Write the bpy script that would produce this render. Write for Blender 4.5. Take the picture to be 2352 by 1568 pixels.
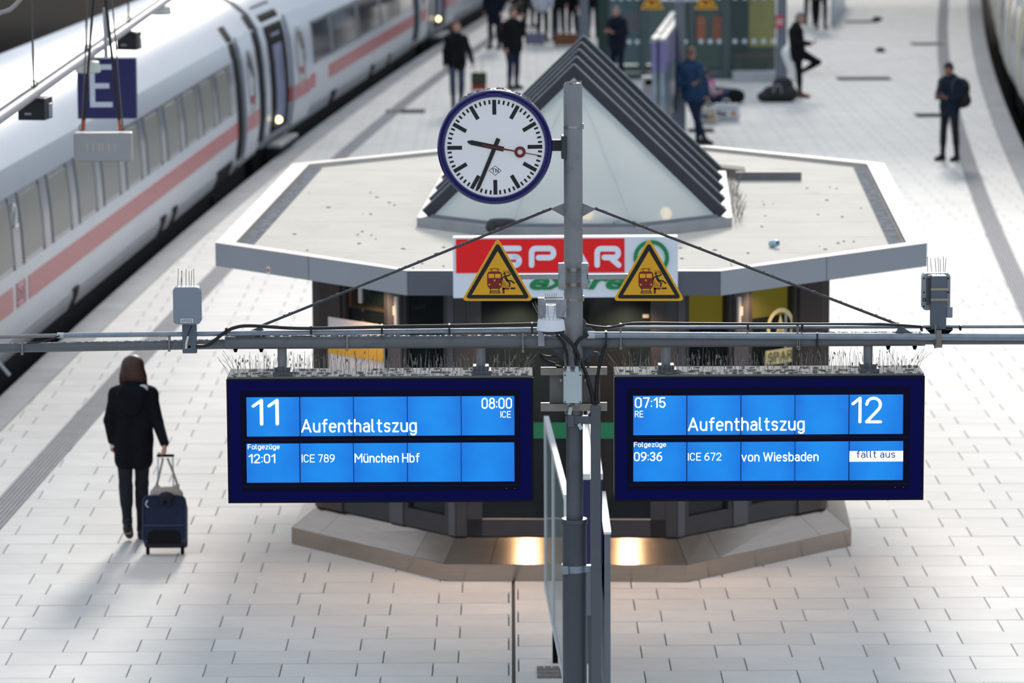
import bpy, math, random
import numpy as np
from mathutils import Vector, Matrix

for o in list(bpy.data.objects):
    bpy.data.objects.remove(o)
scene = bpy.context.scene
COL = scene.collection
random.seed(11)

# ------------------------------------------------------------------ camera
IW, IH = 2352, 1568
FPX = 8500.0                      # focal length in photo pixels
CAMH = 6.87                       # camera height above the platform
PITCH = math.atan(1298 / FPX)
ROLL = math.radians(0.30)
cam_d = bpy.data.cameras.new('camera')
cam = bpy.data.objects.new('camera', cam_d)
COL.objects.link(cam)
cam_d.sensor_width = 36.0
cam_d.lens = FPX * 36.0 / IW
cam_d.clip_start = 0.5
cam_d.clip_end = 600
cam.matrix_world = Matrix.Translation((0, 0, CAMH)) @ Matrix.Rotation(math.pi / 2 - PITCH, 4, 'X') @ Matrix.Rotation(-ROLL, 4, 'Z')
cam_d.dof.use_dof = True
cam_d.dof.focus_distance = 22.9
cam_d.dof.aperture_fstop = 2.8
scene.camera = cam

# ------------------------------------------------------------------ world, sun, exposure
world = bpy.data.worlds.new('sky')
scene.world = world
world.use_nodes = True
bg = world.node_tree.nodes['Background']
bg.inputs[0].default_value = (0.765, 0.87, 1.0, 1)
bg.inputs[1].default_value = 0.86
sun_d = bpy.data.lights.new('sun', 'SUN')
sun_d.energy = 2.6
sun_d.angle = math.radians(9)
sun_d.color = (1.0, 0.935, 0.85)
sun = bpy.data.objects.new('sun', sun_d)
COL.objects.link(sun)
sun.location = (0, 60, 30)
SUN_EL, SUN_AZ = math.radians(21.5), math.radians(3.5)
_t = Vector((-math.sin(SUN_AZ) * math.cos(SUN_EL), -math.cos(SUN_AZ) * math.cos(SUN_EL), -math.sin(SUN_EL)))
sun.rotation_euler = _t.to_track_quat('-Z', 'Y').to_euler()
vs = scene.view_settings
vs.view_transform = 'Standard'
vs.look = 'None'
vs.exposure = 0.0
vs.gamma = 1.0
vs.use_curve_mapping = False

# ------------------------------------------------------------------ photo pixel -> place
def ray(x, y):
    u = (x - IW / 2) / FPX
    v = (IH / 2 - y) / FPX
    c, s = math.cos(ROLL), math.sin(ROLL)
    u2 = c * u + s * v
    v2 = -s * u + c * v
    return Vector((u2, math.cos(PITCH) + v2 * math.sin(PITCH), -math.sin(PITCH) + v2 * math.cos(PITCH)))
def G(x, y, z=0.0):               # where a pixel's ray meets the level z
    d = ray(x, y)
    return Vector((0, 0, CAMH)) + d * ((z - CAMH) / d.z)
def A(x, y, Y):                   # where a pixel's ray meets the upright plane at distance Y
    d = ray(x, y)
    return Vector((0, 0, CAMH)) + d * (Y / d.y)
def proj(p):
    d = Vector(p) - Vector((0, 0, CAMH))
    fw = d.y * math.cos(PITCH) - d.z * math.sin(PITCH)
    up = d.y * math.sin(PITCH) + d.z * math.cos(PITCH)
    u, v = d.x / fw, up / fw
    c, s = math.cos(ROLL), math.sin(ROLL)
    return (IW / 2 + FPX * (c * u - s * v), IH / 2 - FPX * (s * u + c * v))

# ------------------------------------------------------------------ materials
def lin(c):
    if isinstance(c, str):
        c = tuple(int(c[i:i + 2], 16) / 255 for i in (0, 2, 4))
    return tuple((x / 12.92 if x <= 0.04045 else ((x + 0.055) / 1.055) ** 2.4) for x in c)
MATS = {}
def M(name, col, rough=0.5, metal=0.0, var=0.10, scale=6.0, spec=0.5, bump=0.0, bscale=60.0, emit=None, estr=1.0, alpha=1.0, rnd=0.0, stretch=None, dirt=None, dscale=3.0, damt=0.5, sheen=0.0):
    if name in MATS:
        return MATS[name]
    m = bpy.data.materials.new(name)
    m.use_nodes = True
    nt = m.node_tree
    b = nt.nodes['Principled BSDF']
    L = nt.links.new
    c = lin(col)
    b.inputs['Roughness'].default_value = rough
    b.inputs['Metallic'].default_value = metal
    b.inputs['Specular IOR Level'].default_value = spec
    tc = nt.nodes.new('ShaderNodeTexCoord')
    co = tc.outputs['Object']
    if stretch:
        mp = nt.nodes.new('ShaderNodeMapping')
        mp.inputs['Scale'].default_value = stretch
        L(co, mp.inputs[0])
        co = mp.outputs[0]
    nz = nt.nodes.new('ShaderNodeTexNoise')
    nz.inputs['Scale'].default_value = scale
    nz.inputs['Detail'].default_value = 5
    L(co, nz.inputs['Vector'])
    mr = nt.nodes.new('ShaderNodeMapRange')
    mr.inputs[1].default_value = 0.3
    mr.inputs[2].default_value = 0.7
    mr.inputs[3].default_value = 1 - var
    mr.inputs[4].default_value = 1 + var
    L(nz.outputs[0], mr.inputs[0])
    fac = mr.outputs[0]
    if rnd:
        oi = nt.nodes.new('ShaderNodeObjectInfo')
        gi = nt.nodes.new('ShaderNodeNewGeometry')
        ad = nt.nodes.new('ShaderNodeMath'); ad.operation = 'ADD'
        L(oi.outputs['Random'], ad.inputs[0]); L(gi.outputs['Random Per Island'], ad.inputs[1])
        fr = nt.nodes.new('ShaderNodeMath'); fr.operation = 'FRACT'
        L(ad.outputs[0], fr.inputs[0])
        m2 = nt.nodes.new('ShaderNodeMapRange')
        m2.inputs[3].default_value = 1 - rnd
        m2.inputs[4].default_value = 1 + rnd
        L(fr.outputs[0], m2.inputs[0])
        mu = nt.nodes.new('ShaderNodeMath'); mu.operation = 'MULTIPLY'
        L(fac, mu.inputs[0]); L(m2.outputs[0], mu.inputs[1])
        fac = mu.outputs[0]
    vm = nt.nodes.new('ShaderNodeVectorMath'); vm.operation = 'SCALE'
    vm.inputs[0].default_value = c
    L(fac, vm.inputs['Scale'])
    outc = vm.outputs[0]
    if dirt:
        n2 = nt.nodes.new('ShaderNodeTexNoise')
        n2.inputs['Scale'].default_value = dscale
        n2.inputs['Detail'].default_value = 8
        n2.inputs['Roughness'].default_value = 0.65
        L(co, n2.inputs['Vector'])
        m3 = nt.nodes.new('ShaderNodeMapRange')
        m3.inputs[1].default_value = 0.55
        m3.inputs[2].default_value = 0.72
        m3.inputs[3].default_value = 0
        m3.inputs[4].default_value = damt
        L(n2.outputs[0], m3.inputs[0])
        mx = nt.nodes.new('ShaderNodeMix'); mx.data_type = 'RGBA'
        L(m3.outputs[0], mx.inputs[0]); L(outc, mx.inputs[6])
        mx.inputs[7].default_value = (*lin(dirt), 1)
        outc = mx.outputs[2]
    L(outc, b.inputs['Base Color'])
    if bump:
        n3 = nt.nodes.new('ShaderNodeTexNoise')
        n3.inputs['Scale'].default_value = bscale
        n3.inputs['Detail'].default_value = 4
        L(co, n3.inputs['Vector'])
        bp = nt.nodes.new('ShaderNodeBump')
        bp.inputs['Strength'].default_value = bump
        bp.inputs['Distance'].default_value = 0.02
        L(n3.outputs[0], bp.inputs['Height'])
        L(bp.outputs[0], b.inputs['Normal'])
    if emit is not None:
        b.inputs['Emission Color'].default_value = (*lin(emit), 1)
        b.inputs['Emission Strength'].default_value = estr
    if alpha < 1:
        b.inputs['Alpha'].default_value = alpha
    MATS[name] = m
    return m

# ------------------------------------------------------------------ mesh helpers
ORG = {}
class MB:
    def __init__(s):
        s.v = []; s.f = []; s.m = []
    def add(s, vs_, fs, mi=0):
        n = len(s.v)
        s.v += [tuple(p) for p in vs_]
        s.f += [tuple(i + n for i in f) for f in fs]
        s.m += [mi] * len(fs)
        return s
    def box(s, c, size, rot=None, mi=0, bottom=True):
        hx, hy, hz = size[0] / 2, size[1] / 2, size[2] / 2
        vv = [Vector((x * hx, y * hy, z * hz)) for z in (-1, 1) for y in (-1, 1) for x in (-1, 1)]
        if rot is not None:
            vv = [rot @ p for p in vv]
        c = Vector(c)
        vv = [p + c for p in vv]
        fs = [(4, 5, 7, 6), (0, 1, 5, 4), (2, 6, 7, 3), (0, 4, 6, 2), (1, 3, 7, 5)]
        if bottom:
            fs.append((0, 2, 3, 1))
        return s.add(vv, fs, mi)
    def bmm(s, x0, x1, y0, y1, z0, z1, mi=0):
        return s.box(((x0 + x1) / 2, (y0 + y1) / 2, (z0 + z1) / 2), (x1 - x0, y1 - y0, z1 - z0), None, mi)
    def extr(s, poly, vec, mi=0):
        n = len(poly); vec = Vector(vec)
        a = [Vector(p) for p in poly]; b = [p + vec for p in a]
        fs = [tuple(range(n)), tuple(range(2 * n - 1, n - 1, -1))]
        fs += [(i + n, (i + 1) % n + n, (i + 1) % n, i) for i in range(n)]
        return s.add(a + b, fs, mi)
    def prism(s, poly, z0, z1, mi=0):
        return s.extr([(p[0], p[1], z1) for p in poly], (0, 0, z0 - z1), mi)
    def tube(s, pts, r, n=8, mi=0, cap=True, closed=False):
        pts = [Vector(p) for p in pts]
        k = len(pts)
        rr = r if isinstance(r, (list, tuple)) else [r] * k
        ref = None; rings = []
        for i, p in enumerate(pts):
            if closed:
                t = pts[(i + 1) % k] - pts[i - 1]
            else:
                t = pts[min(i + 1, k - 1)] - pts[max(i - 1, 0)]
            t.normalize()
            if ref is None:
                ref = Vector((0, 0, 1)) if abs(t.z) < 0.9 else Vector((1, 0, 0))
            a = t.cross(ref).normalized(); b = t.cross(a).normalized()
            ref = -b if ref.dot(-b) > 0 else b
            a = t.cross(ref).normalized(); b = t.cross(a).normalized()
            rings.append([p + a * (rr[i] * math.cos(2 * math.pi * j / n)) + b * (rr[i] * math.sin(2 * math.pi * j / n)) for j in range(n)])
        vv = [q for g in rings for q in g]
        fs = []
        for i in range(k if closed else k - 1):
            i2 = (i + 1) % k
            for j in range(n):
                j2 = (j + 1) % n
                fs.append((i * n + j, i * n + j2, i2 * n + j2, i2 * n + j))
        if cap and not closed:
            fs.append(tuple(range(n - 1, -1, -1)))
            fs.append(tuple((k - 1) * n + j for j in range(n)))
        return s.add(vv, fs, mi)
    def lathe(s, prof, c, n=24, mat=None, mi=0, caps=True):
        c = Vector(c); vv = []; fs = []
        for r, z in prof:
            for j in range(n):
                a = 2 * math.pi * j / n
                p = Vector((r * math.cos(a), r * math.sin(a), z))
                vv.append(c + (mat @ p if mat is not None else p))
        for i in range(len(prof) - 1):
            for j in range(n):
                j2 = (j + 1) % n
                fs.append((i * n + j, i * n + j2, (i + 1) * n + j2, (i + 1) * n + j))
        if caps and prof[0][0] > 1e-6:
            fs.append(tuple(range(n - 1, -1, -1)))
        if caps and prof[-1][0] > 1e-6:
            fs.append(tuple((len(prof) - 1) * n + j for j in range(n)))
        return s.add(vv, fs, mi)
    def ball(s, c, r, n=12, m=8, mi=0):
        r = r if isinstance(r, (tuple, list)) else (r, r, r)
        vv = []; fs = []
        for i in range(m + 1):
            th = math.pi * i / m
            for j in range(n):
                a = 2 * math.pi * j / n
                vv.append((c[0] + r[0] * math.sin(th) * math.cos(a), c[1] + r[1] * math.sin(th) * math.sin(a), c[2] + r[2] * math.cos(th)))
        for i in range(m):
            for j in range(n):
                j2 = (j + 1) % n
                fs.append((i * n + j, (i + 1) * n + j, (i + 1) * n + j2, i * n + j2))
        return s.add(vv, fs, mi)
    # flat shapes standing in the plane Y = y0, facing the camera side (-Y)
    def flat(s, pts, y0, d=0.002, mi=0):
        pts = [(p[0], p[-1]) for p in pts]
        ar = sum(pts[i - 1][0] * pts[i][1] - pts[i][0] * pts[i - 1][1] for i in range(len(pts)))
        if ar < 0:
            pts = pts[::-1]
        return s.extr([(x, y0 - d, z) for x, z in pts], (0, d, 0), mi)
    def stroke(s, pts, w, y0, d=0.002, mi=0, round_=True, n=14):
        pts = [(p[0], p[-1]) for p in pts]
        jj = 0
        for (x0, z0), (x1, z1) in zip(pts[:-1], pts[1:]):
            s._j = getattr(s, '_j', 0) + 1; dd = d * (1 + 0.02 * (s._j % 9))
            L_ = math.hypot(x1 - x0, z1 - z0) or 1e-9
            nx, nz = -(z1 - z0) / L_ * w / 2, (x1 - x0) / L_ * w / 2
            s.flat([(x0 + nx, z0 + nz), (x0 - nx, z0 - nz), (x1 - nx, z1 - nz), (x1 + nx, z1 + nz)], y0, dd, mi)
        for i, (x, z) in enumerate(pts):
            if round_ or 0 < i < len(pts) - 1:
                s._j = getattr(s, '_j', 0) + 1; dd = d * (1 + 0.02 * (s._j % 9))
                s.flat([(x + w / 2 * math.cos(2 * math.pi * j / n), z + w / 2 * math.sin(2 * math.pi * j / n)) for j in range(n)], y0, dd, mi)
        return s
    def disc(s, cx, cz, r, y0, d=0.002, mi=0, n=32):
        return s.flat([(cx + r * math.cos(2 * math.pi * j / n), cz + r * math.sin(2 * math.pi * j / n)) for j in range(n)], y0, d, mi)
    def ring(s, cx, cz, r0, r1, y0, d=0.002, mi=0, n=40):
        vv = []; fs = []
        for j in range(n):
            a = 2 * math.pi * j / n
            for (r, y) in ((r1, y0 - d), (r0, y0 - d), (r0, y0), (r1, y0)):
                vv.append((cx + r * math.cos(a), y, cz + r * math.sin(a)))
        for j in range(n):
            k = (j + 1) % n
            for q in range(4):
                q2 = (q + 1) % 4
                fs.append((j * 4 + q, j * 4 + q2, k * 4 + q2, k * 4 + q))
        return s.add(vv, fs, mi)
    def build(s, name, mats, parent=None, smooth=None, bev=0.0, kind=None, label=None):
        me = bpy.data.meshes.new(name)
        vv = np.array(s.v, dtype=float).reshape(-1, 3)
        if parent is not None and parent.name in ORG:
            vv = vv - np.array(ORG[parent.name])
        me.from_pydata(vv.tolist(), [], s.f)
        mats = mats if isinstance(mats, (list, tuple)) else [mats]
        for m in mats:
            me.materials.append(m)
        if len(mats) > 1:
            me.polygons.foreach_set('material_index', s.m)
        if smooth:
            me.polygons.foreach_set('use_smooth', [True] * len(me.polygons))
            me.set_sharp_from_angle(angle=math.radians(smooth))
        me.update()
        o = bpy.data.objects.new(name, me)
        COL.objects.link(o)
        if parent is not None:
            o.parent = parent
            if parent.name in ORG:
                ORG[o.name] = ORG[parent.name]
        if bev:
            b = o.modifiers.new('bevel', 'BEVEL')
            b.width = bev; b.segments = 2; b.limit_method = 'ANGLE'
        if kind:
            o['kind'] = kind
        if label:
            o['label'] = label
        return o

def tag(o, label, cat, group=None):
    o['label'] = label; o['category'] = cat
    if group:
        o['group'] = group
    return o
def thing(name, label, cat, loc=(0, 0, 0), rotz=0.0, group=None, local=False):
    o = bpy.data.objects.new(name, None)
    o.empty_display_size = 0.2
    COL.objects.link(o)
    o.location = loc
    o.rotation_euler = (0, 0, rotz)
    tag(o, label, cat, group)
    if not local:
        ORG[o.name] = tuple(loc)
    return o
def link_copy(src, parent=None):
    c = src.copy(); COL.objects.link(c)
    if parent is not None:
        c.parent = parent
    return c

def _arc(cx, cy, rx, ry, a0, a1, n=7):
    return [(cx + rx * math.cos(math.radians(a0 + (a1 - a0) * i / n)), cy + ry * math.sin(math.radians(a0 + (a1 - a0) * i / n))) for i in range(n + 1)]
def _rr(x0, y0, x1, y1, r):       # closed round-cornered loop
    p = _arc(x1 - r, y1 - r, r, r, 0, 90, 5) + _arc(x0 + r, y1 - r, r, r, 90, 180, 5) + _arc(x0 + r, y0 + r, r, r, 180, 270, 5) + _arc(x1 - r, y0 + r, r, r, 270, 360, 5)
    return p + [p[0]]
_n = [[(0, 0), (0, .7)], [(0, .46)] + _arc(.23, .46, .23, .24, 180, 0) + [(.46, 0)]]
_o = [_rr(0, 0, .48, .7, .22)]
_u = [[(0, .7), (0, .24)] + _arc(.23, .24, .23, .24, 180, 360) + [(.46, .7)], [(.46, .3), (.46, 0)]]
_a = [[(.05, .62)] + _arc(.23, .48, .21, .22, 110, 0) + [(.44, 0)], [(.44, .41), (.2, .41)] + _arc(.2, .205, .2, .205, 90, 270) + [(.26, 0), (.44, .14)]]
GL = {
 'A': (.70, [[(0, 0), (.35, 1), (.70, 0)], [(.11, .3), (.59, .3)]]), 'u': (.46, _u), 'n': (.46, _n), 'o': (.48, _o), 'a': (.44, _a),
 'f': (.32, [[(.34, 1)] + _arc(.26, .88, .12, .12, 90, 180) + [(.14, 0)], [(0, .69), (.32, .69)]]),
 'e': (.47, [[(.0, .37), (.47, .37), (.47, .46)] + _arc(.235, .46, .235, .24, 0, 180) + [(0, .24)] + _arc(.235, .24, .235, .24, 180, 315)]),
 't': (.32, [[(.13, .95), (.13, .14)] + _arc(.26, .14, .13, .14, 180, 270) + [(.32, 0)], [(0, .69), (.32, .69)]]),
 'h': (.46, [[(0, 0), (0, 1)], _n[1]]), 'l': (.16, [[(0, 1), (0, .14)] + _arc(.13, .14, .13, .14, 180, 270)]),
 's': (.42, [[(.41, .6)] + _arc(.21, .53, .2, .17, 30, 270, 8) + _arc(.21, .18, .2, .18, 90, -150, 8)]),
 'z': (.42, [[(0, .7), (.42, .7), (0, 0), (.43, 0)]]),
 'g': (.47, [_rr(0, 0, .47, .7, .22), [(.47, .7), (.47, -.08)] + _arc(.25, -.08, .22, .2, 0, -150)]),
 'F': (.5, [[(0, 0), (0, 1), (.5, 1)], [(0, .5), (.45, .5)]]), 'I': (.0, [[(0, 0), (0, 1)]]),
 'C': (.58, [_arc(.29, .7, .29, .3, 20, 180) + _arc(.29, .3, .29, .3, 180, 340)]),
 'E': (.52, [[(.52, 1), (0, 1), (0, 0), (.53, 0)], [(0, .51), (.46, .51)]]),
 'M': (.78, [[(0, 0), (0, 1), (.39, .38), (.78, 1), (.78, 0)]]), 'H': (.6, [[(0, 0), (0, 1)], [(.6, 0), (.6, 1)], [(0, .5), (.6, .5)]]),
 'c': (.42, [_arc(.23, .46, .23, .24, 25, 180) + _arc(.23, .24, .23, .24, 180, 335)]),
 'b': (.47, [[(0, 1), (0, 0)], _rr(0, 0, .47, .7, .22)]), 'd': (.47, [[(.47, 1), (.47, 0)], _rr(0, 0, .47, .7, .22)]),
 'v': (.5, [[(0, .7), (.25, 0), (.5, .7)]]), 'W': (1.0, [[(0, 1), (.24, 0), (.5, .95), (.76, 0), (1, 1)]]),
 'i': (.0, [[(0, 0), (0, .7)], [(0, .93), (0, .98)]]),
 'R': (.58, [[(0, 0), (0, 1), (.32, 1)] + _arc(.32, .75, .25, .25, 90, -90) + [(0, .5)], [(.3, .5), (.58, 0)]]),
 'P': (.58, [[(0, 0), (0, 1), (.32, 1)] + _arc(.32, .72, .26, .28, 90, -90) + [(0, .44)]]),
 'D': (.6, [[(0, 0), (0, 1), (.28, 1)] + _arc(.28, .5, .32, .5, 90, -90) + [(0, 0)]]),
 'B': (.56, [[(0, 0), (0, 1), (.3, 1)] + _arc(.3, .76, .22, .24, 90, -90) + [(0, .52)], [(.3, .52)] + _arc(.3, .26, .26, .26, 90, -90) + [(0, 0)]]),
 'N': (.6, [[(0, 0), (0, 1), (.6, 0), (.6, 1)]]), 'T': (.6, [[(0, 1), (.6, 1)], [(.3, 1), (.3, 0)]]),
 'S': (.56, [[(.55, .84)] + _arc(.28, .75, .27, .25, 30, 270, 8) + _arc(.28, .25, .28, .25, 90, -150, 8)]),
 '0': (.54, [_rr(0, 0, .54, 1, .26)]), '1': (.28, [[(0, .76), (.28, 1), (.28, 0)]]),
 '2': (.54, [[(0, .74)] + _arc(.27, .73, .27, .27, 178, -20) + [(.46, .52), (0, 0), (.55, 0)]]),
 '3': (.52, [[(.02, .82)] + _arc(.26, .76, .25, .24, 160, -90) + [(.2, .52)], [(.26, .52)] + _arc(.26, .26, .26, .26, 90, -165)]),
 '5': (.52, [[(.48, 1), (.06, 1), (.02, .5)] + _arc(.26, .31, .26, .31, 120, -160)]),
 '6': (.54, [_rr(0, 0, .54, .6, .26), [(0, .3)] + _arc(.5, .36, .5, .64, 180, 95)]),
 '7': (.5, [[(0, 1), (.52, 1), (.18, 0)]]), '8': (.52, [_rr(0, 0, .54, .54, .24), _rr(.04, .54, .5, 1, .21)]),
 '9': (.54, [_rr(0, .4, .54, 1, .26), [(.54, .7)] + _arc(.04, .64, .5, .64, 0, -85)]),
 ':': (.0, [[(0, .12), (0, .14)], [(0, .62), (0, .64)]]), ' ': (.3, []),
}
for _u_, _b in (('ü', 'u'), ('ä', 'a')):
    GL[_u_] = (GL[_b][0], GL[_b][1] + [[(.1, .92), (.1, .94)], [(.36, .92), (.36, .94)]])
def text(s, x0, x1, z0, z1, y0, mat, parent, d=0.0012, fat=0.0, name='lettering', w=None, script=False):
    """Lettering standing in the plane Y = y0, filling x0..x1, z0..z1."""
    if script:
        cu = bpy.data.curves.new('t', 'FONT')
        cu.body = s; cu.extrude = 0.02; cu.shear = 0.35; cu.offset = fat; cu.resolution_u = 4
        ob = bpy.data.objects.new('t', cu); COL.objects.link(ob)
        bpy.context.view_layer.update()
        me = bpy.data.meshes.new_from_object(ob); bpy.data.objects.remove(ob)
        a = np.zeros(len(me.vertices) * 3); me.vertices.foreach_get('co', a); a = a.reshape(-1, 3)
        fs = [tuple(p.vertices) for p in me.polygons]
        bpy.data.meshes.remove(me)
    else:
        sw = w or 0.125
        mb = MB(); x = 0.0
        for ch in s:
            adv, paths = GL[ch]
            for p in paths:
                mb.stroke([(x + q[0], q[1]) for q in p], sw, 0.0, 0.02, n=10)
            x += adv + (0.26 if ch != ' ' else 0)
        a = np.array(mb.v); a = np.stack([a[:, 0], a[:, 2], -a[:, 1]], 1); fs = mb.f
    lo, hi = a.min(0), a.max(0)
    X = x0 + (a[:, 0] - lo[0]) / (hi[0] - lo[0]) * (x1 - x0)
    Z = z0 + (a[:, 1] - lo[1]) / (hi[1] - lo[1]) * (z1 - z0)
    Y = y0 - (a[:, 2] - lo[2]) / (hi[2] - lo[2]) * d
    mb = MB(); mb.add(np.stack([X, Y, Z], 1).tolist(), fs)
    return mb.build(name, mat, parent)
def textpx(s, px0, py0, px1, py1, Y, y0, mat, parent, **k):
    a = A(px0, py0, Y); b = A(px1, py1, Y)
    return text(s, a.x, b.x, b.z, a.z, y0, mat, parent, **k)

# ------------------------------------------------------------------ blended round shapes -> one surface
def blob_mesh(prims, h):
    """prims: ('c',a,b,ra,rb,mat,k) round cone or ('e',c,(rx,ry,rz),None,None,mat,k) ellipsoid. One continuous surface."""
    los, his = [], []
    for p in prims:
        if p[0] == 'c':
            r = max(p[3], p[4]); a, b = np.array(p[1]), np.array(p[2])
            los.append(np.minimum(a, b) - r); his.append(np.maximum(a, b) + r)
        else:
            c, r = np.array(p[1]), np.array(p[2])
            los.append(c - r.max()); his.append(c + r.max())
    lo = np.min(los, 0) - 4 * h; hi = np.max(his, 0) + 4 * h
    n = np.ceil((hi - lo) / h).astype(int) + 1
    D = np.full(n, 0.2); LAB = np.zeros(n, dtype=np.int16); BEST = np.full(n, 9.0)
    ax = [lo[i] + h * np.arange(n[i]) for i in range(3)]
    for pi_, p in enumerate(prims):
        k = p[6]; pad = k + 4 * h
        i0 = np.maximum(np.floor((los[pi_] - pad - lo) / h).astype(int), 0)
        i1 = np.minimum(np.ceil((his[pi_] + pad - lo) / h).astype(int) + 1, n)
        sl = tuple(slice(i0[i], i1[i]) for i in range(3))
        X = ax[0][sl[0]][:, None, None]; Y = ax[1][sl[1]][None, :, None]; Z = ax[2][sl[2]][None, None, :]
        if p[0] == 'c':
            a, b = np.array(p[1], float), np.array(p[2], float)
            d = b - a; L2 = max(d @ d, 1e-9)
            t = np.clip(((X - a[0]) * d[0] + (Y - a[1]) * d[1] + (Z - a[2]) * d[2]) / L2, 0, 1)
            q = np.sqrt((X - a[0] - t * d[0]) ** 2 + (Y - a[1] - t * d[1]) ** 2 + (Z - a[2] - t * d[2]) ** 2) - (p[3] + t * (p[4] - p[3]))
        else:
            c, r = p[1], p[2]
            e = np.sqrt(((X - c[0]) / r[0]) ** 2 + ((Y - c[1]) / r[1]) ** 2 + ((Z - c[2]) / r[2]) ** 2)
            q = (e - 1) * min(r)
        o = D[sl]
        hh = np.clip(0.5 + 0.5 * (o - q) / k, 0, 1)
        D[sl] = o * (1 - hh) + q * hh - k * hh * (1 - hh)
        better = q < BEST[sl]
        LAB[sl] = np.where(better, p[5], LAB[sl]); BEST[sl] = np.where(better, q, BEST[sl])
    S = D < 0
    C = S[:-1, :-1, :-1].astype(np.int8)
    cnt = np.zeros(np.array(S.shape) - 1, dtype=np.int8)
    for dx in (0, 1):
        for dy in (0, 1):
            for dz in (0, 1):
                cnt += S[dx:S.shape[0] - 1 + dx, dy:S.shape[1] - 1 + dy, dz:S.shape[2] - 1 + dz]
    act = (cnt > 0) & (cnt < 8)
    idx = np.full(act.shape, -1, dtype=np.int64)
    cells = np.argwhere(act)
    idx[act] = np.arange(len(cells))
    acc = np.zeros((len(cells), 3)); num = np.zeros(len(cells))
    corners = [(0, 0, 0), (1, 0, 0), (0, 1, 0), (1, 1, 0), (0, 0, 1), (1, 0, 1), (0, 1, 1), (1, 1, 1)]
    edges = [(0, 1), (2, 3), (4, 5), (6, 7), (0, 2), (1, 3), (4, 6), (5, 7), (0, 4), (1, 5), (2, 6), (3, 7)]
    vals = [D[cells[:, 0] + c[0], cells[:, 1] + c[1], cells[:, 2] + c[2]] for c in corners]
    for a, b in edges:
        va, vb = vals[a], vals[b]
        cr = (va < 0) != (vb < 0)
        t = np.where(cr, va / np.where(va == vb, 1, va - vb), 0)
        pa, pb = np.array(corners[a], float), np.array(corners[b], float)
        pt = pa[None] + t[:, None] * (pb - pa)[None]
        acc += np.where(cr[:, None], pt, 0); num += cr
    V = lo + h * (cells + acc / np.maximum(num, 1)[:, None])
    lab = LAB[cells[:, 0], cells[:, 1], cells[:, 2]]
    F = []; FL = []
    for axis in range(3):
        u, w = [(1, 2), (2, 0), (0, 1)][axis]
        sa = [slice(None)] * 3; sb = [slice(None)] * 3
        sa[axis] = slice(0, -1); sb[axis] = slice(1, None)
        ch = S[tuple(sa)] != S[tuple(sb)]
        e = np.argwhere(ch)
        e = e[(e[:, u] > 0) & (e[:, w] > 0) & (e[:, u] < act.shape[u]) & (e[:, w] < act.shape[w])]
        if not len(e):
            continue
        ins = S[e[:, 0], e[:, 1], e[:, 2]]
        q = []
        for du, dw in ((-1, -1), (0, -1), (0, 0), (-1, 0)):
            ee = e.copy(); ee[:, u] += du; ee[:, w] += dw
            q.append(idx[ee[:, 0], ee[:, 1], ee[:, 2]])
        q = np.stack(q, 1)
        q = np.where(ins[:, None], q, q[:, ::-1])
        ok = (q >= 0).all(1)
        F.append(q[ok]); FL.append(lab[q[ok][:, 0]])
    F = np.concatenate(F); FL = np.concatenate(FL)
    # light smoothing
    nb = np.zeros_like(V); nn = np.zeros(len(V))
    for a, b in ((0, 1), (1, 2), (2, 3), (3, 0)):
        np.add.at(nb, F[:, a], V[F[:, b]]); np.add.at(nn, F[:, a], 1)
        np.add.at(nb, F[:, b], V[F[:, a]]); np.add.at(nn, F[:, b], 1)
    V = V * 0.6 + 0.4 * nb / np.maximum(nn, 1)[:, None]
    return V, F, FL
def blob(name, prims, mats, h=0.012, parent=None, label=None):
    V, F, FL = blob_mesh(prims, h)
    me = bpy.data.meshes.new(name)
    if parent is not None and parent.name in ORG:
        V = V - np.array(ORG[parent.name])
    me.from_pydata(V.tolist(), [], F.tolist())
    for m in (mats if isinstance(mats, (list, tuple)) else [mats]):
        me.materials.append(m)
    if isinstance(mats, (list, tuple)):
        me.polygons.foreach_set('material_index', FL.astype(int).tolist())
    me.polygons.foreach_set('use_smooth', [True] * len(me.polygons))
    me.update()
    o = bpy.data.objects.new(name, me)
    COL.objects.link(o)
    if parent is not None:
        o.parent = parent
        if parent.name in ORG:
            ORG[o.name] = ORG[parent.name]
    if label:
        o['label'] = label
    return o

# =================================================================== the platform
_pl = np.polyfit([40.86, 45.96, 54.87, 64.55, 71.17, 84.14, 98.18, 105.35], [-5.74, -5.54, -5.03, -4.50, -4.03, -2.90, -1.70, -0.92], 3)
_pr = np.polyfit([46.6, 50, 54.5, 68.1, 76.56, 84.5, 95.07, 106.1], [7.76, 8.0, 8.31, 9.48, 10.27, 11.07, 12.19, 13.5], 3)
def _curve(p, Y, y0, y1):
    d = np.polyder(p)
    if Y < y0:
        return float(np.polyval(p, y0) + np.polyval(d, y0) * (Y - y0))
    if Y > y1:
        return float(np.polyval(p, y1) + np.polyval(d, y1) * (Y - y1))
    return float(np.polyval(p, Y))
def XL(Y): return _curve(_pl, Y, 42, 104)
def XR(Y): return _curve(_pr, Y, 50, 105)
Y_NEAR, Y_FAR = 16.0, 132.0
KERB = 0.37

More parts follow.
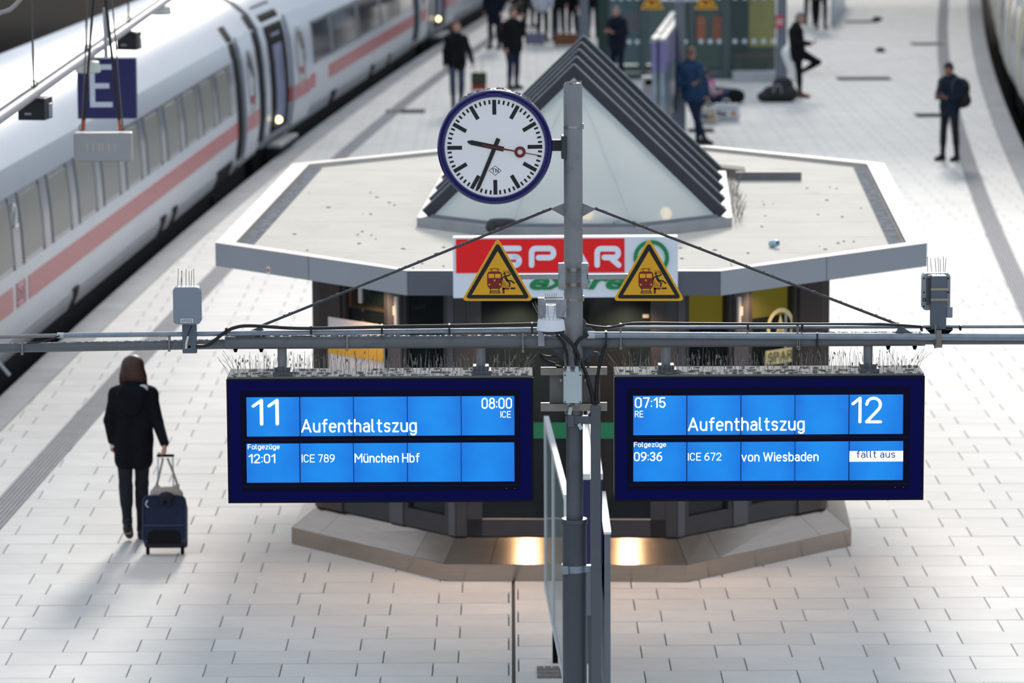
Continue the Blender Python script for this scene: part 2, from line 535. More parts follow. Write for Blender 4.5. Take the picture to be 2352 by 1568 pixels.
paver_m = M('pale_granite_paver', 'd8d5d1', 0.67, var=0.05, scale=3.0, spec=0.3, bump=0.12, bscale=260, rnd=0.055, dirt='a9a49e', dscale=1.3, damt=0.22)
kerb_m = M('grey_kerb_concrete', 'aeaeaf', 0.85, var=0.12, scale=2.0, bump=0.15, bscale=160, rnd=0.06, dirt='8f8d8c', dscale=1.1, damt=0.35)
tact_m = M('grooved_tactile_slab', 'a6a4a7', 0.8, var=0.06, scale=4, rnd=0.04)
groove_m = M('tactile_groove', '747275', 0.9)
joint_m = M('dark_joint_bed', '3a3936', 0.9, var=0.2, scale=20)
dark_m = M('track_ballast', '0c0c0e', 0.95, var=0.4, scale=18, spec=0.03, bump=0.8, bscale=30)

gb = MB()
gb.bmm(-60, 60, -5, 190, -1.35, -0.95)
ground = gb.build('ground', dark_m); ground['kind'] = 'structure'; ground['label'] = 'dark ballast bed beside the platform'
ys = np.arange(Y_NEAR, Y_FAR + 0.1, 1.0)
fb = MB()
poly = [(XL(y), y) for y in ys][::-1] + [(XR(y), y) for y in ys]
n_ = len(ys)
top = [(XL(y), y, -0.022) for y in ys] + [(XR(y), y, -0.022) for y in ys]
bot = [(x, y, -0.95) for x, y, z in top]
fs = [(i, i + n_, i + 1 + n_, i + 1) for i in range(n_ - 1)]
o2 = 2 * n_
fs += [(i, i + 1, i + 1 + o2, i + o2) for i in range(n_ - 1)]
fs += [(i + n_ + 1, i + n_, i + n_ + o2, i + n_ + 1 + o2) for i in range(n_ - 1)]
fs += [(n_, 0, o2, n_ + o2), (n_ - 1, 2 * n_ - 1, 2 * n_ - 1 + o2, n_ - 1 + o2)]
fb.add(top + bot, fs)
floor = fb.build('platform', joint_m); floor['kind'] = 'structure'; floor['label'] = 'pale paved station platform between two trains'

PW, PD, GAPX, GAPY = 0.592, 0.422, 0.010, 0.007
full_me = None
cand = []; rest = MB()
def paver_quad(a0, b0, a1, b1, y0, y1, mb):
    t, z = 0.0, -0.03
    v = [(a0, y0, t), (b0, y0, t), (b1, y1, t), (a1, y1, t), (a0, y0, z), (b0, y0, z), (b1, y1, z), (a1, y1, z)]
    mb.add(v, [(0, 1, 2, 3), (0, 4, 5, 1), (1, 5, 6, 2), (2, 6, 7, 3), (3, 7, 4, 0)])
def field(side):
    if side < 0:
        yl = G(700, 1553).y; o0 = G(171, 1559.5).x; o1 = G(113, 1559.5).x
    else:
        yl = G(1600, 1539.5).y; o0 = G(1481, 1540).x; o1 = G(1543, 1539).x
    k0 = int((Y_NEAR - yl) / PD) ; k1 = int((Y_FAR - yl) / PD)
    for k in range(k0, k1):
        y0 = yl + k * PD; y1 = y0 + PD - GAPY
        off = o0 if k % 2 else o1
        e0, e1 = (XL(y0), XL(y1)) if side < 0 else (XR(y0), XR(y1))
        if side < 0:
            bands = [(e0 + KERB, e1 + KERB, e0 + 1.0, e1 + 1.0), (e0 + 1.29, e1 + 1.29, -0.014, -0.014)]
        else:
            bands = [(0.014, 0.014, e0 - 1.25, e1 - 1.25), (e0 - 0.96, e1 - 0.96, e0 - KERB, e1 - KERB)]
        for l0, l1, r0, r1 in bands:
            i0 = int(math.floor((min(l0, l1) - off) / PW)); i1 = int(math.ceil((max(r0, r1) - off) / PW))
            for i in range(i0, i1):
                a = off + i * PW; b = a + PW - GAPX
                if a >= max(l0, l1) and b <= min(r0, r1):
                    cand.append(((a + b) / 2, (y0 + y1) / 2))
                    continue
                A0, B0, A1, B1 = max(a, l0), min(b, r0), max(a, l1), min(b, r1)
                if B0 - A0 < 0.01 and B1 - A1 < 0.01:
                    continue
                B0 = max(B0, A0 + 0.001); B1 = max(B1, A1 + 0.001)
                paver_quad(A0, B0, A1, B1, y0, y1, rest)
field(-1); field(1)
def seen(x, y):
    px, py = proj((x, y, 0))
    if not (-60 < px < IW + 60 and py < IH + 20):
        return False
    if 31.0 < y < 42 and abs(x - 0.6) < 2.6 and abs(x - 0.5) + (32.9 - y) < 3.2:
        return False
    if 500 < px < 2140 and 880 < py < 1140:
        return False
    return True
cand.sort(key=lambda c: c[1])
nind = 0
pm = MB(); paver_quad(-(PW - GAPX) / 2, (PW - GAPX) / 2, -(PW - GAPX) / 2, (PW - GAPX) / 2, -(PD - GAPY) / 2, (PD - GAPY) / 2, pm)
proto = None
for (x, y) in cand:
    if nind < 300 and seen(x, y):
        if proto is None:
            proto = pm.build('paver', paver_m, floor); o = proto
        else:
            o = link_copy(proto, floor)
        o.location = (x, y, random.uniform(-0.0015, 0.0015))
        nind += 1
    else:
        hw, hd = (PW - GAPX) / 2, (PD - GAPY) / 2
        paver_quad(x - hw, x + hw, x - hw, x + hw, y - hd, y + hd, rest)
rest.build('paver_field', paver_m, floor, kind='stuff')

# kerb slabs along both edges
for side, E in ((-1, XL), (1, XR)):
    y = Y_NEAR
    while y < Y_FAR - 1:
        y1 = y + 0.992
        a0, b0 = (E(y), E(y) + KERB - 0.012) if side < 0 else (E(y) - KERB + 0.012, E(y))
        a1, b1 = (E(y1), E(y1) + KERB - 0.012) if side < 0 else (E(y1) - KERB + 0.012, E(y1))
        if side < 0: a0 -= 0.03; a1 -= 0.03
        else: b0 += 0.03; b1 += 0.03
        mb = MB(); mb.extr([(a0, y, 0.0), (b0, y, 0.0), (b1, y1, 0.0), (a1, y1, 0.0)], (0, 0, -0.14))
        mb.build('kerb_slab', kerb_m, floor)
        y += 1.0
# tactile strips with seven ribs
for side, E, ya, yb in ((-1, XL, 17.0, 100.0), (1, XR, 17.0, 118.0)):
    y = ya
    while y < yb:
        L_ = 1.8 if y > 66 or y < 29 else 0.6
        y1 = y + L_ - 0.006
        mb = MB()
        l0, l1 = (E(y) + 1.0, E(y1) + 1.0) if side < 0 else (E(y) - 1.25, E(y1) - 1.25)
        W_ = 0.29
        mb.extr([(l0, y, -0.006), (l0 + W_, y, -0.006), (l1 + W_, y1, -0.006), (l1, y1, -0.006)], (0, 0, -0.02))
        for r in range(7):
            a = 0.008 + r * 0.0405; w = 0.024
            v = [(l0 + a, y, 0.003), (l0 + a + w, y, 0.003), (l1 + a + w, y1, 0.003), (l1 + a, y1, 0.003)]
            v += [(p[0], p[1], -0.008) for p in v]
            mb.add(v, [(0, 1, 2, 3), (0, 4, 5, 1), (1, 5, 6, 2), (3, 2, 6, 7), (0, 3, 7, 4)], 1)
        mb.build('tactile_slab', [groove_m, tact_m], floor)
        y += L_
# expansion joint running down the middle
mb = MB(); mb.bmm(-0.008, 0.008, Y_NEAR, 31.2, -0.02, -0.004)
mb.build('expansion_joint', M('rubber_joint', '4a4744', 0.8), floor)
# slot drains and small covers in the far paving
drain_m = M('slot_drain_iron', '303338', 0.9, spec=0.03)
for x0, x1, y in ((1922, 2046, 181), (2102, 2168, 265), (886, 976, 256), (1942, 2018, 50), (2092, 2172, 101), (1580, 1640, 300)):
    a, b = G(x0, y), G(x1, y)
    mb = MB()
    mb.bmm(a.x, b.x, a.y - 0.42, a.y + 0.42, -0.02, 0.002)
    n = int((b.x - a.x) / 0.09)
    for i in range(n):
        xx = a.x + 0.045 + i * 0.09
        mb.bmm(xx - 0.012, xx + 0.012, a.y - 0.40, a.y + 0.40, 0.0, 0.006)
    mb.build('slot_drain', drain_m, floor)
for px, py, r in ((2022, 119, 0.12), (2015, 47, 0.14)):
    a = G(px, py); mb = MB()
    mb.lathe([(r, -0.01), (r, 0.05), (r * 0.6, 0.10), (0, 0.11)], (a.x, a.y, 0), 14)
    mb.build('drain_cap', drain_m, floor)
# cobble patch by the pole foot and recessed covers on the right
a = G(1268, 1545)
cob_m = M('dark_cobble', '77736e', 0.8, var=0.25, scale=30)
for i in range(4):
    for j in range(3):
        mb = MB(); mb.box((a.x - 0.09 + i * 0.06, a.y - 0.12 + j * 0.12, 0.004), (0.052, 0.105, 0.02))
        mb.build('cobble', cob_m, floor)
for x0, y0, x1, y1 in ((2268, 640, 2298, 658), (2216, 691, 2252, 702)):
    p, q = G(x0, y1), G(x1, y0)
    mb = MB()
    for r_ in ((p.x, q.x, p.y, p.y + .03), (p.x, q.x, q.y - .03, q.y), (p.x, p.x + .012, p.y, q.y), (q.x - .012, q.x, p.y, q.y)):
        mb.bmm(*r_, -0.005, 0.0015)
    mb.build('cover_frame', M('cover_line', '8b8784', 0.7), floor)

# =================================================================== trains
body_m = M('train_white_paint', 'b5bbc5', 0.22, var=0.025, scale=1.2, spec=0.5, dirt='a9a7a4', dscale=0.9, damt=0.22)
roof_m = M('train_roof_paint', 'dde1e8', 0.35, var=0.02, scale=1.0)
red_m = M('train_red_stripe', 'ad3d45', 0.3, var=0.06, scale=1.5)
redo_m = M('train_red_dark', 'b8202c', 0.3, var=0.03)
band_m = M('train_window_band', '6c717b', 0.15, var=0.05, scale=2)
pane_l_m = M('train_pane_reflection', '7f7d76', 0.3, var=0.06, scale=1.2, spec=0.25)  # beige reflection of the platform put into the pane colour
pane_d_m = M('train_pane_dark', '2e353d', 0.08, var=0.35, scale=1.4)
blk_m = M('black_rubber', '08090a', 0.7, var=0.2, spec=0.1)
under_m = M('underframe_black', '0b0c0d', 0.8, var=0.4, scale=4)
skirt_m = M('train_skirt_grey', '8a8c90', 0.45, var=0.08, scale=2, dirt='7d7a76', dscale=1.4, damt=0.4)
lampy_m = M('door_lamp', 'fff0b0', 0.4, emit='ffe9a0', estr=6.0)
white_m = M('white_print', 'f2f3f5', 0.5, var=0.01)
PROF = [(0.20, 1.33), (0.35, 1.40), (0.8, 1.46), (1.2, 1.46), (1.7, 1.43), (2.1, 1.38), (2.4, 1.30), (2.65, 1.14), (2.85, 0.9), (3.0, 0.6), (3.08, 0.3), (3.1, 0.0)]
def sx(z):
    return float(np.interp(z, [p[0] for p in PROF], [p[1] for p in PROF]))
def band(mb, y0, y1, z0, z1, off, n=6, sgn=1, mi=0, slant=0.0):
    v = []; fs = []
    for i in range(n + 1):
        z = z0 + (z1 - z0) * i / n
        for (o, yy) in ((off, y0 + slant * i / n), (off, y1 + slant * i / n), (off - 0.03, y1 + slant * i / n), (off - 0.03, y0 + slant * i / n)):
            v.append((sgn * (sx(z) + o), yy, z))
    for i in range(n):
        for q in range(4):
            q2 = (q + 1) % 4
            f = (i * 4 + q, i * 4 + q2, (i + 1) * 4 + q2, (i + 1) * 4 + q)
            fs.append(f if sgn > 0 else f[::-1])
    fs.append((3, 2, 1, 0) if sgn > 0 else (0, 1, 2, 3))
    m4 = n * 4
    fs.append((m4, m4 + 1, m4 + 2, m4 + 3) if sgn > 0 else (m4 + 3, m4 + 2, m4 + 1, m4))
    mb.add(v, fs, mi)
def coach(label, ya, yb, doors, wins, pane_m, stripe, edge=XL, side=-1, gap=0.12, logo=None, name='train_coach', open_door=None, colors=None, skirt_cuts=()):
    bm, rm = colors or (body_m, roof_m)
    ca = Vector((edge(ya) + side * (gap + 1.46), ya, 0)); cb = Vector((edge(yb) + side * (gap + 1.46), yb, 0))
    L_ = (cb - ca).length
    yaw = -math.atan2(cb.x - ca.x, cb.y - ca.y)
    if side > 0:
        # stand it the other way round so that local +x faces the platform
        ca, yaw = cb, yaw + math.pi
    t = thing(name, label, 'train', ca, yaw, 'coaches of the white train' if side < 0 else None, local=True)
    ty = (lambda Y: (Y - ya) * L_ / (yb - ya)) if side < 0 else (lambda Y: (yb - Y) * L_ / (yb - ya))
    def rng(a, b):
        a, b = ty(a), ty(b)
        return (a, b) if a < b else (b, a)
    sec = [(x, z) for z, x in PROF] + [(-x, z) for z, x in PROF[::-1][1:]]
    cut = [i for i, (x, z) in enumerate(sec)]
    lower = [p for p in sec if p[1] <= 2.45]
    mb = MB()
    vv = [(x, 0, z) for x, z in sec] + [(x, L_, z) for x, z in sec]
    k = len(sec); split = 6
    fl = []; fr = []
    for i in range(k - 1):
        f = (i, i + k, i + 1 + k, i + 1)
        (fr if min(sec[i][1], sec[i + 1][1]) >= 2.39 else fl).append(f)
    mb.add(vv, fl + [tuple(range(k)), tuple(range(2 * k - 1, k - 1, -1))] + [(0, k - 1, 2 * k - 1, k)])
    mb.build('body', bm, t, smooth=30)
    mb = MB(); mb.add(vv, fr); mb.build('roof', rm, t, smooth=30)
    mb = MB(); mb.bmm(-1.15, 1.15, 0.3, L_ - 0.3, -0.5, 0.21)
    for yy in (3.2, L_ - 3.2):
        for q in (-1.25, 1.25):
            for e in (-1.05, 1.05):
                mb.lathe([(0.02, -0.07), (0.46, -0.07), (0.46, 0.07), (0.02, 0.07)], (e, yy + q, -0.49), 20, Matrix.Rotation(math.pi / 2, 3, 'Y'))
        mb.bmm(-1.2, 1.2, yy - 1.7, yy + 1.7, -0.45, -0.05)
    mb.build('underframe', under_m, t)
    mb = MB(); band(mb, 0.02, L_ - 0.02, 0.20, 0.44, 0.008, 3); mb.build('skirt', skirt_m, t)
    for (a, b) in skirt_cuts:
        mb = MB(); band(mb, *rng(a, b), 0.19, 0.47, 0.016, 3); mb.build('skirt_opening', blk_m, t)
    for a, b in wins:
        mb = MB(); band(mb, *rng(a[0], a[1]), 1.25, 2.10, 0.004, 6)
        wb = mb.build('window_band', band_m, t, smooth=30)
        for (p0, p1) in b:
            mb = MB(); band(mb, *rng(p0, p1), 1.31, 2.04, 0.009, 6); mb.build('window_pane', pane_m, wb, smooth=30)
            for q in (p0, p1):
                mb = MB(); band(mb, *rng(q - 0.035, q + 0.035), 1.25, 2.10, 0.012, 6); mb.build('window_seal', M('seal_grey', '55585e', 0.5), wb)
    for (a, b, m_) in stripe:
        mb = MB(); band(mb, *rng(a, b), 0.80, 1.08, 0.005, 3); mb.build('stripe', m_, t)
    for kind, a, b in doors:
        if kind == 'gap':
            mb = MB(); band(mb, *rng(a, b), 0.22, 2.72, 0.012, 12); mb.build('door_opening', blk_m, t)
            mb = MB(); band(mb, *rng(a + (b - a) * 0.25, b - (b - a) * 0.25), 0.5, 2.2, 0.016, 6)
            mb.build('vestibule', M('vestibule_violet', '6b7190', 0.5, var=0.5, scale=1.5), t)
            mb = MB(); y0, y1 = rng(a, b); mb.bmm(1.36, 1.62, y0, y1, 0.16, 0.22); mb.build('step', M('step_grey', '9a9ca0', 0.5), t)
            mb = MB(); mb.ball((sx(0.62) + 0.05, ty(a + (b - a) * 0.3), 0.62), 0.06); mb.build('door_lamp', lampy_m, t, smooth=60)
        elif kind == 'slit':
            mb = MB(); band(mb, *rng(a, b), 0.22, 2.66, 0.014, 12); mb.build('door_seal', blk_m, t)
        elif kind == 'leaf':
            mb = MB(); band(mb, *rng(a, b), 0.34, 2.45, 0.05, 10); lf = mb.build('door_leaf', bm, t, smooth=30)
            y0, y1 = rng(a, b); cy, hw = (y0 + y1) / 2, (y1 - y0) * 0.24
            v = []
            for i in range(20):
                an = 2 * math.pi * i / 20
                z = 1.55 + 0.62 * math.sin(an); v.append((sx(z) + 0.058, cy + hw * math.cos(an), z))
            mb = MB(); mb.extr(v, (-0.02, 0, 0)); mb.build('oval_window', pane_d_m, lf)
            mb = MB(); mb.ball((sx(1.3) + 0.06, cy, 1.3), (0.02, 0.12, 0.09)); mb.build('door_button', redo_m, lf)
            mb = MB(); band(mb, *rng(a + 0.1, b - 0.1), 0.80, 1.08, 0.056, 3); mb.build('stripe', red_m, lf)
    # end bellows
    for yy in ((L_ + 0.001, L_ + 0.36),):
        mb = MB()
        ins = [(x * 0.985, z * 0.985 + 0.02) for x, z in sec]
        kk = len(ins)
        mb.add([(x, yy[0], z) for x, z in ins] + [(x, yy[1] + 0.18, z) for x, z in ins],
               [(i, i + kk, i + 1 + kk, i + 1) for i in range(kk - 1)] + [tuple(range(kk)), tuple(range(2 * kk - 1, kk - 1, -1))])
        mb.build('bellows', blk_m, t, smooth=30)
    return t, ty, L_
def win_row(a, first, pitch, w, b):
    r = []; y = first
    while y + w < b:
        r.append((y, y + w)); y += pitch
    return r
w1 = [(39.2, 40.55), (41.15, 42.5)] + win_row(39, 43.1, 1.95, 1.36, 62.6)
c1, ty1, L1 = coach('white coach with pale windows and red stripe nearest the camera', 38.4, 66.5,
      [('slit', 62.95, 63.65), ('leaf', 63.9, 65.6), ('slit', 66.1, 66.45)], [((39.0, 62.7), w1)], pane_l_m,
      [(38.5, 42.35, red_m), (43.35, 62.6, red_m), (62.6, 62.95, redo_m)], skirt_cuts=((46.6, 47.0), (54.2, 54.7), (55.4, 55.9), (60.5, 62.4)))
c2, ty2, L2 = coach('white coach with dark windows and an open door behind the first coach gap', 67.1, 95.2,
      [('gap', 67.7, 69.9), ('leaf', 70.3, 72.5), ('slit', 91.6, 92.3), ('leaf', 92.6, 94.3)],
      [((73.4, 91.4), [(73.6, 76.0), (76.5, 80.3), (80.8, 84.4), (84.9, 88.0), (88.4, 91.2)])], pane_d_m,
      [(70.0, 70.3, redo_m), (72.5, 73.6, redo_m), (75.6, 91.5, red_m)], skirt_cuts=((76.2, 77.0), (83.0, 83.7), (86.5, 86.9)))
c3, ty3, L3 = coach('farthest white coach with a lit door lamp beside the distant crowd', 95.8, 123.9,
      [('gap', 96.3, 98.3), ('leaf', 98.7, 100.6)], [((101.5, 120), [(102, 105), (105.6, 109), (109.6, 113)])], pane_d_m,
      [(98.3, 101.0, redo_m), (101.6, 123, red_m)])
# class numeral and emblem on the near coach
def side_text(t, ty, s, Yc, w, z0, z1, mat, off=0.016):
    yc = ty(Yc)
    o = text(s, -w / 2, w / 2, z0, z1, 0, mat, t, d=0.004)
    for v in o.data.vertices:
        x, y, z = v.co
        v.co = (sx(z) + off - y, yc + x, z)
    return o
side_text(c1, ty1, '2', 42.8, 0.24, 1.72, 2.0, white_m)
mb = MB()
yc = ty1(42.85)
for (a, b, z0, z1) in ((-0.27, 0.27, 0.80, 0.83), (-0.27, 0.27, 1.05, 1.08), (-0.27, -0.235, 0.80, 1.08), (0.235, 0.27, 0.80, 1.08)):
    band(mb, yc + a, yc + b, z0, z1, 0.008, 2)
mb.build('emblem_frame', redo_m, c1)
side_text(c1, ty1, 'DB', 42.85, 0.38, 0.86, 1.02, redo_m, 0.01)

grey_t = M('train_grey_paint', 'a7a9b2', 0.3, var=0.05, scale=1.0)
cream_m = M('train_cream_panel', 'd8cba0', 0.4, var=0.06)
t, ty, L_ = coach('grey coach with cream panels standing at the right platform edge', 58.0, 84.0, [], [((59, 83), [(59.5 + i * 2.4, 61.2 + i * 2.4) for i in range(9)])], pane_d_m,
      [], edge=XR, side=1, gap=0.16, name='regional_coach', colors=(grey_t, grey_t))
for a in (62.0, 68.6, 75.0, 80.5):
    mb = MB(); y0, y1 = sorted((ty(a), ty(a + 1.1))); band(mb, y0, y1, 0.35, 2.3, 0.02, 8); mb.build('cream_door', cream_m, t)
t, ty, L_ = coach('distant grey coach with cream panels at the top right corner', 84.8, 110.8, [], [((85.5, 110), [(86 + i * 2.4, 87.7 + i * 2.4) for i in range(9)])], pane_d_m,
      [], edge=XR, side=1, gap=0.16, name='regional_coach', colors=(grey_t, grey_t))
for a in (87.0, 93.6, 99.6, 106):
    mb = MB(); y0, y1 = sorted((ty(a), ty(a + 1.1))); band(mb, y0, y1, 0.35, 2.3, 0.02, 8); mb.build('cream_door', cream_m, t)

# =================================================================== the kiosk
KO = Vector((0.52, 32.8, 0)); KR = math.radians(-2.5)
kiosk = thing('kiosk', 'grey octagonal kiosk with flat roof and glass skylight in the middle of the platform', 'kiosk', KO, KR, local=True)
def KL(p):                        # world -> kiosk frame
    d = Vector(p) - KO
    return Matrix.Rotation(-KR, 3, 'Z') @ d
def K(x, y, z):                   # pixel at level z -> kiosk frame
    return KL(G(x, y, z))
def octo(hf, yf, hs, ys_, yb, yk):
    return [(-hf, yf), (hf, yf), (hs, ys_), (hs, yb), (hf, yk), (-hf, yk), (-hs, yb), (-hs, ys_)]
frame_m = M('kiosk_frame_dark', '3c3a3d', 0.45, metal=0.3, var=0.08)
frame2_m = M('kiosk_frame_grey', '55545a', 0.45, metal=0.2, var=0.06)
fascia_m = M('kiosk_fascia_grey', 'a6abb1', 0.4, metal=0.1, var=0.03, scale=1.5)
roofk_m = M('kiosk_roof_membrane', 'd2cbc0', 0.85, var=0.05, scale=1.4, bump=0.15, bscale=40, dirt='a29a90', dscale=2.2, damt=0.35)
rim_m = M('kiosk_roof_rim', 'b9b5af', 0.6, var=0.06)
gutter_m = M('gutter_gravel', '6e727b', 0.95, var=0.6, scale=16, bump=0.9, bscale=50)
steel_m = M('brushed_stainless', 'aea298', 0.2, metal=1.0, var=0.05, scale=3, stretch=(1, 1, 14))
_nt = steel_m.node_tree; _ge = _nt.nodes.new('ShaderNodeNewGeometry'); _cr = _nt.nodes.new('ShaderNodeVectorMath'); _cr.operation = 'CROSS_PRODUCT'; _cr.inputs[0].default_value = (0, 0, 1)
_nt.links.new(_ge.outputs['True Normal'], _cr.inputs[1])
_tg = _nt.nodes.new('ShaderNodeVectorMath'); _tg.operation = 'CROSS_PRODUCT'; _nt.links.new(_ge.outputs['True Normal'], _tg.inputs[0]); _nt.links.new(_cr.outputs[0], _tg.inputs[1])
_nt.nodes['Principled BSDF'].inputs['Anisotropic'].default_value = 0.9
_nt.links.new(_tg.outputs[0], _nt.nodes['Principled BSDF'].inputs['Tangent'])
glassd_m = M('shop_glass_dark', '1f292c', 0.06, var=0.15, spec=0.5, alpha=0.38)
joint_b = M('panel_gap_black', '15161a', 0.8)
WALL = octo(0.96, -1.30, 2.30, 0.04, 6.81, 8.15)
SKB = octo(1.05, -1.55, 2.53, 0.0, 6.85, 8.40)
ROOF = octo(1.32, -1.90, 3.18, 0.0, 6.85, 8.75)
ZR, ZF = 2.75, 2.54               # roof top, fascia bottom
WTOP = octo(0.955, -1.285, 2.285, 0.045, 6.81, 8.13)
# steel skirt: kick lip and sloping sheet for each side
for i in range(8):
    a, b = SKB[i], SKB[(i + 1) % 8]; c, d = WTOP[(i + 1) % 8], WTOP[i]
    if i == 0: c, d = (0.955, -1.285), (-0.955, -1.285)
    mb = MB()
    mb.add([(a[0], a[1], 0.002), (b[0], b[1], 0.002), (b[0], b[1], 0.15), (a[0], a[1], 0.15)], [(0, 1, 2, 3)])
    lip = mb.build('skirt_lip', steel_m, kiosk)
    def lp(p, q, t): return (p[0] + (q[0] - p[0]) * t, p[1] + (q[1] - p[1]) * t)
    segs = [(0.0, 0.19), (0.19, 0.81), (0.81, 1.0)]
    for (t0, t1) in segs:
        mb = MB()
        a0, a1, d0, d1 = lp(a, b, t0), lp(a, b, t1 - 0.002), lp(d, c, t0), lp(d, c, t1 - 0.002)
        mb.add([(*a0, 0.152), (*a1, 0.152), (*d1, 0.345), (*d0, 0.345)], [(0, 1, 2, 3)])
        mb.build('skirt_sheet', steel_m, lip)
# inner floor block, ceiling slab
mb = MB(); mb.prism([(x * 0.97, y) for x, y in octo(0.93, -1.25, 2.25, 0.05, 6.8, 8.1)], 0.003, 0.335); mb.build('plinth', frame_m, kiosk)
# roof
RIN = octo(1.25, -1.74, 3.02, 0.06, 6.79, 8.6)
mb = MB(); mb.prism(octo(1.30, -1.86, 3.14, 0.0, 6.85, 8.71), ZF + 0.02, ZR - 0.05); mb.build('roof_deck', roofk_m, kiosk)
mb = MB()
R2 = octo(1.27, -1.83, 3.0, 0.03, 6.82, 8.65)
for i in range(8):
    a, b = ROOF[i], ROOF[(i + 1) % 8]; c, d = R2[(i + 1) % 8], R2[i]
    mb.add([(*a, ZR), (*b, ZR), (*c, ZR), (*d, ZR), (*c, ZR - 0.05), (*d, ZR - 0.05)], [(0, 1, 2, 3), (3, 2, 4, 5)])
mb.build('roof_rim', rim_m, kiosk)
def fascia(a, b, n, lab=None):
    a, b = Vector((*a, 0)), Vector((*b, 0)); d = (b - a); L_ = d.length; d.normalize(); nrm = Vector((d.y, -d.x, 0))
    for i in range(n):
        p = a + d * (L_ * i / n + 0.006); q = a + d * (L_ * (i + 1) / n - 0.006)
        mb = MB()
        base = [p, q, q - nrm * 0.03, p - nrm * 0.03]
        mb.extr([(v.x, v.y, ZR - 0.002) for v in base], (0, 0, ZF - ZR + 0.002))
        mb.build('fascia_panel', fascia_m if nrm.y > -0.95 else M('fascia_front_dark', '60646e', 0.4, metal=0.1, var=0.03), kiosk)  # front panel set darker than the other sides
    mb = MB(); p, q = a - nrm * 0.02, b - nrm * 0.02
    mb.extr([(v.x, v.y, ZR - 0.004) for v in (p, q, q - nrm * 0.02, p - nrm * 0.02)], (0, 0, ZF - ZR + 0.008)); mb.build('fascia_backing', joint_b, kiosk)
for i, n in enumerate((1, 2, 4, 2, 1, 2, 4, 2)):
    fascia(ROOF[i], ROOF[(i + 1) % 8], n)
# roof membrane sheets
seams = [-1.72, -0.4, 0.75, 1.9, 3.05, 4.2, 5.35, 6.5, 7.6, 8.58]
def hw(y):
    pts = octo(1.25, -1.76, 3.0, 0.04, 6.8, 8.6)
    return float(np.interp(y, [-1.76, 0.04, 6.8, 8.6], [1.25, 2.86, 2.86, 1.25]))
for y0, y1 in zip(seams[:-1], seams[1:]):
    cut = [y0] + [c for c in (0.04, 6.8) if y0 < c < y1] + [y1]
    for sgn in (-1, 1):
        left = [(sgn * hw(y), y) for y in cut]; right = [(sgn * 0.004, y) for y in cut[::-1]]
        pl = left + right
        if sgn < 0: pl = pl[::-1]
        mb = MB(); mb.prism([(x, y + (0.004 if y == y0 else -0.004 if y == y1 else 0)) for x, y in pl], ZR - 0.052, ZR - 0.04)
        mb.build('roof_sheet', roofk_m, kiosk)
for sgn in (-1, 1):
    mb = MB(); x0, x1 = sorted((sgn * 2.85, sgn * 2.985)); mb.bmm(x0, x1, 0.12, 6.75, ZR - 0.06, ZR - 0.036); mb.build('gutter', gutter_m, kiosk)
# dirt specks on the roof (leaves, droppings)
sp_m = M('roof_litter', '4b463f', 0.9, var=0.3)
mb = MB(); rs = random.Random(5)
for i in range(90):
    y = rs.uniform(-1.5, 5); x = rs.uniform(-1, 1) * (hw(y) - 0.1)
    if abs(x) < 1.6 and 0.5 < y: continue
    r = rs.uniform(0.008, 0.03)
    mb.lathe([(r, 0), (r * 0.6, 0.008), (0, 0.010)], (x, y, ZR - 0.041), 6, Matrix.Rotation(rs.uniform(0, 3), 3, 'Z') @ Matrix.Diagonal((1, 0.6, 1)))
mb.build('roof_litter', sp_m, kiosk, kind='stuff')
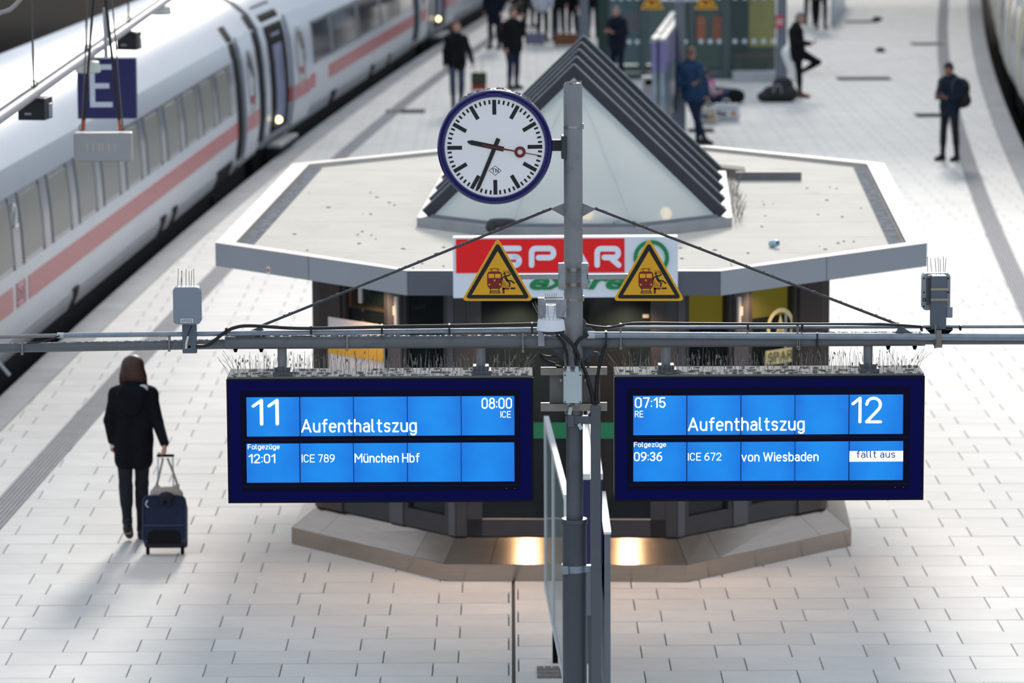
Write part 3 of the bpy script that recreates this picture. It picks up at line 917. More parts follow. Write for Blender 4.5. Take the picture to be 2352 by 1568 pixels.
# walls: columns, frames and panes. wall(i) runs from WALL[i] to WALL[i+1]
def wallbox(a, b, t0, t1, z0, z1, th, name, mat, off=0.0, parent=None, bev=0.0):
    a, b = Vector((*a, 0)), Vector((*b, 0)); d = b - a; nrm = Vector((d.y, -d.x, 0)).normalized()
    p, q = a + d * t0 + nrm * off, a + d * t1 + nrm * off
    mb = MB(); mb.extr([(v.x, v.y, z1) for v in (p, q, q - nrm * th, p - nrm * th)], (0, 0, z0 - z1))
    return mb.build(name, mat, parent or kiosk, bev=bev)
yel_m = M('yellow_panel_glow', 'a7982f', 0.7, var=0.06, scale=1.5, emit='a09024', estr=0.55)  # glow added so the panel shows behind the dark glass
dk_int = M('shop_interior_dark', '23262a', 0.8, var=0.3, scale=3)
ZB, ZT = 0.345, 2.56
for wi in (7, 1):
    a, b = WALL[wi], WALL[(wi + 1) % 8]
    fl = (lambda t: t) if wi == 1 else (lambda t: 1 - t)    # t measured from the front corner
    def WB(t0, t1, *r, **k):
        t0, t1 = sorted((fl(t0), fl(t1))); return wallbox(a, b, t0, t1, *r, **k)
    WB(0.0, 0.045, ZB, ZT, 0.10, 'corner_post', frame2_m, off=0.01)
    WB(0.365, 0.46, ZB, ZT, 0.12, 'mullion', frame2_m, off=0.012)
    ccn = WALL[2] if wi == 1 else WALL[7]
    mb = MB(); mb.lathe([(0.12, ZB), (0.12, ZT)], (ccn[0] * 0.957, ccn[1] + 0.03, 0), 24); mb.build('round_column', M('column_metal', '5b5551', 0.35, metal=0.5, var=0.12, scale=3, stretch=(1, 1, 0.2)), kiosk, smooth=40)
    WB(0.80, 0.97, ZB, ZT, 0.14, 'wall_column', M('column_brown_grey', '4b4340', 0.4, metal=0.4, var=0.15, scale=3, stretch=(1, 1, 0.2)), off=0.02)
    for (t0, t1) in ((0.045, 0.365), (0.46, 0.80)):
        WB(t0, t1, ZB, ZB + 0.16, 0.09, 'bottom_rail', frame_m, off=0.005)
        WB(t0, t1, ZT - 0.06, ZT, 0.09, 'top_rail', frame_m, off=0.005)
        WB(t0, t0 + 0.03, ZB, ZT, 0.08, 'jamb', frame_m); WB(t1 - 0.03, t1, ZB, ZT, 0.08, 'jamb', frame_m)
        WB(t0 + 0.03, t1 - 0.03, ZB + 0.16, ZT - 0.06, 0.012, 'window_pane', glassd_m, off=-0.035)
        if wi == 1:
            WB(t0 + 0.01, t1 - 0.01, 2.14, ZT - 0.03, 0.02, 'yellow_panel', yel_m, off=-0.10)
    h = WB(0.372, 0.39, 2.12, 2.38, 0.03, 'door_handle', M('handle_white', 'd8d4cf', 0.4), off=0.05, bev=0.006)
    WB(0.39, 0.405, 2.21, 2.29, 0.025, 'handle_bracket', M('handle_white', 'd8d4cf', 0.4), off=0.04)
# front wall
a, b = WALL[0], WALL[1]
wallbox(a, b, 0.0, 0.05, ZB, ZT, 0.1, 'corner_post', frame_m, off=0.01)
wallbox(a, b, 0.95, 1.0, ZB, ZT, 0.1, 'corner_post', frame_m, off=0.01)
wallbox(a, b, 0.05, 0.95, ZB, ZB + 0.15, 0.09, 'bottom_rail', frame_m)
wallbox(a, b, 0.05, 0.95, ZT - 0.05, ZT, 0.09, 'top_rail', frame_m)
wallbox(a, b, 0.05, 0.12, ZB, ZT, 0.08, 'jamb', frame_m); wallbox(a, b, 0.88, 0.95, ZB, ZT, 0.08, 'jamb', frame_m)
wallbox(a, b, 0.12, 0.88, ZB + 0.15, ZB + 0.158, 0.02, 'sill_strip', M('sill_pale', 'b9aa9b', 0.4), off=0.003)
wallbox(a, b, 0.12, 0.88, ZB + 0.15, ZT - 0.05, 0.012, 'window_pane', glassd_m, off=-0.03)
wallbox(a, b, 0.125, 0.875, 1.205, 1.345, 0.004, 'green_stripe', M('green_film', '0f6b4a', 0.4), off=-0.024)
for t0, t1 in ((0.60, 0.78),):
    wallbox(a, b, t0, t1, 0.6, 2.5, 0.5, 'cooler_cabinet', M('cooler_brown', '5e4f47', 0.35, metal=0.5, var=0.2, stretch=(1, 1, 0.15)), off=-0.45)
wallbox(a, b, 0.845, 0.872, 2.26, 2.29, 0.01, 'price_tag', M('tag_grey', '8a8680', 0.6), off=-0.02)
# the long side and back walls
for wi in (2, 3, 4, 5, 6):
    a, b = WALL[wi], WALL[(wi + 1) % 8]
    n = 5 if wi in (2, 6) else 2
    for i in range(n):
        t0, t1 = i / n, (i + 1) / n
        wallbox(a, b, t0, t0 + 0.05 / n * 2, ZB, ZT, 0.1, 'mullion', frame2_m, off=0.01)
        wallbox(a, b, t0 + 0.1 / n, t1, ZB, ZB + 0.16, 0.08, 'bottom_rail', frame_m)
        wallbox(a, b, t0 + 0.1 / n, t1, ZB + 0.16, ZT, 0.012, 'window_pane', glassd_m, off=-0.03)
mb = MB(); mb.prism([(x * 0.9, y) for x, y in octo(0.85, 0.9, 2.2, 2.0, 6.6, 7.9)], 0.34, 2.5); mb.build('inner_core', dk_int, kiosk)
mb = MB(); mb.prism([(x * 0.9, y) for x, y in octo(0.85, 0.9, 2.2, 2.0, 6.6, 7.9)], 2.5, 2.52); mb.build('light_shaft_floor', M('shaft_pale', 'd2d3cf', 0.7), kiosk)
# left window: shelf, bag, tube lamp, roller and poster
a, b = WALL[0], WALL[7]
def WL(t, z, off):                # point on the left diagonal wall, t from the front corner
    a, b = Vector((*WALL[0], 0)), Vector((*WALL[7], 0)); d = b - a; nrm = Vector((d.y, -d.x, 0)).normalized() * -1
    nrm = Vector((-0.7071, -0.7071, 0))
    p = a + d * t + nrm * off
    return Vector((p.x, p.y, z))
def wl_box(t0, t1, z0, z1, o0, o1, name, mat, parent=None):
    p = [WL(t0, z1, o1), WL(t1, z1, o1), WL(t1, z1, o0), WL(t0, z1, o0)]
    mb = MB(); mb.extr(p[::-1], (0, 0, z0 - z1)); return mb.build(name, mat, parent or kiosk)
wl_box(0.50, 0.77, 2.20, 2.225, -0.5, -0.06, 'shelf_board', M('shelf_wood', '9b7a52', 0.6, var=0.15))
wl_box(0.755, 0.775, 2.2, 2.5, -0.10, -0.04, 'shelf_edge', M('shelf_copper', 'a06a4c', 0.5))
wl_box(0.50, 0.78, 2.11, 2.165, -0.12, -0.045, 'roller_blind', M('roller_black', '1b1b1d', 0.3))
wl_box(0.693, 0.707, 2.25, 2.46, -0.07, -0.05, 'tube_lamp', M('tube_white', 'e6e8ea', 0.4, emit='e6e8ea', estr=0.5))
pa = wl_box(0.47, 0.87, 1.38, 2.105, 0.03, 0.045, 'poster', M('poster_white', 'e6dcda', 0.6, var=0.02))
def poster_band(ta, za0, za1, tb, zb0, zb1, col, nm):
    p = [WL(ta, za0, 0.05), WL(tb, zb0, 0.05), WL(tb, zb1, 0.05), WL(ta, za1, 0.05)]
    mb = MB(); mb.extr(p[::-1], Vector((0.7071, 0.7071, 0)) * 0.004); mb.build(nm, M(nm, col, 0.6, var=0.02), pa)
poster_band(0.87, 1.775, 1.95, 0.47, 1.775, 1.925, 'e2ab3c', 'poster_yellow')
poster_band(0.87, 1.95, 2.0, 0.47, 1.925, 1.98, '6fa5dc', 'poster_blue')
# bag on that shelf, and pale emblem on the right window
p = KO + Matrix.Rotation(KR, 3, 'Z') @ WL(0.60, 2.225, -0.24)
blob_o = blob('green_bag', [('e', (p.x, p.y, p.z + .15), (.20, .16, .17), None, None, 0, .05), ('e', (p.x + .12, p.y, p.z + .13), (.16, .14, .14), None, None, 0, .05),
      ('e', (p.x + .06, p.y - .14, p.z + .25), (.05, .05, .10), None, None, 1, .02)], [M('bag_green', '174a42', 0.35, var=0.4, scale=14), M('bag_tan', 'b59a78', 0.6)], 0.012)
tag(blob_o, 'dark green plastic bag on the shelf behind the left kiosk window', 'bag')
def on_right_wall(t, z, off=0.006):
    a, b = Vector((*WALL[1], 0)), Vector((*WALL[2], 0)); d = b - a; n = Vector((0.7071, -0.7071, 0))
    q = a + d * t + n * off; return Vector((q.x, q.y, z))
cream_p = M('window_film_cream', 'c2bb8f', 0.6, emit='a8a070', estr=0.12)
def rw_poly(pts, nm='window_film'):
    mb = MB(); mb.extr([on_right_wall(t, z, -0.018) for t, z in pts], Vector((-0.7071, 0.7071, 0)) * 0.003)
    return mb.build(nm, cream_p, kiosk)
tc, zc = 0.69, 2.05
ro, ri = 0.175, 0.135
k = 1 / 1.9
ringp = []
mb = MB(); vv = []; fs = []
for j in range(40):
    an = 2 * math.pi * j / 40
    vv.append(on_right_wall(tc + ro * k * math.cos(an), zc + 0.95 * ro * math.sin(an), -0.018)); vv.append(on_right_wall(tc + ri * k * math.cos(an), zc + 0.95 * ri * math.sin(an), -0.018))
for j in range(40):
    q = (j + 1) % 40
    fs.append((j * 2, q * 2, q * 2 + 1, j * 2 + 1))
mb.add(vv, fs); mb.build('window_film', cream_p, kiosk)
for (h0, h1, w) in ((0.0, 0.11, 0.035), (-0.05, 0.05, 0.055), (-0.10, 0.0, 0.075)):
    rw_poly([(tc - w * k, zc + h0), (tc + w * k, zc + h0), (tc, zc + h1)])
rw_poly([(tc - 0.01, zc - 0.13), (tc + 0.01, zc - 0.13), (tc + 0.01, zc - 0.09), (tc - 0.01, zc - 0.09)])
sgn_o = rw_poly([(tc - 0.10, 1.72), (tc + 0.09, 1.72), (tc + 0.09, 1.85), (tc - 0.10, 1.85)])
o = text('SPAR', -0.165, 0.15, 1.745, 1.83, 0, M('film_olive', '6d6a3c', 0.6), kiosk, d=0.003, w=0.16)
for v in o.data.vertices:
    x, y, z = v.co
    q = on_right_wall(tc + x * k, z, -0.012 - y); v.co = q
# skylight
glass_sky = M('skylight_glass', 'd3dbdc', 0.10, var=0.08, scale=1.0, spec=0.6, alpha=0.72)
def translucent(m, f):
    nt = m.node_tree; out = nt.nodes['Material Output']; b = nt.nodes['Principled BSDF']
    tr = nt.nodes.new('ShaderNodeBsdfTranslucent'); tr.inputs[0].default_value = (0.86, 0.9, 0.92, 1)
    mx = nt.nodes.new('ShaderNodeMixShader'); mx.inputs[0].default_value = f
    nt.links.new(b.outputs[0], mx.inputs[1]); nt.links.new(tr.outputs[0], mx.inputs[2]); nt.links.new(mx.outputs[0], out.inputs[0])
translucent(glass_sky, 0.30)
rib_m = M('skylight_rib', '3a3d45', 0.4, metal=0.35, var=0.08)
frame_s = M('skylight_frame', '6a6d76', 0.45, metal=0.2, var=0.06)
SH, SV0, SV1, ZA = 1.36, 1.54, 5.45, 4.10
curb = MB()
fb_ = [(-1.47, 1.50), (-0.66, 0.66), (0.66, 0.66), (1.47, 1.50), (1.47, 5.6), (-1.47, 5.6)]
fi_ = [(-1.33, 1.50), (-0.56, 0.76), (0.56, 0.76), (1.33, 1.50), (1.33, 5.5), (-1.33, 5.5)]
for i in range(6):
    a, b = fb_[i], fb_[(i + 1) % 6]; c, d = fi_[(i + 1) % 6], fi_[i]
    z0, z1 = ZR - 0.045, ZR + 0.05
    curb.add([(*a, z0), (*b, z0), (*b, z1), (*a, z1), (*c, z1), (*d, z1)], [(0, 1, 2, 3), (3, 2, 4, 5)])
sky = curb.build('skylight', M('curb_pale', '9a9ca0', 0.6, var=0.08), kiosk)
apex = Vector((0, SV0, ZA))
base = [Vector((-1.33, 1.50, ZR + 0.05)), Vector((-0.56, 0.76, ZR + 0.05)), Vector((0.56, 0.76, ZR + 0.05)), Vector((1.33, 1.50, ZR + 0.05))]
for p, q in zip(base[:-1], base[1:]):
    mb = MB(); n = (q - p).cross(apex - p).normalized()
    mb.extr([p, q, apex], -n * 0.012); mb.build('glass_pane', glass_sky, sky)
# bottom bars of the front glazing and the sloping front frame
for p, q in zip(base[:-1], base[1:]):
    d = (q - p).normalized(); mb = MB(); mb.tube([p, q], 0.03, 4); mb.build('glazing_bar', frame_s, sky)
slope = math.atan2(ZA - (ZR + .05), SH)
for k_ in range(5):
    v = SV0 + 0.05 + k_ * 0.955
    for sgn in (-1, 1):
        f0 = Vector((sgn * SH, v, ZR + 0.04)); f1 = Vector((0, v, ZA))
        d = (f1 - f0).normalized(); nn = Vector((sgn * math.sin(slope), 0, math.cos(slope)))
        mb = MB(); th = 0.03; dep = 0.085
        p = [f0 - nn * 0.02, f1 - nn * 0.02 if False else Vector((0, v, ZA - 0.03)), Vector((0, v, ZA + dep / math.cos(slope))), f0 + nn * dep]
        mb.extr([Vector((q.x, v - th, q.z)) for q in (p if sgn < 0 else p)], (0, 2 * th, 0))
        rb_ = mb.build('rib', rib_m, sky)
        mb = MB(); c0_, c1_ = f0 + nn * dep, Vector((0, v, ZA + dep / math.cos(slope)))
        mb.extr([Vector((c0_.x, v - 0.034, c0_.z)), Vector((c1_.x, v - 0.034, c1_.z)), Vector((c1_.x, v + 0.034, c1_.z)), Vector((c0_.x, v + 0.034, c0_.z))], nn * 0.012)
        mb.build('rib_lit_top', M('rib_lit_top_grey', '7b7e86', 0.45, metal=0.3, var=0.1), rb_)  # added paler strip, the lit top edge of the rib put into colour
        if k_ == 0:
            mb = MB(); i0, i1 = f0 - nn * 0.02, Vector((0, v, ZA - 0.03))
            e = -nn * 0.10
            mb.extr([Vector((q.x, v - 0.02, q.z)) for q in (i0, i1, Vector((0, v, ZA - 0.18)), i0 + e + Vector((0, 0, 0.0)))], (0, 0.03, 0))
            mb.build('front_frame', frame_s, sky)
    if k_ < 4:
        for sgn in (-1, 1):
            p = [Vector((sgn * SH, v + 0.04, ZR + 0.06)), Vector((sgn * SH, v + 0.915, ZR + 0.06)), Vector((0, v + 0.915, ZA + 0.005)), Vector((0, v + 0.04, ZA + 0.005))]
            if sgn > 0: p = p
            mb = MB(); mb.extr(p if sgn < 0 else p[::-1], (0, 0, -0.012)); mb.build('glass_pane', glass_sky, sky)
v1 = SV0 + 0.05 + 4 * 0.955
mb = MB(); mb.extr([(-SH, v1, ZR + 0.05), (SH, v1, ZR + 0.05), (0, v1, ZA)], (0, 0.012, 0)); mb.build('glass_pane', glass_sky, sky)
# wire spikes at the right foot of the skylight
mb = MB(); rs = random.Random(3)
wire_m = M('thin_wire', '8d8880', 0.4, metal=0.7)
for i in range(70):
    y = 1.6 + i * 0.055; x = 1.50 + rs.uniform(-0.02, 0.08)
    mb.tube([(x, y, ZR - 0.03), (x + rs.uniform(-0.03, 0.06), y + rs.uniform(-0.03, 0.03), ZR + rs.uniform(0.05, 0.14))], 0.0025, 3)
mb.build('bird_wire', wire_m, kiosk, kind='stuff')
# interior lamps under the skylight
bulb_m = M('warm_bulb', 'ffe2b0', 0.4, emit='ffd79a', estr=9.0)
for px, py in ((1530, 489), (1350, 491)):
    q = KL(A(px, py, 34.9)); mb = MB(); mb.ball(q, 0.055, 14, 10); mb.tube([q + Vector((0, 0, .05)), q + Vector((0, 0, .25))], 0.012, 6, mi=1); mb.build('ceiling_lamp', [bulb_m, rib_m], kiosk, smooth=60)
ld = bpy.data.lights.new('shop_lamp', 'POINT'); ld.energy = 40; ld.color = (1.0, 0.93, 0.84); ld.shadow_soft_size = 0.25
lo = bpy.data.objects.new('shop_lamp', ld); COL.objects.link(lo); lo.parent = kiosk; lo.location = (0, 2.6, 3.0)
# mushroom vents in front of the skylight
vent_m = M('vent_grey', '8f9096', 0.5, metal=0.2, var=0.08)
for px in (1197, 1420):
    q = K(px, 541, ZR - 0.04); t_ = 0.27
    mb = MB(); mb.lathe([(0.19, -0.04), (0.19, 0.03), (t_, 0.035), (t_ + 0.005, 0.05), (0.16, 0.115), (0.155, 0.14), (0.10, 0.155), (0, 0.16)], q + Vector((0, 0.1, 0)), 28)
    vt = mb.build('roof_vent', vent_m, kiosk, smooth=35)
    for an in range(6):
        aa = an * math.pi / 3 + 0.3
        mb = MB(); mb.lathe([(0.008, 0), (0.008, 0.02), (0, 0.024)], q + Vector((0.17 * math.cos(aa), 0.1 + 0.17 * math.sin(aa), 0.112)), 8); mb.build('vent_bolt', wire_m, vt)
    rp = q + Vector((0.12, 0.12, 0.165)); mb = MB()
    mb.tube([rp + Vector((0.02 * math.cos(x), 0, 0.02 * math.sin(x))) for x in np.linspace(0, 2 * math.pi, 14)[:-1]], 0.004, 5, closed=True); mb.build('lifting_eye', wire_m, vt)
# upstand at the back right of the roof
p, q = K(1690, 413, ZR - 0.03), K(1841, 413, ZR - 0.03)
mb = MB(); mb.box(((p.x + q.x) / 2, p.y + 0.04, ZR + 0.005), (q.x - p.x, 0.05, 0.09)); mb.build('roof_upstand', M('upstand_grey', '6e6f72', 0.6), kiosk)
p2 = K(1640, 400, ZR - 0.03); mb = MB()
mb.extr([(p2.x, p2.y, ZR + 0.05), (p.x + .1, p.y + 0.05, ZR + 0.06), (p.x + .1, p.y + 0.45, ZR + 0.06), (p2.x, p2.y + 0.3, ZR + 0.05)], (0, 0, -0.09)); mb.build('roof_upstand', M('upstand_dark', '5b5954', 0.8), kiosk)
# eaves downlights: real fittings with warm lamps
for (lx, ly, e) in ((-0.42, -1.50, 34), (0.52, -1.50, 34), (1.75, -0.75, 14), (-1.75, -0.75, 14)):
    mb = MB(); mb.lathe([(0.06, 0), (0.06, -0.03), (0.045, -0.032), (0.0, -0.02)], (lx, ly, ZF + 0.0), 18)
    mb.build('downlight', [M('downlight_ring', 'c0beba', 0.4, emit='ffcf90', estr=2.0)], kiosk, smooth=40)
    ld = bpy.data.lights.new('downlight_lamp', 'SPOT'); ld.energy = e * 2.0; ld.color = (1.0, 0.64, 0.36); ld.spot_size = math.radians(130); ld.spot_blend = 0.7; ld.shadow_soft_size = 0.05
    lo = bpy.data.objects.new('downlight_lamp', ld); COL.objects.link(lo); lo.parent = kiosk; lo.location = (lx, ly, ZF - 0.05)
# sticker on the left fascia
q = A(627, 618, 32.4); n = Vector((-0.7071, -0.7071, 0))
a_, b_ = Vector((*ROOF[7], 0)), Vector((*ROOF[0], 0)); d = (b_ - a_).normalized()
ql = KL(q); t_ = (Vector((ql.x, ql.y, 0)) - a_).dot(d); c_ = a_ + d * t_ + n * 0.004
mb = MB(); mb.extr([Vector((c_.x, c_.y, 0)) + d * s + Vector((0, 0, 2.575 + h)) for s, h in ((-.022, -.032), (.022, -.032), (.022, .032), (-.022, .032))], -n * 0.003)
st = mb.build('sticker', M('sticker_white', 'e8e4e2', 0.5), kiosk)
mb = MB(); mb.extr([Vector((c_.x, c_.y, 0)) + n * 0.002 + d * s + Vector((0, 0, 2.572 + h)) for s, h in ((-.012, -.012), (.012, -.012), (.012, .016), (-.012, .016))], -n * 0.003)
mb.build('sticker_print', redo_m, st)
# litter lying on the roof
q = G(1778, 568, ZR - 0.038)
can = thing('drink_can', 'crushed pale blue drink can lying on the kiosk roof', 'can', q)
mb = MB(); R_ = Matrix.Rotation(math.radians(78), 3, 'X') @ Matrix.Identity(3); R_ = Matrix.Rotation(math.radians(30), 3, 'Z') @ R_
mb.lathe([(0.024, -0.055), (0.031, -0.045), (0.031, 0.045), (0.024, 0.058)], q + Vector((0, 0, 0.033)), 16, R_); mb.build('can_body', M('can_blue', '9fc4d0', 0.3, metal=0.4, var=0.4, scale=30), can, smooth=40)
mb = MB(); mb.lathe([(0.023, 0.058), (0.020, 0.05), (0, 0.05)], q + Vector((0, 0, 0.033)), 16, R_); mb.build('can_lid', M('can_violet', '5d4c86', 0.4, metal=0.4), can, smooth=40)
q = G(1150, 524, ZR + 0.06) + Vector((0, 0.22, 0))
q = A(1150, 514, 33.35)
bp = [('e', (q.x + dx, q.y + dy, q.z + dz), (a1, b1, c1_), None, None, 0, 0.02) for dx, dy, dz, a1, b1, c1_ in
      ((-.09, 0, -.03, .05, .05, .05), (-.03, .02, .02, .09, .06, .03), (.06, .02, .025, .07, .05, .022), (.0, 0, -.01, .06, .05, .03), (.10, .02, .015, .03, .04, .015))]
tag(blob('plastic_bag', bp, M('bag_black', '22262b', 0.25, var=0.4, scale=40, bump=0.6, bscale=60), 0.008), 'crumpled black plastic bag caught on the left roof vent', 'plastic bag')

# shop sign on the front edge of the roof
YS = 30.74
c0 = A(1040, 545, YS); c1_ = A(1557, 682, YS)
shop = thing('shop_sign', 'white and red SPAR express shop sign on the kiosk roof edge', 'sign', ((c0.x + c1_.x) / 2, YS + 0.04, c1_.z))
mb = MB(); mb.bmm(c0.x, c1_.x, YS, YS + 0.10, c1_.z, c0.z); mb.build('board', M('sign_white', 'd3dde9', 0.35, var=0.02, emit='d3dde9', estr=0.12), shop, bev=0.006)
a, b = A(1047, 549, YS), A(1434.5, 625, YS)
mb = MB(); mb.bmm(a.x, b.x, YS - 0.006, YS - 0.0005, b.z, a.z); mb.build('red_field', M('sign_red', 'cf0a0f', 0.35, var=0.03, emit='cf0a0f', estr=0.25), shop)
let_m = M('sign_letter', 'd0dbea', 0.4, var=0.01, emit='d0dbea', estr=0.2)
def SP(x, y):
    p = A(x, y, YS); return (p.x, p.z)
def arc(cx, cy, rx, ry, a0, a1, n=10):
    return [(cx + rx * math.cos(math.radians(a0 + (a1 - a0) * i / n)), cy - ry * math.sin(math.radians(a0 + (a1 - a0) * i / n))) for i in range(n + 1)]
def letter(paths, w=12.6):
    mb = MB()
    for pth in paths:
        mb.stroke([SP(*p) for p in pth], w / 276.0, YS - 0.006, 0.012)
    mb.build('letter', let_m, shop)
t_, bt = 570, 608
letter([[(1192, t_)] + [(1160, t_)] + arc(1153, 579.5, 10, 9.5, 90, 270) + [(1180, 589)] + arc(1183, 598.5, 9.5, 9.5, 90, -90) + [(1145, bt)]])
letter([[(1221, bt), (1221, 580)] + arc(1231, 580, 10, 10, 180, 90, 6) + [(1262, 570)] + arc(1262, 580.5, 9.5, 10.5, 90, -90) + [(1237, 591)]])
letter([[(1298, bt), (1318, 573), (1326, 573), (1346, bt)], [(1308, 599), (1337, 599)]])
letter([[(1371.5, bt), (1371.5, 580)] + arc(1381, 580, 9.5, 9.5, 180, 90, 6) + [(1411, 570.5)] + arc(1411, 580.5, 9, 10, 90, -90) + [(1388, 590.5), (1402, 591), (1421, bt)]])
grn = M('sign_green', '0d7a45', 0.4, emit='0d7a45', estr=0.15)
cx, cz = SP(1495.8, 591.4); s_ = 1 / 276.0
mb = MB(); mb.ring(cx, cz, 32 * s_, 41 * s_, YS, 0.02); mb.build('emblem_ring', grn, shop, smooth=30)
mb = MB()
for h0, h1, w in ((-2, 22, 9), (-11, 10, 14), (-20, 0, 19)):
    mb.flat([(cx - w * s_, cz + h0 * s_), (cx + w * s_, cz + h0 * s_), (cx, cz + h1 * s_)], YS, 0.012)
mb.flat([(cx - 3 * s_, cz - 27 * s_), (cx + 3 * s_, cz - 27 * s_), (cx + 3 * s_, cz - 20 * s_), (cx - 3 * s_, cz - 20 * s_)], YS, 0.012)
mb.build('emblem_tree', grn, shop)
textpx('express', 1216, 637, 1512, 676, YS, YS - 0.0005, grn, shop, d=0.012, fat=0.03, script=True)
mb = MB()
for px in (1100, 1500):
    q = A(px, 600, YS); mb.bmm(q.x - 0.02, q.x + 0.02, YS + 0.09, YS + 0.30, ZR - 0.04, ZR + 0.04)
mb.build('sign_bracket', frame2_m, shop)

# =================================================================== the sign pole
YP = 22.5                          # distance of the pole's axis
def P(x, y, dy=0.0):               # pixel on the pole's plane (dy toward the far side)
    return A(x, y, YP + dy)
SC = YP / FPX                      # metres per photo pixel there
pole_m = M('pole_grey_paint', '85878a', 0.5, metal=0.15, var=0.07, scale=5, dirt='3f4042', dscale=7, damt=0.3)
pole2_m = M('pole_dark_paint', '565b62', 0.5, metal=0.15, var=0.08, scale=5, dirt='33363a', dscale=6, damt=0.35)
beam_m = M('beam_grey_paint', '686c70', 0.5, metal=0.15, var=0.08, scale=6, dirt='45474a', dscale=8, damt=0.4)
cond_m = M('galvanised_conduit', '8c97a4', 0.4, metal=0.5, var=0.12, scale=14)
cap_m = M('conduit_socket_pale', 'b9c2ca', 0.45, var=0.04)
cable_m = M('black_cable', '111419', 0.45, var=0.2, scale=20)
clip_m = M('steel_strap', 'a9a59d', 0.3, metal=0.8, var=0.1)
dust_m = M('pale_dust', '8d8780', 0.95, var=0.25, scale=40, bump=0.8, bscale=120)
px0 = P(1317, 600).x
pole = thing('sign_pole', 'grey steel pole with long cross arms carrying clock, signs and display boards', 'pole', (px0, YP, 0))
top = P(1314, 190)
zc = P(1318, 950).z; zs = P(1318, 1190).z
mb = MB(); mb.lathe([(0.0575, zc), (0.0575, top.z - 0.012), (0.050, top.z), (0, top.z + 0.003)], (px0, YP, 0), 28); mb.build('upper_tube', pole_m, pole, smooth=40)
mb = MB(); mb.lathe([(0.052, zs), (0.052, zc + 0.02)], (px0 + 0.004, YP, 0), 28); mb.build('lower_tube', pole2_m, pole, smooth=40)
mb = MB(); mb.lathe([(0.0755, 0.004), (0.0755, zs - 0.03), (0.082, zs - 0.028), (0.084, zs - 0.01), (0.078, zs), (0.05, zs + 0.002)], (px0 + 0.002, YP, 0), 32); mb.build('base_tube', M('base_tube_slate', '454b53', 0.45, metal=0.15, var=0.06), pole, smooth=40)
mb = MB(); rs = random.Random(8)
for i in range(26):
    an = rs.uniform(0, 6.28); r = rs.uniform(0.0, 0.05)
    mb.ball((px0 + r * math.cos(an), YP + r * math.sin(an), top.z + 0.002), (rs.uniform(.008, .018), rs.uniform(.008, .018), rs.uniform(.003, .010)), 7, 5)
mb.build('dust_cap', dust_m, pole, kind='stuff')
# straps round the pole
for y, r in ((291, 0.0595), (686, 0.0595), (1303, 0.0785)):
    z = P(1317, y).z; mb = MB(); w = 0.008 if y < 1000 else 0.022
    mb.lathe([(r - 0.004, z - w), (r, z - w), (r, z + w), (r - 0.004, z + w)], (px0, YP, 0), 28)
    if y > 1000:
        mb.box((px0 - 0.055, YP - 0.066, z), (0.035, 0.035, 0.05)); mb.box((px0 + 0.09, YP - 0.02, z), (0.06, 0.05, 0.04))
    else:
        mb.box((px0 + r, YP - 0.01, z + 0.004), (0.012, 0.016, 0.034))
    mb.build('strap', clip_m if y < 1000 else cond_m, pole, smooth=40)
# cross arms
zb = P(1317, 784).z
def armpt(x, y, dy=0.0): return P(x, y, dy)
for nm, pts, r in (('arm_tube', [(-240, 803), (520, 790)], 0.030), ('arm_tube', [(2110, 780), (2600, 779.5)], 0.030)):
    mb = MB(); mb.tube([armpt(*p) for p in pts], r, 20); mb.build(nm, beam_m, pole, smooth=40)
for pts in ([(517, 786.5), (1317, 783)], [(1317, 783), (2124, 779)]):
    mb = MB(); mb.tube([armpt(*p) for p in pts], 0.0405, 24); mb.build('arm_sleeve', beam_m, pole, smooth=40)
for x, y in ((541, 803), (600, 803), (2040, 797), (2101, 797)):
    q = P(x, y); mb = MB(); mb.lathe([(0.014, 0.03), (0.014, -0.002), (0.010, -0.004), (0.010, -0.014), (0, -0.014)], (q.x, q.y, q.z), 10); mb.build('set_screw', blk_m, pole, smooth=40)
# thin dust lines on top of the arms
rs = random.Random(4); mb = MB()
for (xa, ya), (xb, yb) in (((-100, 790), (515, 779)), ((520, 771), (1235, 768)), ((1400, 763), (2120, 762))):
    n = 90
    for i in range(n):
        t = (i + rs.random()) / n; q = P(xa + (xb - xa) * t, ya + (yb - ya) * t)
        mb.ball((q.x, YP + rs.uniform(-.008, .008), q.z - 0.001), (rs.uniform(.008, .02), .008, rs.uniform(.001, .004)), 6, 4)
mb.build('dust_line', dust_m, pole, kind='stuff')
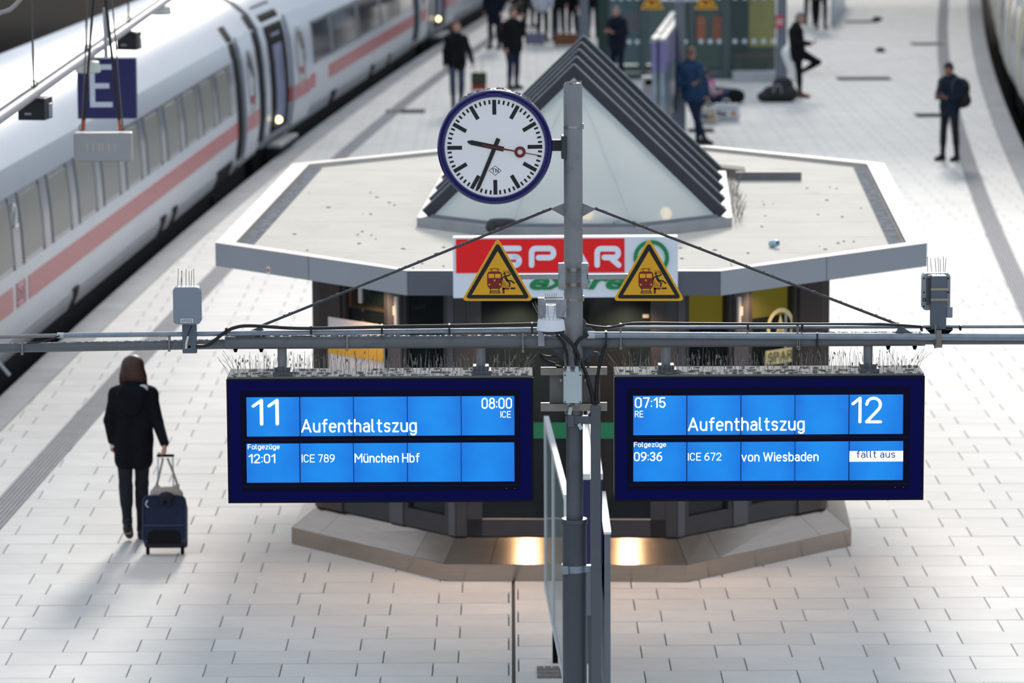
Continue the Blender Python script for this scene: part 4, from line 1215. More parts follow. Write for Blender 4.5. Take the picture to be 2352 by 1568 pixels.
# gussets and tie rods
for s_, lug in ((-1, ((600, 748), (612, 770), (557, 771))), (1, ((2062, 745), (2098, 766), (2054, 768)))):
    e = 1296 if s_ < 0 else 1338
    o_ = 1267 if s_ < 0 else 1367
    mb = MB(); a, b, c = P(e, 466), P(o_, 478), P(e, 497)
    mb.flat([(a.x, a.z), (b.x, b.z), (b.x + s_ * 0.004, b.z - 0.006), (c.x, c.z)], YP + 0.005, 0.01); mb.build('tie_gusset', pole_m, pole)
    q = P(*lug[0]); mb = MB(); mb.tube([(b.x, YP, b.z - 0.002), (q.x, YP, q.z)], 0.0085, 10); mb.build('tie_rod', M('tie_rod_dark', '4c4c4f', 0.5, metal=0.4, var=0.2, scale=30), pole, smooth=60)
    mb = MB(); pts = [P(*l) for l in lug]; mb.flat([(p.x, p.z) for p in pts] + [(pts[2].x + (0.05 if s_ < 0 else 0.02), pts[0].z - 0.03)], YP + 0.006, 0.012)
    mb.build('tie_lug', beam_m, pole)
    rs = random.Random(20 + s_); mb = MB()
    for i in range(34):
        t = rs.random(); p = Vector((b.x, YP, b.z)).lerp(Vector((q.x, YP, q.z)), t)
        mb.ball((p.x, p.y - 0.002, p.z + 0.006), (rs.uniform(.006, .022), .006, .004), 6, 4)
    mb.build('rod_dust', dust_m, pole, kind='stuff')
# gussets at the crossing
for s_, e, w, yy0, yy1 in ((1, 1338, 1372, 730, 770), (-1, 1300, 1262, 836, 797), (1, 1336, 1376, 836, 796)):
    a, b, c = P(e, yy0), P(w, yy1), P(e, yy1); mb = MB(); mb.flat([(a.x, a.z), (b.x, b.z), (c.x, c.z)], YP + 0.03, 0.012); mb.build('arm_gusset', pole2_m, pole)
# conduits
def conduit(pts, r, dy, mat=cond_m, n=12, nm='conduit'):
    mb = MB(); mb.tube([P(*p, dy) for p in pts], r, n); return mb.build(nm, mat, pole, smooth=40)
conduit([(-240, 780), (135, 770)], 0.012, -0.035, M('conduit_worn', '8a8888', 0.5, metal=0.3, var=0.15))
conduit([(140, 770), (1240, 757.5)], 0.0155, -0.035)
conduit([(1394, 752), (2600, 749)], 0.0105, 0.03)
conduit([(1358, 769), (2600, 776)], 0.0205, -0.055)
for x, y, w, r in ((139, 770, 15, 0.0175), (1358, 769, 17, 0.023)):
    mb = MB(); d_ = -0.035 if x < 500 else -0.055; mb.tube([P(x - w / 2, y, d_), P(x + w / 2, y, d_)], r, 14); mb.build('conduit_socket', cap_m, pole, smooth=40)
for x, y0, y1 in ((50, 778, 812), (388, 773, 804), (797, 766, 803), (1201, 764, 806), (1426, 745, 799), (1833, 746, 797), (2149, 747, 796), (1835, 765, 800)):
    a, b = P(x, y0, -0.05), P(x, y1, -0.05); mb = MB(); mb.bmm(a.x - 0.005, a.x + 0.005, YP - 0.052, YP + 0.02, b.z, a.z); mb.box((a.x, YP - 0.05, b.z), (0.015, 0.02, 0.015)); mb.build('clamp', M('clamp_dull', '8b8780', 0.5, metal=0.3), pole)
for x, y0, y1 in ((519, 752, 768), (714, 748, 768), (877, 746, 768), (1032, 745, 768), (1222, 742, 764), (1392, 761, 800), (1718, 744, 758), (1843, 744, 758), (1877, 764, 796), (2117, 747, 760), (2206, 747, 758)):
    a, b = P(x, y0, -0.06), P(x, y1, -0.06); mb = MB(); mb.bmm(a.x - 0.005, a.x + 0.005, YP - 0.078, YP - 0.01, b.z, a.z); mb.build('cable_tie', cable_m, pole)
for x, y in ((565, 775), (1535, 775)):
    a = P(x, y); mb = MB(); mb.box(a, (0.12, 0.05, 0.03)); mb.build('arm_saddle', pole2_m, pole)
def smooth_pts(pts, n=8):
    pts = [Vector(p) for p in pts]; out = []
    q = [pts[0] * 2 - pts[1]] + pts + [pts[-1] * 2 - pts[-2]]
    for i in range(1, len(q) - 2):
        for k in range(n):
            t = k / n
            out.append(0.5 * ((2 * q[i]) + (q[i + 1] - q[i - 1]) * t + (2 * q[i - 1] - 5 * q[i] + 4 * q[i + 1] - q[i + 2]) * t * t + (3 * q[i] - q[i - 1] - 3 * q[i + 1] + q[i + 2]) * t ** 3))
    out.append(pts[-1]); return out
def cable(px, r=0.0095, dy=-0.06, mat=cable_m, parent=None):
    mb = MB(); mb.tube(smooth_pts([P(p[0], p[1], dy + (p[2] if len(p) > 2 else 0)) for p in px]), r, 8); return mb.build('cable', mat, parent or pole, smooth=60)
cable([(452, 795, -.03), (475, 793), (495, 780), (515, 764), (540, 752), (580, 748), (700, 754), (900, 750), (1100, 747), (1235, 744)], 0.011)
cable([(62, 788), (90, 786), (118, 778), (137, 771)], 0.005)
cable([(1345, 746), (1370, 750), (1398, 752), (1430, 746), (1470, 742), (1600, 743), (1800, 744), (2000, 744), (2060, 746), (2118, 750)], 0.008)
cable([(1281, 760), (1300, 776), (1318, 796), (1334, 828), (1348, 864), (1358, 900), (1364, 928)], 0.0115, -0.075)
cable([(1389, 795), (1377, 838), (1371, 880), (1370, 928)], 0.0115, -0.07)
cable([(1278, 768), (1292, 785), (1301, 808), (1305, 838)], 0.0095, -0.07)
cable([(1352, 768), (1334, 777), (1323, 792), (1320, 812), (1325, 838)], 0.0105, -0.07)
cable([(1308, 925), (1310, 948), (1322, 966), (1342, 967), (1358, 947), (1368, 927)], 0.0085, -0.07, M('grey_cable', '3c4149', 0.5))
cable([(1236, 812), (1244, 826), (1262, 836), (1293, 844)], 0.0075, -0.05); cable([(1237, 810), (1250, 817), (1280, 820)], 0.0065, -0.05); cable([(1240, 813), (1255, 827), (1276, 835)], 0.006, -0.04)
cable([(1349, 830), (1359, 815), (1370, 812), (1380, 820)], 0.014, 0.03, M('grey_hose', '4d5257', 0.6))
# bracket channels and backing plate behind the junction box
chan_m = M('channel_zinc', '8b857d', 0.45, metal=0.4, var=0.12, scale=12)
for y0, y1 in ((841, 856.5), (922.5, 939)):
    a, b = P(1241.5, y0), P(1394, y1); mb = MB(); mb.bmm(a.x, b.x, YP - 0.075, YP - 0.045, b.z, a.z); mb.bmm(a.x, b.x, YP - 0.075, YP - 0.02, a.z - 0.006, a.z); mb.build('bracket_channel', chan_m, pole, bev=0.002)
a, b = P(1262, 856), P(1378, 924); mb = MB(); mb.bmm(a.x, b.x, YP - 0.045, YP - 0.03, b.z, a.z); mb.build('backing_plate', M('plate_zinc', '6d6b68', 0.5, metal=0.3, var=0.15, scale=9), pole)
for x in (1289, 1345):
    q = P(x, 870); mb = MB(); mb.lathe([(0.010, 0), (0.010, 0.012), (0, 0.014)], (q.x, YP - 0.045, q.z), 8, Matrix.Rotation(math.pi / 2, 3, 'X')); mb.build('bolt', clip_m, pole)
a, b = P(1356, 926), P(1380, 1600); mb = MB(); mb.bmm(a.x, b.x, YP - 0.09, YP - 0.03, 0.004, a.z); mb.build('cable_duct', M('duct_slate', '565c64', 0.45, metal=0.2, var=0.05), pole, bev=0.004)
a, b = P(1298, 950), P(1360, 968); mb = MB(); mb.bmm(a.x, b.x, YP - 0.085, YP - 0.05, b.z, a.z); mb.box((P(1311, 960).x, YP - 0.075, P(1311, 960).z), (0.035, 0.05, 0.07)); mb.build('duct_clamp', pole2_m, pole)
for (xx, y0, y1, an) in ((1309, 928, 946, .2), (1332, 966, 980, -.5)):
    a, b = P(xx, y0), P(xx, y1); c = (a + b) / 2; mb = MB(); mb.box((c.x, YP - 0.10, c.z), (0.022, 0.003, (a.z - b.z)), Matrix.Rotation(an, 3, 'Y')); mb.build('cable_tag', cap_m, pole)
# junction box
c = P(1314.5, 881.5); jb = thing('junction_box', 'pale grey junction box with two cable glands fixed to the pole', 'junction box', (c.x, YP - 0.075, P(1314, 917).z))
a, b = P(1293, 846), P(1336, 917); mb = MB(); mb.bmm(a.x, b.x, YP - 0.145, YP - 0.077, b.z, a.z); box_m = M('box_pale_grey', 'b4c2c4', 0.45, var=0.03); mb.build('box', box_m, jb, bev=0.006)
mb = MB(); mb.bmm(a.x + 0.003, b.x - 0.003, YP - 0.158, YP - 0.146, b.z + 0.003, a.z - 0.003); lidj = mb.build('lid', box_m, jb, bev=0.005)
for x in (1297, 1331.5):
    for y in (852, 913):
        q = P(x, y); mb = MB(); mb.disc(q.x, q.z, 0.004, YP - 0.158, 0.003, n=10); mb.build('lid_screw', blk_m, lidj)
for x in (1305, 1324):
    q = P(x, 846); mb = MB(); mb.lathe([(0.014, 0), (0.014, 0.012), (0.011, 0.013), (0.011, 0.028), (0.008, 0.03)], (q.x, YP - 0.11, q.z), 12); mb.build('cable_gland', M('gland_white', 'd5dade', 0.4), jb, smooth=30)
    q = P(x, 917); mb = MB(); mb.lathe([(0.012, 0), (0.012, -0.018)], (q.x, YP - 0.11, q.z), 12); mb.build('cable_gland', M('gland_grey', '8d9394', 0.4), jb, smooth=30)
mb = MB()
for x, y0, dx in ((1297, 807, -.004), (1306, 806, 0), (1317, 806, 0), (1330, 807, .008)):
    q, w = P(x, 850), P(x, y0); mb.tube([(q.x, YP - 0.11, q.z), (w.x + dx, YP - 0.11, w.z)], 0.0018, 4)
mb.build('bird_spike', wire_m, jb)

# =================================================================== display boards
bez_m = M('bezel_navy', '07094f', 0.3, var=0.03, spec=0.12)
inner_m = M('inner_frame_midnight', '08092c', 0.3, var=0.03, spec=0.12)
edge_m = M('board_black_edge', '0b0d18', 0.4, var=0.02, spec=0.2)
shell_m = M('board_shell_grey', '6c7076', 0.75, spec=0.2, var=0.06)
txt_m = M('display_white', 'f4f5f2', 0.6, var=0.0, emit='f4f4ee', estr=0.95)
def screen_mat():
    if 'screen_blue' in MATS: return MATS['screen_blue']
    m = bpy.data.materials.new('screen_blue'); m.use_nodes = True; nt = m.node_tree; L = nt.links.new
    b = nt.nodes['Principled BSDF']; b.inputs['Base Color'].default_value = (0.005, 0.03, 0.12, 1); b.inputs['Roughness'].default_value = 0.18; b.inputs['Specular IOR Level'].default_value = 0.35
    tc = nt.nodes.new('ShaderNodeTexCoord'); sp = nt.nodes.new('ShaderNodeSeparateXYZ'); L(tc.outputs['Generated'], sp.inputs[0])
    oi = nt.nodes.new('ShaderNodeObjectInfo')
    nz = nt.nodes.new('ShaderNodeTexNoise'); nz.inputs['Scale'].default_value = 1.6; nz.noise_dimensions = '4D'
    mu = nt.nodes.new('ShaderNodeMath'); mu.operation = 'MULTIPLY'; mu.inputs[1].default_value = 40; L(oi.outputs['Random'], mu.inputs[0]); L(mu.outputs[0], nz.inputs['W']); L(tc.outputs['Generated'], nz.inputs['Vector'])
    # backlight falls off a little toward the sides of each module
    a = nt.nodes.new('ShaderNodeMath'); a.operation = 'SUBTRACT'; a.inputs[1].default_value = 0.5; L(sp.outputs[0], a.inputs[0])
    p = nt.nodes.new('ShaderNodeMath'); p.operation = 'POWER'; p.inputs[1].default_value = 2; L(a.outputs[0], p.inputs[0])
    s = nt.nodes.new('ShaderNodeMath'); s.operation = 'MULTIPLY_ADD'; s.inputs[1].default_value = -1.5; s.inputs[2].default_value = 0.85; L(p.outputs[0], s.inputs[0])
    t = nt.nodes.new('ShaderNodeMath'); t.operation = 'MULTIPLY_ADD'; t.inputs[1].default_value = 0.6; t.inputs[2].default_value = -0.22; L(nz.outputs[0], t.inputs[0])
    u = nt.nodes.new('ShaderNodeMath'); u.operation = 'ADD'; u.use_clamp = True; L(s.outputs[0], u.inputs[0]); L(t.outputs[0], u.inputs[1])
    mx = nt.nodes.new('ShaderNodeMix'); mx.data_type = 'RGBA'; L(u.outputs[0], mx.inputs[0]); mx.inputs[6].default_value = (*lin('1a50c8'), 1); mx.inputs[7].default_value = (*lin('1f92f2'), 1)
    L(mx.outputs[2], b.inputs['Emission Color']); b.inputs['Emission Strength'].default_value = 0.9
    MATS['screen_blue'] = m; return m
scr_m = screen_mat()
YB = 22.42                         # front face of the boards
def PB(x, y): return A(x, y, YB)
def board(label, L0, T0, R0, B0, inner, cols, rows, texts, hangers, seed):
    a, b = PB(L0, T0), PB(R0, B0)
    t = thing('display_board', label, 'display board', ((a.x + b.x) / 2, YB + 0.17, b.z), group='blue platform displays')
    mb = MB(); mb.bmm(a.x + 0.003, b.x - 0.003, YB + 0.012, YB + 0.34, b.z + 0.002, a.z + 0.012); mb.build('shell', shell_m, t, bev=0.006)
    mb = MB(); mb.bmm(a.x, b.x, YB + 0.002, YB + 0.012, b.z, a.z)
    mb.build('black_edge', edge_m, t)
    mb = MB(); e = 0.012; mb.bmm(a.x + e, b.x - e, YB, YB + 0.0025, b.z + e, a.z - e); mb.build('bezel', bez_m, t)
    p, q = PB(inner[0], inner[1]), PB(inner[2], inner[3])
    mb = MB(); mb.bmm(p.x, q.x, YB - 0.0015, YB, q.z, p.z); fr = mb.build('inner_frame', inner_m, t)
    for yy in (inner[4], inner[5]):
        z = PB((L0 + R0) / 2, yy).z; mb = MB(); mb.bmm(p.x + 0.01, q.x - 0.005, YB - 0.0025, YB - 0.0015, z - 0.004, z + 0.004); mb.build('divider', edge_m, fr)
    for (y0, y1) in rows:
        zt = PB((L0 + R0) / 2, y0).z; zb_ = PB((L0 + R0) / 2, y1).z
        for (x0, x1) in cols:
            u, v = PB(x0, (y0 + y1) / 2), PB(x1, (y0 + y1) / 2)
            mb = MB(); mb.bmm(u.x, v.x, YB - 0.003, YB - 0.0012, zb_, zt); mb.build('display_panel', scr_m, t)
    for s, x0, y0, x1, y1, fat in texts:
        textpx(s, x0, y0, x1, y1, YB, YB - 0.0032, txt_m, t, w=0.14 if fat else 0.12)
    for x in (inner[2] - 32, inner[2] - 13):
        q = PB(x, inner[5] + 6); mb = MB(); mb.disc(q.x, q.z, 0.003, YB - 0.0015, 0.002, n=8); mb.build('sensor_dot', M('sensor_grey', '6a7488', 0.4), t)
    for hx in hangers:
        q0, q1 = P(hx, 792), P(hx, 838); mb = MB(); mb.lathe([(0.0285, a.z + 0.012), (0.0285, q0.z)], (q0.x, YP + 0.03, 0), 20); mb.build('hanger_tube', pole_m, t, smooth=40)
        mb = MB(); mb.box((q0.x + 0.005, YP + 0.03, a.z + 0.025), (0.118, 0.14, 0.026)); mb.box((q0.x, YP + 0.03, a.z + 0.05), (0.10, 0.10, 0.026)); mb.build('hanger_foot', pole2_m, t, bev=0.003)
    # bird spikes and wind-blown fluff on top
    rs = random.Random(seed); mb = MB()
    for row, yy in enumerate((YB + 0.035, YB + 0.13, YB + 0.25)):
        n = 74
        for i in range(n):
            x = a.x + 0.02 + (b.x - a.x - 0.04) * (i + rs.uniform(-.25, .25)) / n
            h_ = rs.uniform(0.06, 0.135); lean = rs.gauss(0, 0.008)
            if i < 2: lean -= 0.07
            if i > n - 3: lean += 0.06
            if rs.random() < 0.05: lean += rs.choice((-.06, .06))
            mb.tube([(x, yy, a.z + 0.01), (x + lean * 0.4, yy, a.z + 0.01 + h_ * 0.5), (x + lean, yy + rs.gauss(0, .01), a.z + 0.012 + h_)], 0.0013, 3, cap=False)
    mb.build('bird_spikes', wire_m, t, kind='stuff')
    mb = MB()
    for i in range(150):
        x = rs.uniform(a.x + 0.02, b.x - 0.02); yy = YB + rs.choice((0.04, 0.05, 0.13, 0.14, 0.26)) + rs.gauss(0, 0.012)
        mb.ball((x, yy, a.z + 0.014 + rs.uniform(0, 0.006)), (rs.uniform(.006, .024), rs.uniform(.005, .012), rs.uniform(.002, .006)), 7, 5)
    for i in range(110):          # fluff clinging to the wires
        t_ = rs.random(); x = a.x + 0.03 + (b.x - a.x - 0.06) * t_
        z = a.z + rs.uniform(0.03, 0.13)
        mb.ball((x, YB + rs.choice((0.035, 0.13, 0.25)), z), (rs.uniform(.002, .005), .003, rs.uniform(.006, .016)), 5, 4)
    mb.build('dust_fluff', dust_m, t, kind='stuff')
    return t
board('blue display board showing track 11 with the 08:00 ICE, hung left of the pole', 519.5, 871, 1226, 1152, (552, 898, 1195, 1126, 1008.5, 1115),
      [(566.5, 688), (690, 811.5), (813, 935), (936.5, 1058.5), (1060, 1181.5)], [(910.5, 1000.5), (1017, 1106.5)],
      [('11', 577.5, 916, 641, 976.5, 0.0), ('Aufenthaltszug', 691.6, 962, 957.5, 999.5, 0.008), ('08:00', 1106, 913, 1176, 938, 0.008), ('ICE', 1149.4, 943.5, 1173.7, 958.7, 0),
       ('Folgezüge', 569, 1019.8, 642.8, 1034, 0.008), ('12:01', 571, 1042, 632.5, 1063, 0.008), ('ICE 789', 692.9, 1043, 768.8, 1061, 0.0), ('München Hbf', 814.4, 1040.5, 964, 1061.5, 0.008)], (647, 1104), 1)
rb = board('blue display board showing track 12 with the 07:15 RE, hung right of the pole', 1411, 866, 2121, 1148, (1440, 892, 2088, 1122, 1004.5, 1112),
      [(1454.5, 1576.6), (1578.5, 1700.7), (1702.5, 1825), (1826.5, 1949), (1951, 2074)], [(907, 997.5), (1014, 1103.5)],
      [('07:15', 1458, 912, 1529, 936.2, 0.008), ('RE', 1458, 943, 1477.6, 957.7, 0), ('Aufenthaltszug', 1580, 958.3, 1848, 995.8, 0.008), ('12', 1955.5, 910.7, 2026, 971.3, 0),
       ('Folgezüge', 1456, 1014.8, 1530, 1028.5, 0.008), ('09:36', 1456, 1037.6, 1521, 1058.3, 0.008), ('ICE 672', 1580, 1039.3, 1656.8, 1057, 0), ('von Wiesbaden', 1702.8, 1038, 1880, 1058.7, 0.008)], (1530, 1995), 2)
p, q = PB(1951, 1035.5), PB(2074, 1059); mb = MB(); mb.bmm(p.x, q.x, YB - 0.0042, YB - 0.003, q.z, p.z); mb.build('notice_bar', txt_m, rb)
textpx('fällt aus', 1967, 1034.5, 2056, 1050.5, YB, YB - 0.0043, M('display_dark_blue', '20365e', 0.6, emit='1c3262', estr=0.6), rb, w=0.13)

# =================================================================== clock
YC = 22.40
cc = A(1136.5, 338, YC); KC = YC / FPX
clock = thing('station_clock', 'round white station clock with dark blue rim mounted beside the pole', 'clock', (cc.x, YC, cc.z))
Ry = Matrix.Rotation(math.pi / 2, 3, 'X')     # lathe axis +z -> -y
RO = 132.5 * KC
rim_b = M('clock_rim_blue', '1c1a63', 0.3, var=0.08, scale=10)
mb = MB(); mb.lathe([(RO * 0.9, -0.20), (RO * 0.985, -0.19), (RO * 0.985, -0.03), (RO * 0.97, -0.012)], cc, 64, Ry); mb.build('drum', M('clock_drum_grey', '7f8186', 0.4, metal=0.3, var=0.08), clock, smooth=35)
mb = MB(); mb.lathe([(RO * 0.985, -0.03), (RO, -0.02), (RO, 0.0), (RO * 0.975, 0.016), (RO * 0.93, 0.010), (RO * 0.925, 0.018), (RO * 0.885, 0.020), (RO * 0.87, 0.004)], cc, 72, Ry, caps=False); mb.build('rim', rim_b, clock, smooth=35)
RF = RO * 0.875
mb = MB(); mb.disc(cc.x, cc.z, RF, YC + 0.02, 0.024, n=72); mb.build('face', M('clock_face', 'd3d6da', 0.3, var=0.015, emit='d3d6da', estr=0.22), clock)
mk_m = M('clock_mark_black', '16191d', 0.5, var=0.1)
yf = YC - 0.004
tilt = math.radians(-0.45)
def cdir(deg):
    a = math.radians(deg) + tilt; return math.sin(a), math.cos(a)
def bar(mb, deg, r0, r1, w, y0, d=0.0015):
    s, c = cdir(deg); w /= 2
    mb.flat([(cc.x + s * r * KC + sg * c * w * KC, cc.z + c * r * KC - sg * s * w * KC) for r, sg in ((r0, -1), (r0, 1), (r1, 1), (r1, -1))], y0, d)
for k in range(60):
    mb = MB()
    if k % 5 == 0: bar(mb, k * 6, 75.5, 109.5, 9.0, yf)
    else: bar(mb, k * 6, 100, 109.5, 4.4, yf)
    mb.build('hour_mark' if k % 5 == 0 else 'minute_mark', mk_m, clock)
def hand(deg, pts, y0, mat, nm):
    s, c = cdir(deg); mb = MB()
    mb.flat([(cc.x + (s * r + c * o_) * KC, cc.z + (c * r - s * o_) * KC) for r, o_ in pts], y0, 0.003); return mb.build(nm, mat, clock)
hand(282.5, [(-21, -5.5), (-21, 5.5), (55, 5.5), (63, 2.5), (65, 0), (63, -2.5), (55, -5.5)], yf - 0.002, mk_m, 'hour_hand')
hand(203.2, [(-22, -5), (-22, 5), (102, 4.2), (105, 1.5), (109, 1.5), (109, -1.5), (105, -1.5), (102, -4.2)], yf - 0.006, mk_m, 'minute_hand')
redh = M('second_hand_red', '6e1d22', 0.5)
sh = hand(101, [(-29, -2.6), (-29, 2.6), (46, 1.6), (46, -1.6)], yf - 0.010, redh, 'second_hand')
s, c = cdir(101); mb = MB(); mb.ring(cc.x + s * 59 * KC, cc.z + c * 59 * KC, 6 * KC, 13 * KC, yf - 0.010, 0.003); bar(mb, 101, 71, 107, 2.0, yf - 0.010, 0.003); mb.build('second_hand_ring', redh, sh)
dm = MB(); lx, lz = cc.x + 0.5 * KC, cc.z - 54 * KC
dm.stroke([(lx - 14 * KC, lz), (lx, lz + 11 * KC), (lx + 14 * KC, lz), (lx, lz - 11 * KC), (lx - 14 * KC, lz)], 1.1 * KC, yf, 0.001); dmo = dm.build('maker_diamond', mk_m, clock)
text('TN', lx - 8 * KC, lx + 8 * KC, lz - 5 * KC, lz + 5 * KC, yf, mk_m, clock, w=0.16)
mb = MB(); a, b = P(1268, 322), P(1292, 347); mb.bmm(a.x, b.x, YP + 0.005, YP + 0.07, b.z, a.z); a, b = P(1289, 311), P(1301, 363); mb.bmm(a.x, b.x, YP - 0.05, YP + 0.09, b.z, a.z); mb.build('bracket', M('bracket_black_grey', '3d4042', 0.6, var=0.2, scale=20), clock, bev=0.003)
rs = random.Random(6); mb = MB()
for i in range(70):
    an = math.radians(rs.uniform(50, 130)); rr = RO * 0.99
    mb.ball((cc.x + rr * math.cos(an), YC + rs.uniform(0.02, 0.17), cc.z + rr * math.sin(an)), (rs.uniform(.006, .02), rs.uniform(.006, .02), rs.uniform(.002, .008)), 6, 4)
mb.build('dust_fluff', dust_m, clock, kind='stuff')
mb = MB(); q = A(1135, 216, YC); mb.box((q.x, YC - 0.012, q.z), (0.095, 0.02, 0.014)); mb.build('catch', rim_b, clock)

# =================================================================== warning triangles
yel_s = M('warning_yellow', 'e0a512', 0.4, var=0.03, emit='e0a512', estr=0.05)
blk_s = M('warning_black', '0f1112', 0.45, var=0.03)
red_s = M('warning_dark_red', '7c1a16', 0.45, var=0.03)
YW = 22.36
def rtri(cx, top_y, base_y, halfw, rad):
    # rounded triangle, photo pixels around cx
    V = [(cx, top_y - rad * 0.9), (cx + halfw + rad * 0.5, base_y + 0), (cx - halfw - rad * 0.5, base_y)]
    V = [(cx, top_y), (cx + halfw, base_y), (cx - halfw, base_y)]
    out = []
    cxm, cym = cx, (top_y + 2 * base_y) / 3
    for i in range(3):
        p, a, b = V[i], V[i - 1], V[(i + 1) % 3]
        def un(q): L_ = math.hypot(q[0] - p[0], q[1] - p[1]); return ((q[0] - p[0]) / L_, (q[1] - p[1]) / L_)
        ua, ub = un(a), un(b); t = rad * 1.73
        p0 = (p[0] + ua[0] * t, p[1] + ua[1] * t); p1 = (p[0] + ub[0] * t, p[1] + ub[1] * t)
        for k in range(9):
            s = k / 8; out.append(((1 - s) ** 2 * p0[0] + 2 * s * (1 - s) * p[0] + s * s * p1[0], (1 - s) ** 2 * p0[1] + 2 * s * (1 - s) * p[1] + s * s * p1[1]))
    return out
def warning(label, cx, dy_):
    B = lambda x, y: (lambda p: (p.x, p.z))(A(cx + x, 622 + dy_ + y, YW))
    t = thing('warning_sign', label, 'warning sign', A(cx, 690 + dy_, YW), group='warning signs on the pole')
    tri = rtri(0, -76, 69, 83, 8)
    mb = MB(); mb.flat([B(*p) for p in tri], YW + 0.02, 0.018); mb.build('plate', yel_s, t)
    mb = MB(); mb.flat([B(*p) for p in rtri(0, -72 + 6, 63.5, 74.5, 6.5)], YW + 0.002, 0.0015); mb.build('black_border', blk_s, t)
    mb = MB(); mb.flat([B(*p) for p in ((0, -45.5), (59.5, 55), (-59.5, 55))], YW + 0.0005, 0.0012); mb.build('yellow_field', yel_s, t)
    y0 = YW - 0.0008
    def R(x0, y_0, x1, y_1): return [B(x0, y_0), B(x1, y_0), B(x1, y_1), B(x0, y_1)]
    mb = MB()
    body = [(-24, 8), (-22, 3), (-18, 1), (4, 1), (8, 3), (10.5, 8), (10.5, 31), (8, 37), (4, 41), (-18, 41), (-22, 37), (-24, 31)]
    mb.flat([B(*p) for p in body], y0, 0.001)
    mb.stroke([B(-18, -3), B(-15, -5), B(1, -5), B(4, -3)], 1.6 * SC, y0, 0.001); mb.stroke([B(-13.5, -5), B(-13.5, 1)], 1.6 * SC, y0, 0.001); mb.stroke([B(-.5, -5), B(-.5, 1)], 1.6 * SC, y0, 0.001)
    mb.flat(R(-17.5, 40, -15, 43.5), y0, 0.001); mb.flat(R(1.5, 40, 4, 43.5), y0, 0.001)
    tr = mb.build('train_pictogram', red_s, t)
    mb = MB()
    for r_ in (R(-21, 6.5, -8, 16), R(-6, 6.5, 7, 16)):
        mb = MB(); mb.flat(r_, y0 - 0.001, 0.0006); mb.build('train_window', yel_s, tr)
    for x, y in ((-7, 21.5), (-19, 31.5), (5.2, 31)):
        p = B(x, y); mb = MB(); mb.disc(p[0], p[1], 2.2 * SC, y0 - 0.001, 0.0006, n=14); mb.build('train_light', yel_s, tr)
    mb = MB(); mb.stroke([B(-15.5, 44.5), B(-18.5, 51.5)], 2 * SC, y0, 0.001, round_=False); mb.stroke([B(2.5, 44.5), B(6, 51.5)], 2 * SC, y0, 0.001, round_=False)
    for y, w in ((45.3, 9), (48, 10.5), (51, 11.5)): mb.stroke([B(-6.3 - w, y), B(-6.3 + w, y)], 1.3 * SC, y0, 0.001, round_=False)
    mb.build('rail_pictogram', blk_s, t)
    mb = MB(); mb.flat(R(11, 38.5, 27, 42.5), y0, 0.001); mb.flat(R(11, 38.5, 16, 52), y0, 0.001); mb.build('edge_pictogram', red_s, t); mb = MB()
    for i in range(7):
        mb.stroke([B(11, 20.5 + i * 3.0), B(min(11 + 15, 11 + (37 - 20.5 - i * 3.0) * 0.9), min(20.5 + i * 3.0 + 15 * 1.05, 37))], 0.7 * SC, y0, 0.0008, round_=False)
    for i in range(6):
        mb.stroke([B(12 + i * 3, -1), B(min(27, 12 + i * 3 + 7), 6)], 0.7 * SC, y0, 0.0008, round_=False)
    mb.build('hatching', red_s, t, kind='stuff')
    mb = MB(); mb.flat(R(29.5, 38, 40.5, 41.8), y0, 0.001); mb.build('edge_block', blk_s, t)
    mb = MB(); p = B(15.5, 6); mb.disc(p[0], p[1], 2.7 * SC, y0 - 0.001, 0.001, n=16)
    mb.stroke([B(17.5, 12), B(19, 17), B(22, 22)], 5.2 * SC, y0 - 0.001, 0.001)
    mb.stroke([B(20, 11), B(25, 10.5), B(29, 7.5)], 2.7 * SC, y0 - 0.001, 0.001); mb.stroke([B(15.5, 12), B(11, 16), B(10, 20)], 2.7 * SC, y0 - 0.001, 0.001)
    mb.stroke([B(22, 22), B(32, 23), B(38.5, 28)], 3.2 * SC, y0 - 0.001, 0.001); mb.stroke([B(21, 22), B(28, 28.5), B(27, 35)], 3.2 * SC, y0 - 0.001, 0.001)
    mb.build('falling_figure', blk_s, t)
    return t
w1 = warning('yellow warning triangle with train and falling figure, left of the pole under the clock', 1143, 0)
w2 = warning('yellow warning triangle with train and falling figure, right of the pole', 1490.5, 0)
# cross bar and bracket plates carrying both triangles
brk = M('bracket_pale', '9ea3ab', 0.4, metal=0.3, var=0.06)
for xa, xb in ((1190, 1284), (1348, 1450)):
    a, b = A(xa, 626, YP - 0.04), A(xb, 637, YP - 0.04); mb = MB(); mb.bmm(a.x, b.x, YP - 0.12, YP - 0.09, b.z, a.z); mb.build('sign_bar', brk, pole)
for xa, xb in ((1282, 1298), (1335, 1351)):
    a, b = A(xa, 602, YP - 0.06), A(xb, 661, YP - 0.06); mb = MB(); mb.bmm(a.x, b.x, YP - 0.12, YP - 0.07, b.z, a.z); mb.build('sign_bracket', brk, pole, bev=0.003)
for y in (617, 651):
    z = P(1317, y).z; mb = MB(); mb.lathe([(0.058, z - 0.011), (0.0615, z - 0.011), (0.0615, z + 0.011), (0.058, z + 0.011)], (px0, YP, 0), 28); mb.bmm(px0 - 0.085, px0 - 0.05, YP - 0.124, YP - 0.05, z - 0.009, z + 0.009); mb.bmm(px0 + 0.05, px0 + 0.085, YP - 0.124, YP - 0.05, z - 0.009, z + 0.009); mb.build('strap', clip_m, pole, smooth=40)

